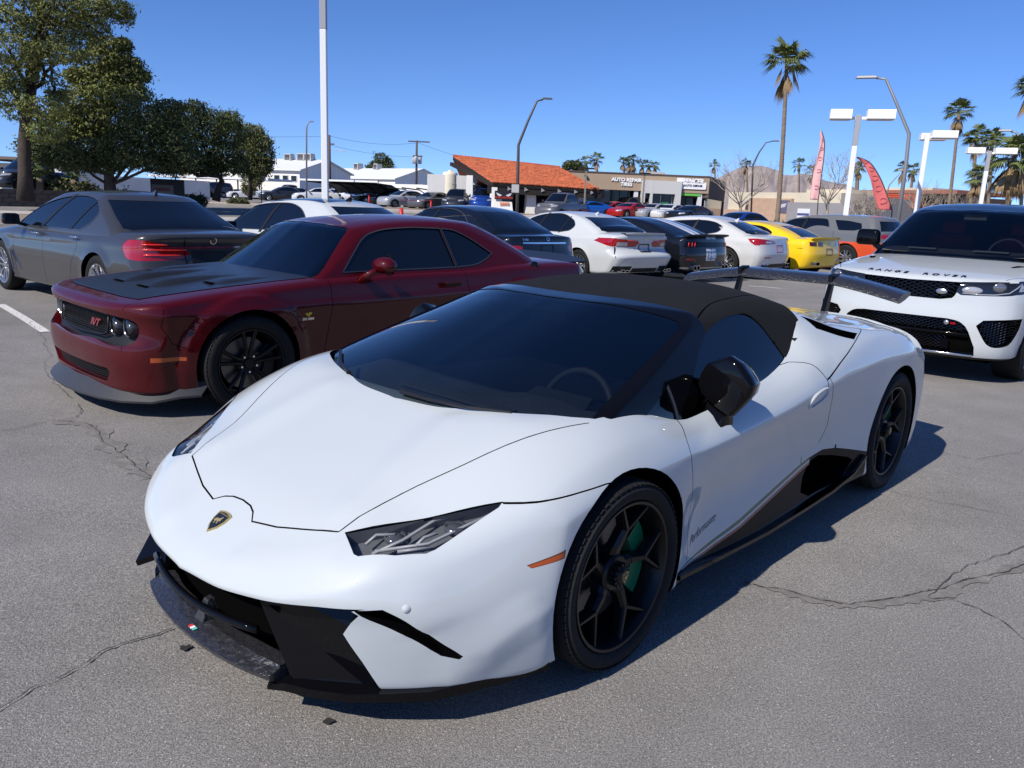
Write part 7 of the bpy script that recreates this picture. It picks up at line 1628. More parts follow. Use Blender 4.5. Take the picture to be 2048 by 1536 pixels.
def gable(name, label, A, B_, depth, zw, zr, overs=.4, wins=(), ac=(), wallm=None):
    """two-storey block: long side A-B, ridge parallel to it, gable end at B"""
    F_ = Facade(name, label, A, B_, STUCW); L = F_.L; z0 = .9
    v = [(0, 0, z0), (L, 0, z0), (L, depth, z0), (0, depth, z0), (0, 0, zw), (L, 0, zw), (L, depth, zw), (0, depth, zw), (L, depth / 2, zr - .12), (0, depth / 2, zr - .12)]
    MB().add(v, [(0, 1, 5, 4), (2, 3, 7, 6), (3, 0, 4, 9, 7)]).obj('wall', STUCW, F_.root); MB().add(v, [(1, 2, 6, 8, 5)]).obj('gable_wall', wallm or mat('grey_siding', (.78, .77, .76), .85, var=(.4, .06)), F_.root, fixn=False)
    r = MB()
    o = overs; sl = (zr - zw) / (depth / 2)
    r.add([(-o, -o, zw - o * sl), (L + o, -o, zw - o * sl), (L + o, depth / 2, zr), (-o, depth / 2, zr), (L + o, depth + o, zw - o * sl), (-o, depth + o, zw - o * sl)] + [(-o, -o, zw - o * sl - .14), (L + o, -o, zw - o * sl - .14), (L + o, depth / 2, zr - .14), (-o, depth / 2, zr - .14), (L + o, depth + o, zw - o * sl - .14), (-o, depth + o, zw - o * sl - .14)],
        [(0, 1, 2, 3), (3, 2, 4, 5), (6, 0, 3, 9), (1, 7, 8, 2), (6, 7, 1, 0), (2, 8, 10, 4), (9, 3, 5, 11), (7, 6, 9, 8), (8, 9, 11, 10), (4, 10, 11, 5)]); r.obj('roof', METR, F_.root, fixn=False)
    for w in wins: F_.window(*w, DGL, STUCW)
    for a, s in ac: ac_unit(F_.root, a, depth * .45, zr - .35, s)
    return F_
def build_buildings():
    # two-storey white block
    A, B_ = (-45.9, 108.71), (-27.91, 102.26)
    pts = [(19.18, 4.47), (19.12, 2.02), (15.25, 4.38), (15.85, 3.96), (16.74, 3.12), (17.22, 3.99), (18.4, 3.17), (18.72, 4.03), (14.24, 3.92), (13.05, 3.01), (9.95, 3.81), (9.11, 2.9), (26.44, 5.84)]
    g = gable('white_two_storey_block', 'white two storey building with pale metal roof and grey gable end behind the lamp pole', A, B_, 12, 4.9, 6.4, wins=[(u, u + .9, 3.3, 4.1) for u in (pts[2][0], pts[4][0] - .2, pts[5][0] + .6, 7, 3.5, 10.0)], ac=[(pts[2][0] - 1.5, 1.15), (pts[2][0] + .6, 1.25), (pts[5][0] - .3, 1.25)])
    g.box('lower_canopy', 2, g.L - .5, 1.95, 2.1, -2.6, .0, mat('canopy_brown', (.22, .17, .13), .8)); g.box('lower_wall', .5, g.L - .6, .9, 1.95, -.3, -.02, BRNW)
    A, B_ = (-33.71, 135.88), (-19.12, 123.53)
    g = gable('second_gabled_block', 'second white roofed building with grey gable facing the camera, left of the water tank', A, B_, 11, 4.9, 6.6, wins=[(6, 7, 2.8, 3.8)], ac=[(4, 1.3), (9, 1.2)])
    A, B_ = (-17.5, 148.98), (-12.45, 149.48)
    g = Facade('distant_flat_block', 'low white roofed block seen between the utility pole and the tank', A, B_, STUCW); g.box('wall', -1, g.L, .9, 5.2, 0, 8, STUCW); g.box('roof', -1.4, g.L + .3, 5.25, 5.5, -.4, 8.4, METR); ac_unit(g.root, 1.5, 3, 5.5, 1.1); ac_unit(g.root, 3.6, 3, 5.5, 1.1)
    # white annex with tank, left of the tiled roof
    A, B_ = (-13.05, 82.98), (-2.94, 73.94)
    q = [(-0.02, 3.16), (4.91, 3.22), (9.33, 3.0), (7.07, 3.53), (7.4, 4.47), (10.82, 4.57), (6.02, 2.76), (7.48, 1.85), (9.2, 2.73), (9.78, 1.91), (4.61, 3.22), (13.44, 4.04)]
    g = Facade('white_annex', 'low white building with dark barred windows between the carport and the tiled roof building', A, B_, STUCW)
    g.box('wall', 0, q[10][0], .9, q[0][1], 0, 7, STUCW); g.box('side_wall', q[10][0] + .01, q[3][0], .9, q[0][1] - .05, -.5, 6.5, MATS['grey_siding']); g.box('upper_wall', q[3][0] + .02, g.L + 1, .9, q[2][1], -.8, 6.4, STUCW)
    for a in (q[6][0],): g.window(a - .2, a + 1.2, 1.6, 2.7, DGL, STUCW, y=-.55, mull=2)
    g.window(q[8][0], q[8][0] + .8, 1.7, 2.5, DGL, STUCW, y=-.85, mull=1); g.window(1.2, 1.9, 1.7, 2.5, DGL, STUCW, y=-.05)
    ax, az = (-5.72, 65.75), 3.99
    e = empty('water_tank', (ax[0], ax[1], .9), 0, 'cream cylindrical tank standing left of the tiled roof building', 'tank'); r = .62
    MB().lathe([(0, az - .9 + .12), (.18, az - .9 + .10), (.20, az - .9), (r * .7, az - .9 - .02), (r * .96, az - .9 - .12), (r, az - .9 - .28), (r, 0)], 28).obj('tank_shell', mat('cream_plastic', (.62, .58, .46), .5), e, smooth=True)
    b = MB()
    for zz in (.6, 1.1, 1.6, 2.1): b.lathe([(r + .001, zz), (r + .02, zz + .03), (r + .001, zz + .06)], 28)
    b.obj('tank_ribs', MATS['cream_plastic'], e, smooth=True)
    # carport of curved ribs
    A, B_ = (-18.96, 75.66), (-6.24, 69.72); q = [(0.56, 3.06), (6.46, 3.03), (13.9, 2.79), (3.69, 1.39)]
    g = Facade('carport', 'long carport with curved black ribs and flat white edge', A, B_, STUCW, 'carport'); zt = q[0][1]
    g.box('edge_beam', -.3, g.L * .60, zt - .10, zt + .05, -2.4, -2.2, METR); b = MB(); n = 10
    for k in range(n):
        u = .5 + (g.L - .8) * k / (n - 1); h = zt - (.15 if k < 6 else .45); b.tube([(u, 2.6, .95), (u, 2.5, 1.8), (u, 1.9, h - .5), (u, .6, h - .1), (u, -2.2, h)], .055, 6)
    b.obj('ribs', SATK, g.root); v = []; f = []
    us = np.linspace(.5, g.L * .56, 14)
    for u in us:
        for y, z in ((2.5, zt - 1.0), (1.9, zt - .62), (.6, zt - .2), (-2.2, zt - .08)): v.append((u, y, z))
    for i in range(13):
        for k in range(3): f.append((i * 4 + k, (i + 1) * 4 + k, (i + 1) * 4 + k + 1, i * 4 + k + 1))
    MB().add(v, f).obj('canopy', mat('canopy_dark', (.05, .05, .055), .7), g.root, fixn=False)
    # tiled roof showroom
    rid0, rid1, ev0, ev1 = (-5.86, 69.75, 5.35), (3.44, 71.92, 4.87), (-2.1, 60.96, 3.1), (6.15, 62.7, 2.92)
    R0 = Vector(rid0); R1 = Vector(rid1); E0 = Vector(ev0); E1 = Vector(ev1)
    root = empty('tiled_roof_showroom', (E0.x, E0.y, .9), 0, 'car showroom under a big sloping orange clay tile roof with white tapered columns', 'building'); O = Vector((E0.x, E0.y, .9))
    tile = mat('clay_tile', (.40, .105, .045), .8, var=(1.6, .35)); NU, NV = 84, 15; V = []; F = []
    nrm = (E1 - E0).cross(R0 - E0).normalized(); nrm = nrm if nrm.z > 0 else -nrm; rnd = random.Random(3)
    def rp(u, w): return (E0.lerp(E1, u)).lerp(R0.lerp(R1, u), w)
    for j in range(NV):
        for i in range(NU):
            dj = rnd.uniform(-.015, .02); k = len(V)
            for (uu, hh) in ((0, 0), (.25, .07), (.5, .10), (.75, .07), (1, 0)):
                for (ww, dd) in ((0, .05), (1.06, 0)): V.append(tuple(rp((i + uu) / NU, min(1, (j + ww) / NV)) + nrm * (hh + dd + dj) - O))
            for s in range(4): F.append((k + 2 * s, k + 2 * s + 2, k + 2 * s + 3, k + 2 * s + 1))
            F.append((k, k + 2, k + 4, k + 6, k + 8))
    o = MB().add(V, F).obj('roof_tiles', tile, root, fixn=False); o['kind'] = 'stuff'
    b = MB().tube([tuple(R0 + nrm * .08 - O), tuple(R1 + nrm * .08 - O)], .14, 8); b.obj('ridge_cap', tile, root, fixn=False)
    def slab(a, b_, c, d, t, m, nm):
        v = [tuple(p - O) for p in (a, b_, c, d)] + [tuple(p - nrm * t - O) for p in (a, b_, c, d)]; return MB().add(v, [(0, 1, 2, 3), (7, 6, 5, 4), (0, 4, 5, 1), (1, 5, 6, 2), (2, 6, 7, 3), (3, 7, 4, 0)]).obj(nm, m, root)
    slab(E0, E1, R1, R0, .22, mat('dark_timber', (.018, .014, .012), .8), 'roof_deck')
    back = Vector((0, 1, 0)) * 12; slab(R0 - nrm * .02, R1 - nrm * .02, R1 + Vector((1, 9, -3.4)), R0 + Vector((1, 9, -3.4)), .2, tile, 'rear_roof')
    dv = (E1 - E0).normalized(); bk = Vector((-dv.y, dv.x, 0)) * (1 if (-dv.y * 0 + dv.x) > 0 else -1); L = (E1 - E0).length
    ang = math.atan2(dv.y, dv.x)
    fr = empty('front_frame', (0, 0, 0), ang, parent=root)
    def lb(nm, u0, u1, y0, y1, z0, z1, m, taper=1.0, par=fr): return MB().box(((u0 + u1) / 2, (y0 + y1) / 2, (z0 + z1) / 2), (abs(u1 - u0), abs(y1 - y0), z1 - z0), taper=taper).obj(nm, m, par)
    ez = E0.z - O.z
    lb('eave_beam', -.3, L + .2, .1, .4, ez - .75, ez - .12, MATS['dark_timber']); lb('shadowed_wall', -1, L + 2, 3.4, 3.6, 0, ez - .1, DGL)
    for u0, w in ((.0, .95), (L * .33, .85), (L * .585, .85), (L * .82, .8)): lb('tapered_column', u0, u0 + w, .6, 1.5, -.1, ez - .75, STUCW, .82)
    for k in range(6):
        u = L * (.14 + .155 * k); MB().add([(u, .02, ez - .2), (u, .02, ez - .5), (u + .30, .02, ez - .38)], [(0, 1, 2)]).add([(u, .10, ez - .2), (u, .10, ez - .5), (u + .30, .10, ez - .38)], [(2, 1, 0)]).obj('beam_bracket', mat('bracket_grey', (.3, .3, .3), .6), fr)
    lp = Vector((-4.67, 67.84, 4.04)); MB().box((lp.x - O.x, lp.y - O.y, 1.3), (.85, .8, 2.6)).obj('end_column', STUCW, root); lp = Vector((-3.94, 62.88, 1.22)); MB().box((lp.x - O.x, lp.y - O.y, 1.3), (.6, .5, 2.9), taper=.8).obj('end_column', STUCW, root)
    a, b_ = Vector((-5.89, 68.75, 4.72)), Vector((-1.91, 60.97, 2.89)); MB().tube([tuple(a - O), tuple(b_ - O)], .2, 4).obj('rake_beam', MATS['dark_timber'], root)
    lb('side_wall', -4.4, -.4, 5.0, 5.3, 0, ez + .6, STUCW)
    # display ramp with sign
    sp = (-1.19, 57.99); q = [2.64, 2.5, 1.91, 1.77, 1.48, 1.17]
    e = empty('dealer_sign', (sp[0], sp[1], .7), 0.021, 'white monument sign with dark winged panel and the number 2600 below', 'sign')
    def sb(nm, x0, x1, z0, z1, y0, y1, m, t=1.0): return MB().box(((x0 + x1) / 2, (y0 + y1) / 2, (z0 + z1) / 2 - .7), (x1 - x0, y1 - y0, z1 - z0), taper=t).obj(nm, m, e)
    sb('sign_base', -.85, .8, .6, q[3] + .0, 0, .4, mat('sign_white', (.72, .71, .68), .6), .8); sb('sign_pillar', -.85, -.45, .6, q[0] + .1, .1, .5, MATS['sign_white'])
    sb('sign_panel', -.62, .70, q[2], q[1], -.08, .02, mat('sign_black', (.012, .01, .012), .4)); mw = mat('sign_silver', (.55, .56, .6), .4); mr = mat('sign_red', (.5, .03, .02), .5)
    for s in (1, -1): MB().prism([(.04 + s * .12, q[1] - .72 - .28), (.04 + s * .55, q[1] - .72 - .10), (.04 + s * .5, q[1] - .72 - .24), (.04 + s * .34, q[1] - .72 - .36)], -.11, -.085, (0, 2, 1)).obj('sign_wing', mw, e)
    t = text_obj('PLAZA MOTORS', .17, mr, e, 'lettering', .008, bold=.006); orient(t, (.04, -.10, q[2] - .7 + .13), (1, 0, 0), (0, 0, 1)); t = text_obj('2600', .30, mat('sign_orange', (.62, .16, .06), .5), e, 'lettering', .01, bold=.012, wx=1.15); orient(t, (.1, -.03, (q[3] + q[4]) / 2 - .72), (1, 0, 0), (0, 0, 1))
    # tan repair shop
    a0, d0, a1, d1 = (1140, 74, 1413, 76); A, B_ = (4.64, 73.85), (17.22, 74.02)
    q = dict({'parL': (-0.09, 4.7), 'parM': (3.68, 4.76), 'parR': (12.22, 4.72), 'eaveL': (0.36, 3.17), 'eaveM': (6.49, 3.29), 'c1': (3.38, 3.29), 'c1b': (3.85, 1.71), 'c2': (6.07, 3.36), 'c2b': (6.42, 1.81), 'wl': (6.41, 4.26), 'wr': (10.02, 4.32), 'wt': (10.15, 2.86), 'd1': (8.06, 3.08), 'd2': (9.39, 2.07), 'ban0': (10.11, 3.35), 'ban1': (11.9, 3.33), 'ban2': (11.94, 2.89), 'gs0': (12.18, 3.25), 'gs1': (13.35, 1.65), 'end': (13.07, 4.53), 'base': (11.99, 1.37), 'sgn1': (4.91, 4.2), 'sgn2': (4.93, 3.93), 'sp': (10.95, 4.18), 'w1': (6.75, 3.47), 'w2': (7.44, 3.41), 'w3': (8.05, 3.22), 'p1': (11.86, 1.81), 'p2': (11.95, 3.24)})
    g = Facade('repair_shop', 'tan flat roofed auto repair shop with dark glass front and white signs', A, B_, STUCT); zt = q['parR'][1]; ze = q['eaveM'][1]; L = g.L
    g.box('upper_wall', -.3, L, ze, zt, 0, 12, STUCT); g.box('parapet_cap', -.35, L + .05, zt + .01, zt + .12, -.06, 12.05, BRNW); g.box('glass_front', -.3, q['wl'][0], .9, ze - .02, 1.4, 1.5, DGL); g.box('glass_side', q['wr'][0], L - .02, .9, ze - .02, 1.2, 1.3, DGL); g.box('back_wall', -.3, L, .9, zt - .1, 11.8, 12.1, STUCT)
    for u in (q['c1'][0], q['c2'][0], q['p2'][0]): g.box('white_column', u - .28, u + .1, .9, ze - .01, .1, .5, mat('column_white', (.6, .61, .64), .7))
    for k in range(7): u = .6 + k * (q['wl'][0] - .8) / 7; g.box('mullion', u, u + .06, .95, ze - .05, 1.32, 1.39, SATK)
    wm = mat('shop_grey', (.50, .50, .49), .85); wz = q['wl'][1]
    g.box('entrance_wall', q['wl'][0], q['w1'][0], .9, wz, -.35, 1.0, wm); g.box('entrance_wall', q['w1'][0] + .45, q['w2'][0], .9, wz - .0, -.35, 1.0, wm); g.box('entrance_wall', q['d2'][0] + .1, q['wr'][0], .9, wz, -.35, 1.0, wm); g.box('entrance_lintel', q['w1'][0] + .001, q['d2'][0] + .099, q['wt'][1] + .25, wz - .005, -.34, .99, wm); g.box('entrance_glass', q['w1'][0], q['d2'][0] + .1, .9, q['wt'][1] + .25, .4, .5, DGL)
    g.box('door_poster', q['d1'][0] + .35, q['d1'][0] + 1.0, 1.7, 2.4, .33, .38, mat('poster_green', (.12, .5, .2), .5)); g.box('door_frame', q['d1'][0] + .2, q['d1'][0] + .27, .9, 3.0, .30, .36, wm); g.box('door_frame', q['d1'][0] + 1.25, q['d1'][0] + 1.32, .9, 3.0, .30, .36, wm)
    g.box('banner_blue', q['ban0'][0], q['ban1'][0], q['ban2'][1] + .38, q['ban0'][1] + .05, .05, .1, mat('banner_blue', (.05, .07, .22), .6)); g.box('banner_green', q['ban0'][0], q['ban1'][0], q['ban2'][1] + .15, q['ban2'][1] + .37, .05, .1, mat('banner_green', (.12, .45, .08), .6)); g.box('banner_white', q['ban0'][0] + .6, q['ban0'][0] + 1.7, q['ban2'][1] + .45, q['ban0'][1] - .02, .02, .048, mat('banner_white', (.5, .52, .58), .6))
    wt = mat('sign_letter_white', (.8, .8, .8), .4); q1 = q['sgn1']; q2 = q['sgn2']
    g.text('AUTO REPAIR', .42, q1[0] + .1, q1[1], wt, bold=.02, wx=1.05); g.text('TIRES', .42, q1[0] + .1, q2[1] - .12, wt, bold=.02, wx=1.05)
    u, z = q['sp']; MB().prism(rrect(u - 1.15, z - .55, u + 1.35, z + .08, .12), -.10, -.02, (0, 2, 1)).obj('sign_cabinet', wt, g.root); g.text('SPENCER', .52, u + .05, z + .16, wt, -.07, .03, 1.0); g.text('AUTO REPAIR', .25, u + .15, z - .25, mat('sign_navy', (.02, .02, .06), .5), -.11, .01, 1.1, ex=.01)
    g.box('sign_flash', u - 1.35, u - .75, z + .0, z + .40, -.09, -.02, wt)
    g.box('low_planter', q['d2'][0] + .6, L - .8, .85, 1.55, -3.0, -2.6, mat('planter_tan', (.45, .36, .29), .9)); g.box('rooftop_unit', L * .60, L * .72, zt + .1, zt + .45, 3, 5, MATS['cooler_grey'])
    g.box('wall_lamp', 1.15, 1.35, zt - .35, zt - .2, -.3, -.0, SATK)
    A, B_ = (17.24, 74.02), (22.08, 87.25); g = Facade('shop_corner_wing', 'dark brown side wing of the repair shop with glazed corner', A, B_, BRNW); g.box('wall', 0.02, g.L, 2.9, 4.86, .0, 6, BRNW); g.box('glass', .3, g.L - .8, 1.2, 2.85, .1, .3, mat('pale_glass', (.12, .13, .13), .1)); g.box('pier', g.L - .75, g.L, .9, 2.88, 0, .5, BRNW); g.box('base_wall', .02, g.L, .85, 1.18, 0, .4, MATS['planter_tan'])
    # low tan building right
    A, B_ = (23.53, 92.04), (30.77, 78.16); q = [(0.04, 4.0), (8.01, 3.93), (8.8, 4.24), (10.73, 3.95), (15.0, 4.07), (4.33, 3.28), (9.79, 3.14), (10.92, 2.76), (3.39, 2.89), (3.7, 3.43)]
    g = Facade('low_tan_building', 'low cream and tan commercial building below the mountain', A, B_, STUCT); cr_ = mat('cream_stucco', (.55, .49, .38), .9, var=(.5, .06)); pk = mat('pink_block', (.42, .29, .21), .9, var=(2, .12)); zt = q[0][1]
    g.box('upper_wall', 0, g.L, 1.9, zt, .3, 9, cr_); g.box('roof_block', q[2][0], q[2][0] + 5.5, zt + .01, zt + .45, 3, 8, cr_); g.box('front_wall', q[9][0], q[6][0], .9, q[5][1] + .1, -.1, .28, pk); g.box('front_wall', .0, q[9][0] - .01, .9, 2.1, -.2, .29, pk); g.box('dark_wall', q[6][0] + .01, g.L + 2.5, .9, q[7][1] + .25, -.6, .25, STUCG); g.box('end_wall', g.L + .01, g.L + 3.2, .9, zt - .35, .32, 9, STUCG)
    MB().box((q[8][0], -.3, q[8][1]), (.7, .4, .45)).obj('wall_cooler', MATS['cooler_grey'], g.root); g.box('mural_panel', q[6][0] - 1.8, q[6][0] - .15, 1.9, 3.2, -.16, -.11, mat('mural_navy', (.10, .10, .16), .7)); MB().prism([(q[6][0] - 1.6, 2.3), (q[6][0] - 1.2, 2.8), (q[6][0] - .5, 2.9), (q[6][0] - .7, 2.5), (q[6][0] - 1.1, 2.45)], -.19, -.165, (0, 2, 1)).obj('mural_shape', mat('mural_grey', (.45, .45, .5), .7), g.root)
    g.box('posted_sign', q[7][0] + .4, q[7][0] + 2.0, 1.3, 2.4, -.68, -.61, mat('posted_white', (.6, .62, .66), .6)); g.box('posted_stripe', q[7][0] + .45, q[7][0] + 1.95, 1.75, 1.95, -.72, -.69, MATS['banner_blue'])
    # red louvred building
    A, B_ = (34.98, 85.09), (39.48, 76.4); q = [(-0.32, 4.2), (0.74, 2.78), (0.34, 4.05), (7.24, 4.01), (9.32, 4.21), (2.32, 4.36)]
    g = Facade('red_louvred_building', 'building with an orange louvred fascia band behind the red banner', A, B_, STUCT); om = mat('orange_metal', (.50, .085, .04), .6); zt = q[0][1]
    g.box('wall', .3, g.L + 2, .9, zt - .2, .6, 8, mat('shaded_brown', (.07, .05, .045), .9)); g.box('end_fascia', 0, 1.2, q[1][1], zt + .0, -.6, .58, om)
    for k in range(7): z = q[1][1] + .10 + k * (zt - q[1][1] - .1) / 7; g.box('louvre', 1.22, 8.0, z, z + .13, -.55, -.35, om)
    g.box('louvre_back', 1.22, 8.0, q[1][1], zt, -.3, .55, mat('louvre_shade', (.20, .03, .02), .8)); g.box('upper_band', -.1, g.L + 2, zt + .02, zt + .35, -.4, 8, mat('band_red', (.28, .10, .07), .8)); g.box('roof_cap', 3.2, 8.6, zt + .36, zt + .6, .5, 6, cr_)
    # far left white houses and block wall
    A, B_ = (-41.52, 62.46), (-35.58, 62.6); g = Facade('white_villa', 'white single storey house behind the tall pine at the left edge', A, B_, STUCW); g.box('wall', 0, g.L, .9, 3.11, 0, 8, STUCW); g.box('flat_roof', -.4, 4.6, 2.81 + .5, 2.81 + .7, -3, 8, mat('roof_brown', (.15, .12, .10), .8)); g.window(3.2, 4.2, 2, 3, DGL, STUCW, y=-.05)
    A, B_ = (-34.32, 56.38), (-25.86, 67.19); g = Facade('white_garden_wall', 'long white wall behind the yuccas and trees on the left', A, B_, STUCW, 'wall'); g.box('wall', 0, g.L, .85, 2.35, 0, .25, STUCW); g.box('coping', -.05, g.L + .05, 2.36, 2.44, -.04, .29, STUCW)
    # block wall built of courses
    A, B_ = (-26.46, 39.44), (-21.75, 45.02); g = Facade('brown_block_wall', 'low brown block wall along the street under the trees at the left', A, B_, STUCG, 'wall'); bm_ = mat('brown_block', (.12, .095, .08), .95, var=(3, .2)); zb = .40; rnd = random.Random(5)
    base_o = None; bw = .60; nb = int(g.L / bw); me = None
    g.box('wall_core', 0, g.L, zb - .3, zb + .88, .03, .17, mat('mortar', (.07, .06, .055), .95))
    for r in range(4):
        for k in range(nb):
            if me is None:
                o = MB().box((0, 0, 0), (bw - .03, .2, .20)).obj('block', bm_, g.root); me = o.data
            else: o = link(bpy.data.objects.new('block', me), g.root)
            o.location = (k * bw + bw / 2 + (bw / 2 if r % 2 else 0), .1 + rnd.uniform(-.008, .008), zb + .12 + r * .225)
    # carport strip and far lots behind the left cars
    A, B_ = (-45.18, 102.48), (-36.18, 99.63); g = Facade('long_flat_canopy', 'long flat parking canopy with white edge behind the left trees', A, B_, STUCW, 'canopy'); g.box('roof', 0, g.L + 8, 3.19, 3.19 + .25, -3, 2, METR)
    for k in range(6): g.box('post', 1 + 3 * k, 1.12 + 3 * k, .9, 3.19 - .01, -2.8, -2.68, SATK)
    # monument sign under trees
    x, y = (-20.03, 45.81); e = empty('roadside_sign', (x, y, float(GH(x, y))), .3, 'dark framed roadside sign with pale panel under the trees', 'sign'); MB().box((0, 0, .8), (1.75, .35, 1.75)).obj('sign_body', mat('sign_body_dark', (.02, .02, .022), .6), e); MB().box((-.25, -.19, 1.05), (1.15, .03, .6)).obj('sign_face', mat('sign_face_grey', (.14, .13, .13), .6), e)
    MB().box((-.25, -.21, 1.1), (.8, .02, .14)).obj('sign_line', mat('sign_red_dim', (.15, .03, .03), .6), e)

# ------------------------------------------------------------------ poles, lamps, wires, banners
def lamp_post(label, base, top_z, w, heads, lean=(0, 0), two=None, group='white lamp posts round the lot', name='lot_lamp_post', m=None, rz=0.0):
    x, y = base; z0 = float(GH(x, y)); e = empty(name, (x, y, z0), rz, label, 'lamp post', group); wm = m or mat('pole_white', (.70, .71, .72), .5); H = top_z - z0
    b = MB(); 
    if two: MB().box((0, 0, two - z0 + (H - two + z0) / 2), (w * 1.02, w * 1.02, H - two + z0)).obj('upper_pole', mat('pole_grey', (.30, .31, .34), .5), e, bevel=.01); H2 = two - z0
    else: H2 = H
    MB().box((0, 0, H2 / 2), (w, w, H2)).obj('pole', wm, e, bevel=.012); MB().box((0, 0, .06), (w * 2.2, w * 2.2, .12)).obj('base_plate', wm, e)
    for dx, dy, L, h, dep in heads:
        a = MB().box((dx * .5 / abs(dx) * (abs(dx) - L / 2) if dx else 0, dy * .5, H - h * .35), (max(.05, abs(dx) - L / 2), .08, .08)).obj('arm', wm, e)
        hd = MB().box((dx, dy, H), (L, dep, h)).obj('lamp_head', mat('lamp_head_white', (.80, .80, .80), .5), e, bevel=.015); MB().box((dx, dy, H - h / 2 - .006), (L * .86, dep * .86, .012)).obj('lens', mat('lamp_glass', (.5, .5, .5), .3), hd)
    return e
def street_light(label, pts, r, base, head_dir, group='dark street lights', col=(.09, .085, .08), hl=.6):
    x, y = base; e = empty('street_light', (x, y, float(GH(x, y))), 0, label, 'street light', group); m = mat('street_pole%.2f' % col[0] if False else 'street_pole_grey' if col[0] > .2 else 'street_pole_dark', col, .5, .4)
    P_ = [Vector(p) - Vector((x, y, float(GH(x, y)))) for p in pts]; rr = [r * (1 - .5 * i / (len(P_) - 1)) for i in range(len(P_))]
    MB().tube([(0, 0, 0)] + [tuple(p) for p in P_], [r * 1.05] + rr, 8).obj('pole', m, e, smooth=True)
    d = (P_[-1] - P_[-2]).normalized(); hd = MB().box((0, 0, 0), (hl, .22, .09), taper=.8).obj('lamp_head', m, e, bevel=.02); c = P_[-1] + d * hl * .4; hd.location = c; hd.rotation_euler = (0, 0, math.atan2(d.y, d.x)); return e
def feather(label, base, pts_pole, width, m, col_edge, seed):
    x, y = base; z0 = float(GH(x, y)); e = empty('feather_banner', (x, y, z0), 0, label, 'banner', 'feather banners on the lot'); P_ = [Vector(p) - Vector((x, y, z0)) for p in pts_pole]
    Q = spline([tuple(p) for p in P_], 5, closed=False); Q = [Vector(p) for p in Q]; MB().tube([(0, 0, 0)] + [tuple(p) for p in Q], .02, 6).obj('pole', mat('banner_pole', (.05, .05, .05), .5), e, smooth=True)
    side = Vector(width).normalized(); W = Vector(width).length; V = []; F = []; n = len(Q); nc = 8
    for i, p in enumerate(Q):
        t = i / (n - 1); w = W * (1 - t ** 2.2) * (1 if t < .98 else .2) + .01
        for k in range(nc + 1):
            u = k / nc; V.append(tuple(p + side * w * u + Vector((0, .05 * math.sin(9 * t + 5 * u + seed), 0)) * u))
    for i in range(n - 1):
        for k in range(nc): a = i * (nc + 1) + k; F.append((a, a + 1, a + nc + 2, a + nc + 1))
    o = mesh_obj('banner_cloth', V, F, m, e, True); sm = o.modifiers.new('s', 'SOLIDIFY'); sm.thickness = .006
    # dark outlined marks down the cloth
    b = MB(); rnd = random.Random(seed)
    for i in range(3, n - 4, 3):
        c = Vector(V[i * (nc + 1) + nc // 2]) + Vector((0, -.03, 0)); w = W * (1 - (i / n) ** 2.2) * .30; b.tube([tuple(c + side * w * math.cos(a) + Vector((0, 0, w * .8 * math.sin(a)))) for a in np.linspace(.6, 5.4, 9)], .009, 4)
    b.obj('banner_marks', mat('banner_mark', (.36, .08, .11), .7), e); return e
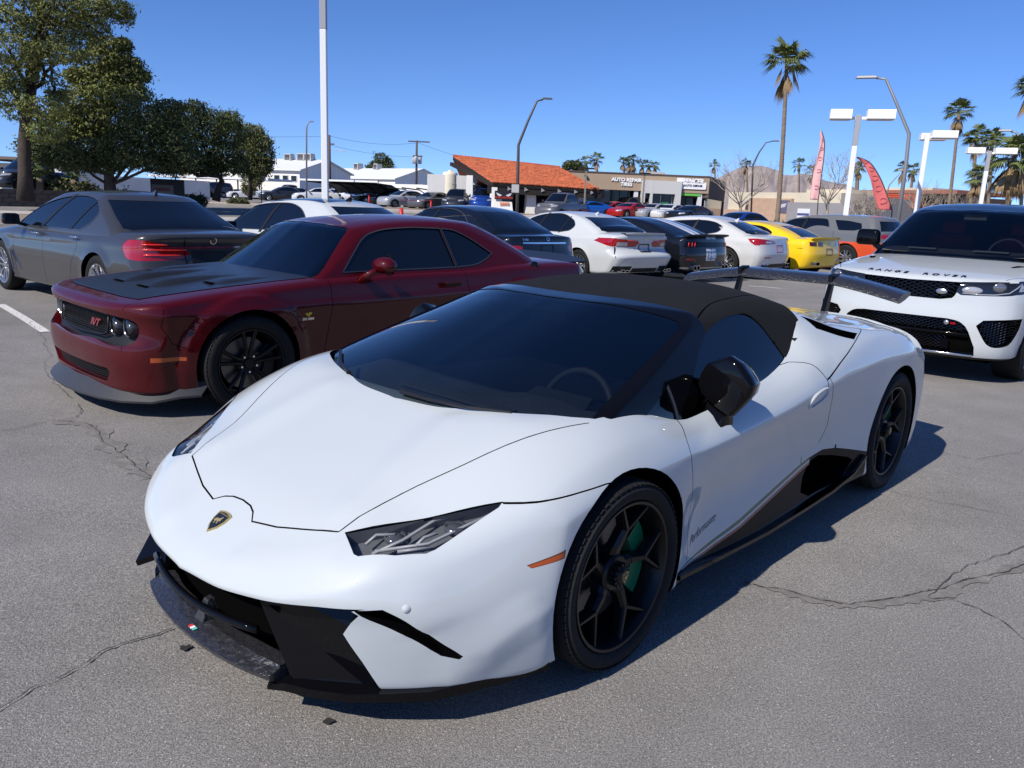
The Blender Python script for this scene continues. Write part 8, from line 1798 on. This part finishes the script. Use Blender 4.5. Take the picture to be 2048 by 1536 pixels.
def build_poles():
    wz = lambda *a: a
    x, y = (-3.99, 16.53)
    lamp_post('tall white square pole rising out of the frame behind the white saloon', (x, y), 5.62, .125, [], two=4.73, name='lot_lamp_post')
    lamp_post('nearest white pole with two box lamp heads and a grey top section', (10.13, 25.03), 4.61, .15, [(-.50, 0, .62, .28, .5), (.62, 0, .78, .27, .5)], two=3.71, rz=-.3)
    lamp_post('white pole with one box lamp head pointing right', (14.99, 30.52), 4.7, .16, [(.55, 0, .85, .26, .55), (.35, .9, .9, .24, .5)], rz=-.3)
    lamp_post('farther white pole with two box lamp heads in front of palms', (20.77, 36.5), 4.74, .16, [(-.55, 0, .7, .26, .5), (.62, 0, .85, .26, .5)], rz=-.3, two=3.88)
    street_light('tall grey street light with long bent arm right of the red banner', [(13.62, 28.96, 3.48), (13.58, 28.98, 4.53), (13.13, 29.18, 5.47), (12.68, 29.38, 6.38), (12.38, 29.51, 6.42)], .072, (13.63, 28.95), None, col=(.25, .25, .26), hl=.75)
    street_light('dark street light with leaning upper arm in front of the tiled roof', [(-0.17, 46.0, 3.48), (-0.2, 46.0, 4.84), (0.25, 46.0, 6.07), (0.73, 45.99, 7.22), (1.06, 45.99, 7.31)], .09, (-0.11, 46.0), None)
    street_light('slim street light leaning right before the mountain', [(18.02, 63.49, 5.35), (18.36, 63.4, 6.29), (18.78, 63.27, 7.04), (19.19, 63.15, 7.12)], .07, (18.3, 63.41), None)
    street_light('street light at the right edge behind the far palms', [(23.42, 38.43, 5.02), (23.37, 38.46, 5.24), (23.09, 38.63, 5.8), (22.89, 38.74, 5.85)], .08, (23.92, 38.12), None, col=(.25, .25, .26))
    street_light('thin pale street light with short curved arm left of the tall white pole', [(-17.84, 67.69, 6.89), (-17.79, 67.7, 7.29), (-17.67, 67.73, 7.49), (-17.56, 67.76, 7.54)], .07, (-17.92, 67.67), None, 'pale street lights', (.45, .46, .48), .35)
    street_light('small curved street light behind the red banner', [(24.71, 54.67, 3.4), (24.79, 54.64, 3.89), (25.16, 54.47, 4.49), (25.28, 54.42, 4.68)], .05, (24.91, 54.58), None, col=(.25, .25, .26))
    for lab, (x, y), z, L in (('short pole with flat lamp arm left of the repair shop sign', (4.96, 61.8), 4.44, 1.2), ('short pole with flat lamp arm in front of the shop entrance', (9.94, 65.25), 4.41, .9)):
        z0 = float(GH(x, y)); e = empty('shop_lamp_post', (x, y, z0), 0, lab, 'lamp post', 'short lamp posts by the shops'); tm = mat('post_taupe', (.20, .18, .16), .6); MB().box((0, 0, (z - z0) / 2), (.12, .12, z - z0)).obj('pole', tm, e); MB().box((0, 0, z - z0 + .05), (L, .35, .10)).obj('lamp_head', SATK, e); MB().lathe([(0, .35), (.28, .35), (.28, 0)], 12).obj('footing', MATS['planter_tan'], e)
    # utility poles and wires
    W_ = []
    for lab, (x, y), zt, arms, tr in (('wooden utility pole right behind the tall white pole', (-21.1, 89.55), 8.21, [(7.26, .9)], 0), ('utility pole with crossarm and three transformers', (-12.76, 99.18), 8.71, [(8.59, 2.6), (6.9, 1.2)], 3)):
        z0 = float(GH(x, y)); e = empty('utility_pole', (x, y, z0), 0, lab, 'utility pole', 'utility poles'); MB().tube([(0, 0, 0), (0, 0, zt - z0)], [.17, .12], 8).obj('pole', mat('pole_wood', (.09, .065, .05), .9), e, smooth=True)
        for az, L in arms: MB().box((L * .1, 0, az - z0), (L, .12, .14)).obj('crossarm', MATS['pole_wood'], e)
        for k in range(tr): a = 2 * PI * k / 3 + .4; MB().lathe([(0, .45), (.20, .42), (.22, .3), (.22, -.4), (0, -.42)], 12, (.42 * math.cos(a), .42 * math.sin(a), arms[1][0] - z0 - .5)).obj('transformer', mat('transformer_grey', (.45, .46, .47), .5), e, smooth=True)
        if tr == 0: MB().tube([(0, 0, zt - z0 - 1.6), (.9, 0, zt - z0 - 1.5), (1.3, 0, zt - z0 - 1.6)], .03, 6).box((1.35, 0, zt - z0 - 1.62), (.5, .2, .12)).obj('lamp_arm', mat('transformer_grey', (.45, .46, .47), .5), e)
    wm = mat('wire_black', (.02, .02, .02), .7)
    def wire(a, b, sag, r=.018):
        a, b = Vector(a), Vector(b); P_ = [a.lerp(b, t) - Vector((0, 0, sag * 4 * t * (1 - t))) for t in np.linspace(0, 1, 12)]; o = MB().tube([tuple(p - a) for p in P_], r, 4, caps=False).obj('overhead_wire', wm, fixn=False); o.location = a; return o
    for k, (a, b, s, lab) in enumerate((((-35.75, 88.02, 7.75), (-21.03, 89.56, 8.11), .25, 'overhead wire from the trees to the pole behind the tall white post'), ((-21.03, 89.56, 8.11), (-12.86, 99.17, 8.42), .45, 'upper overhead wire between the two utility poles'), ((-21.04, 89.56, 7.16), (-12.83, 99.17, 6.78), .3, 'lower overhead wire between the two utility poles'), ((-12.86, 99.17, 8.53), (-3.64, 139.95, 8.21), .4, 'overhead wire running from the transformer pole behind the tiled roof'))):
        tag(wire(a, b, s), lab, 'wire', 'overhead wires')
    # stop sign seen from behind
    x, y = (-18.94, 59.04); z0 = float(GH(x, y)); zc = 2.79 - z0; e = empty('stop_sign', (x, y, z0), 0, 'octagonal road sign seen from its grey back beside the young tree', 'road sign'); MB().tube([(0, 0, 0), (0, 0, zc)], .035, 6).obj('post', SATK, e); MB().prism([(.40 * math.cos(PI / 8 + k * PI / 4), zc + .40 * math.sin(PI / 8 + k * PI / 4)) for k in range(8)], -.04, -.055, (0, 2, 1)).obj('sign_plate', mat('sign_back', (.20, .20, .21), .5), e)
    x, y = (-0.28, 46.0); z0 = float(GH(x, y)); zc = 2.46 - z0; o = MB().box((0, -.12, zc), (.42, .02, .45)).tube([(.1, 0, zc + .2), (.1, 0, 0)], .03, 6).obj('small_sign', mat('sign_grey', (.40, .40, .40), .5)); o.location = (x, y, z0); tag(o, 'small grey rectangular sign on the dark street light by the tiled roof', 'sign')
    # red bollards with chain
    rm = mat('bollard_red', (.50, .02, .02), .5)
    for k, (x, y, h) in enumerate([(-5.81, 39.58, 0.95), (-6.34, 57.65, 0.9), (-13.24, 70.77, 0.9), (-16.59, 82.35, 0.8)]):
        z0 = float(GH(x, y)); e = empty('bollard', (x, y, z0), 0, ['nearest thick red bollard in front of the carport', 'thin red post right of the thick bollard', 'thin red post with pale cap left of the thick bollard', 'farthest red post among the cars'][k], 'bollard', 'red bollards by the carport'); MB().tube([(0, 0, 0), (0, 0, h)], .10 if k == 0 else .06, 12).obj('post', rm, e, smooth=True); MB().lathe([(0, h + .03), (.07, h + .02), (.105, h)], 12).obj('cap', rm, e)
    o = MB().tube([(-5.81, 39.58, 1.55),(-6.19, 47.6, 1.57),(-6.34, 57.65, 1.59)], .02, 5).obj('red_rail', rm); tag(o, 'thin red rail between the two red posts', 'rail')
    # banners
    feather('tall straight pale pink feather banner', (11.87, 31.86), [(11.76, 31.9, 2.22), (11.77, 31.9, 3.17), (11.77, 31.9, 3.93), (11.71, 31.92, 4.49), (11.58, 31.97, 4.82)], (-0.28, 0.1, 0.0), mat('banner_pink', (.66, .36, .36), .7, var=(2, .1)), None, 1)
    feather('red feather banner curving right of the nearest twin headed lamp post', (12.67, 27.19), [(12.57, 27.24, 1.89), (12.33, 27.35, 2.46), (12.05, 27.47, 3.02), (11.71, 27.62, 3.45), (11.37, 27.76, 3.59)], (-0.37, 0.16, 0.0), mat('banner_red', (.55, .12, .115), .7, var=(2, .15)), None, 2)

# ------------------------------------------------------------------ small cars beyond the street
def build_far_cars():
    def proto(kind, nose, tail, H, W, zb, ws, rg, roof, win):
        pm = paint('far_paint_' + kind, (.5, .5, .5), .2, .35)
        return dict(name='parked_car', pose=(0, 0, 0), label='x', W=W, wb=nose * 3.0, R=.33, rr=.22, paint=pm, rim='plain', n=(26, 12, 8), fz=[(.2, nose - .04), (.45, nose), (.7, nose - .1), (.9, nose - .35)], rz=[(.2, tail + .08), (.5, tail - .02), (.8, tail + .02), (1.1, tail + .1)],
            plan=[(tail, .93), (-2.4, 1.0), (0, .99), (nose, .94)], top=[(nose, zb - .28, .6), (nose - .3, zb - .14, .6), (0, zb - .06, .7), (-.6, zb, .7), (-2.4, zb + .02, .7), (tail, zb - .02 + (.0), .5)],
            cab=dict(fz=ws, rz=rg, side=[(.85, W - .06), (zb, W - .1), ((zb + H) / 2, W - .17), (H, W - .32)], top=roof, n=(18, 12, 6), cuts=[('side_window', 'side', win, PAIR, dict(recess=.003, mat='side', nmin=0)),
                ('windshield', 'front', [(-W + .22, zb + .04), (-W + .38, H - .09), (W - .38, H - .09), (W - .22, zb + .04)], 1, dict(recess=.003, mat='side', nmin=.05)), ('rear_window', 'rear', [(-W + .26, zb + .06), (-W + .40, H - .10), (W - .40, H - .10), (W - .26, zb + .06)], 1, dict(recess=.003, mat='side', nmin=.05))]),
            cuts=[('headlight', 'front', [(.45, zb - .36), (.85, zb - .30), (.85, zb - .20), (.45, zb - .24)], PAIR, dict(recess=.002, mat='clear', nmin=.1, rng=(.2, 3, 0))), ('tail_lamp', 'rear', [(.5, zb - .25), (.88, zb - .25), (.88, zb - .10), (.5, zb - .12)], PAIR, dict(recess=.002, mat='red', nmin=.2, rng=(-9, -3, 0)))], mirror=(-.75, W + .07, zb + .06, SATK))
    K = {}
    K['saloon'] = proto('saloon', .88, -3.8, 1.45, .90, .98, [(.85, -.2), (1.0, -.4), (1.2, -.85), (1.4, -1.35), (1.5, -1.6)], [(.85, -3.3), (1.0, -3.15), (1.2, -2.8), (1.4, -2.4), (1.5, -2.2)], [(-1.2, 1.38), (-1.7, 1.45), (-2.3, 1.42), (-3.0, 1.2)], [(-.75, 1.0), (-1.3, 1.32), (-1.7, 1.37), (-2.3, 1.34), (-2.85, 1.05)])
    K['sports'] = proto('sports', .92, -3.5, 1.25, .93, .88, [(.75, -.3), (.9, -.5), (1.05, -.9), (1.2, -1.35), (1.3, -1.6)], [(.75, -3.3), (.9, -3.1), (1.05, -2.7), (1.2, -2.2), (1.3, -2.0)], [(-1.2, 1.18), (-1.6, 1.25), (-2.0, 1.22), (-3.0, 1.0)], [(-.85, .92), (-1.3, 1.13), (-1.7, 1.17), (-2.2, 1.10), (-2.5, .93)])
    K['suv'] = proto('suv', .88, -3.8, 1.78, .95, 1.15, [(1.0, -.2), (1.15, -.4), (1.4, -.75), (1.65, -1.1), (1.8, -1.4)], [(1.0, -3.75), (1.3, -3.65), (1.6, -3.45), (1.8, -3.3)], [(-1.0, 1.70), (-1.6, 1.78), (-2.8, 1.76), (-3.5, 1.68)], [(-.75, 1.2), (-1.2, 1.6), (-1.6, 1.66), (-3.2, 1.62), (-3.4, 1.25)])
    K['pickup'] = proto('pickup', .95, -4.4, 1.85, .98, 1.15, [(1.0, -.2), (1.15, -.45), (1.4, -.8), (1.7, -1.2), (1.85, -1.4)], [(1.0, -2.7), (1.3, -2.68), (1.6, -2.62), (1.85, -2.5)], [(-1.1, 1.78), (-1.6, 1.85), (-2.2, 1.84), (-2.6, 1.76)], [(-.8, 1.2), (-1.25, 1.65), (-1.6, 1.72), (-2.35, 1.70), (-2.5, 1.22)])
    roots = {}; 
    col = dict(white=(.72, .73, .74), black=(.008, .009, .012), grey=(.10, .10, .11), silver=(.38, .39, .41), red=(.42, .012, .012), blue=(.01, .04, .22), royal=(.01, .10, .42), yellow=(.6, .42, .02), dark=(.025, .028, .035), maroon=(.10, .01, .012), gold=(.30, .22, .10))
    L_ = [('sports', 'white', -30.68, 86.73, 200, 0, 'pale silver coupe standing alone right of the twisted trunk'),('suv', 'black', -38.04, 88.14, 190, 0, 'black vehicle in shade under the left trees, leftmost'),('saloon', 'dark', -37.54, 90.52, 190, 0, 'dark saloon in shade behind the twisted tree'),('suv', 'dark', -36.65, 91.96, 200, 0, 'dark utility vehicle left of the twisted trunk'),('pickup', 'grey', -28.32, 92.77, 215, 0, 'grey pickup behind the road sign'),('saloon', 'dark', -25.69, 86.26, 215, 0, 'dark saloon in front of the grey pickup'),('saloon', 'dark', -25.12, 80.16, 205, 0, 'dark car with bright headlight right of the young tree'),('suv', 'white', -29.34, 103.94, 220, 0, 'white van beyond the dark cars'),('saloon', 'white', -20.98, 77.2, 195, 0, 'white saloon low in front of the white block'),('saloon', 'grey', -23.55, 93.07, 200, 0, 'grey car just left of the tall white pole'),('saloon', 'white', -20.51, 81.46, 180, 0, 'white car partly behind the tall white pole'),('suv', 'maroon', -20.04, 91.84, 230, 0, 'maroon utility vehicle right of the tall white pole'),('saloon', 'black', -19.13, 83.84, 230, 0, 'black car close to the tall white pole'),('saloon', 'black', -15.08, 76.53, 210, 0, 'black saloon under the left part of the carport'),('suv', 'white', -16.19, 86.5, 205, 0, 'white utility vehicle under the dark canopy'),('suv', 'white', -14.49, 84.77, 205, 0, 'second white utility vehicle under the canopy edge'),('saloon', 'black', -13.0, 72.85, 215, 0, 'black saloon behind the thin red post'),('saloon', 'silver', -10.57, 65.15, 222, 0, 'silver saloon with open bonnet shine left of the red bollard'),('saloon', 'grey', -7.86, 63.52, 235, 0, 'grey saloon right of the red bollard'),('saloon', 'black', -6.81, 65.65, 235, 0, 'black coupe between grey saloon and boxy vehicle'),('suv', 'dark', -5.03, 61.8, 262, 0, 'boxy dark utility vehicle seen from the front, left of the showroom column'),('suv', 'blue', -2.89, 61.93, 268, 0.12, 'bright blue utility vehicle raised on a ramp beside the dealer sign'),('saloon', 'dark', 0.95, 65.99, 235, 0, 'dark blue saloon behind the grey pickup near the showroom'),('pickup', 'grey', 2.2, 57.96, 238, 0, 'grey crew cab pickup in front of the showroom'),('sports', 'royal', 3.96, 61.87, 205, 0, 'bright blue sports car right of the grey pickup'),('sports', 'yellow', 5.34, 69.8, 200, 0, 'yellow sports car between the blue and the red ones'),('sports', 'red', 6.69, 67.67, 215, 0, 'red sports car, left of the two red ones'),('sports', 'red', 7.66, 62.53, 225, 0, 'red sports car with large silver wheel, right of the two'),('suv', 'black', 8.82, 73.47, 210, 0, 'black car behind the red sports cars'),('sports', 'silver', 9.64, 63.27, 225, 0, 'silver convertible between red and white sports cars'),('sports', 'white', 10.94, 63.06, 225, 0, 'white sports coupe in front of the shop entrance'),('sports', 'black', 12.14, 60.8, 225, 0, 'black sports coupe at the right end of the shop row'),('saloon', 'black', 10.08, 73.31, 220, 0, 'black car behind the silver convertible'),('sports', 'blue', 2.8, 28.86, 215, 0, 'dark blue car roof showing just above the white saloon with swept lamps'),('saloon', 'blue', 10.16, 40.75, 215, 0, 'blue car roof showing above the long white saloon'),('pickup', 'dark', -27.99, 43.83, 255, 0.6, 'dark pickup behind the block wall at the left edge')]
    for i, (k, c, x, y, yaw, dz, lab) in enumerate(L_):
        if k not in roots:
            K[k]['label'] = lab; roots[k] = build_car(K[k]); r = roots[k]
        else: r = copy_tree(roots[k])
        r['label'] = lab; r['group'] = 'cars parked beyond the street'; r['category'] = 'pickup truck' if k == 'pickup' else 'car'
        r.location = (x, y, float(GH(x, y)) + dz + (.03 if math.hypot(x, y) > 60 else 0)); r.rotation_euler = (0, 0, math.radians(yaw))
        # own paint: the copies' painted parts get a data copy
        pm = paint('far_' + c, col[c], .3, .35)
        for o in r.children:
            if o.type == 'MESH' and o.data.materials and o.data.materials[0] and o.data.materials[0].name.startswith('far_'):
                if o.data.users > 1: o.data = o.data.copy()
                o.data.materials[0] = pm
        if c == 'blue' and k == 'suv':
            o = MB().box((-1.4, 0, -.07), (4.6, 2.4, .10)).obj('display_ramp', mat('ramp_black', (.01, .01, .01), .6)); o.location = r.location; o.rotation_euler = r.rotation_euler; tag(o, 'black display ramp carrying the bright blue vehicle', 'ramp')
build_ground()
build_hero()
build_challenger()
build_suv()
build_row()
build_buildings()
build_trees()
build_poles()
build_far_cars()
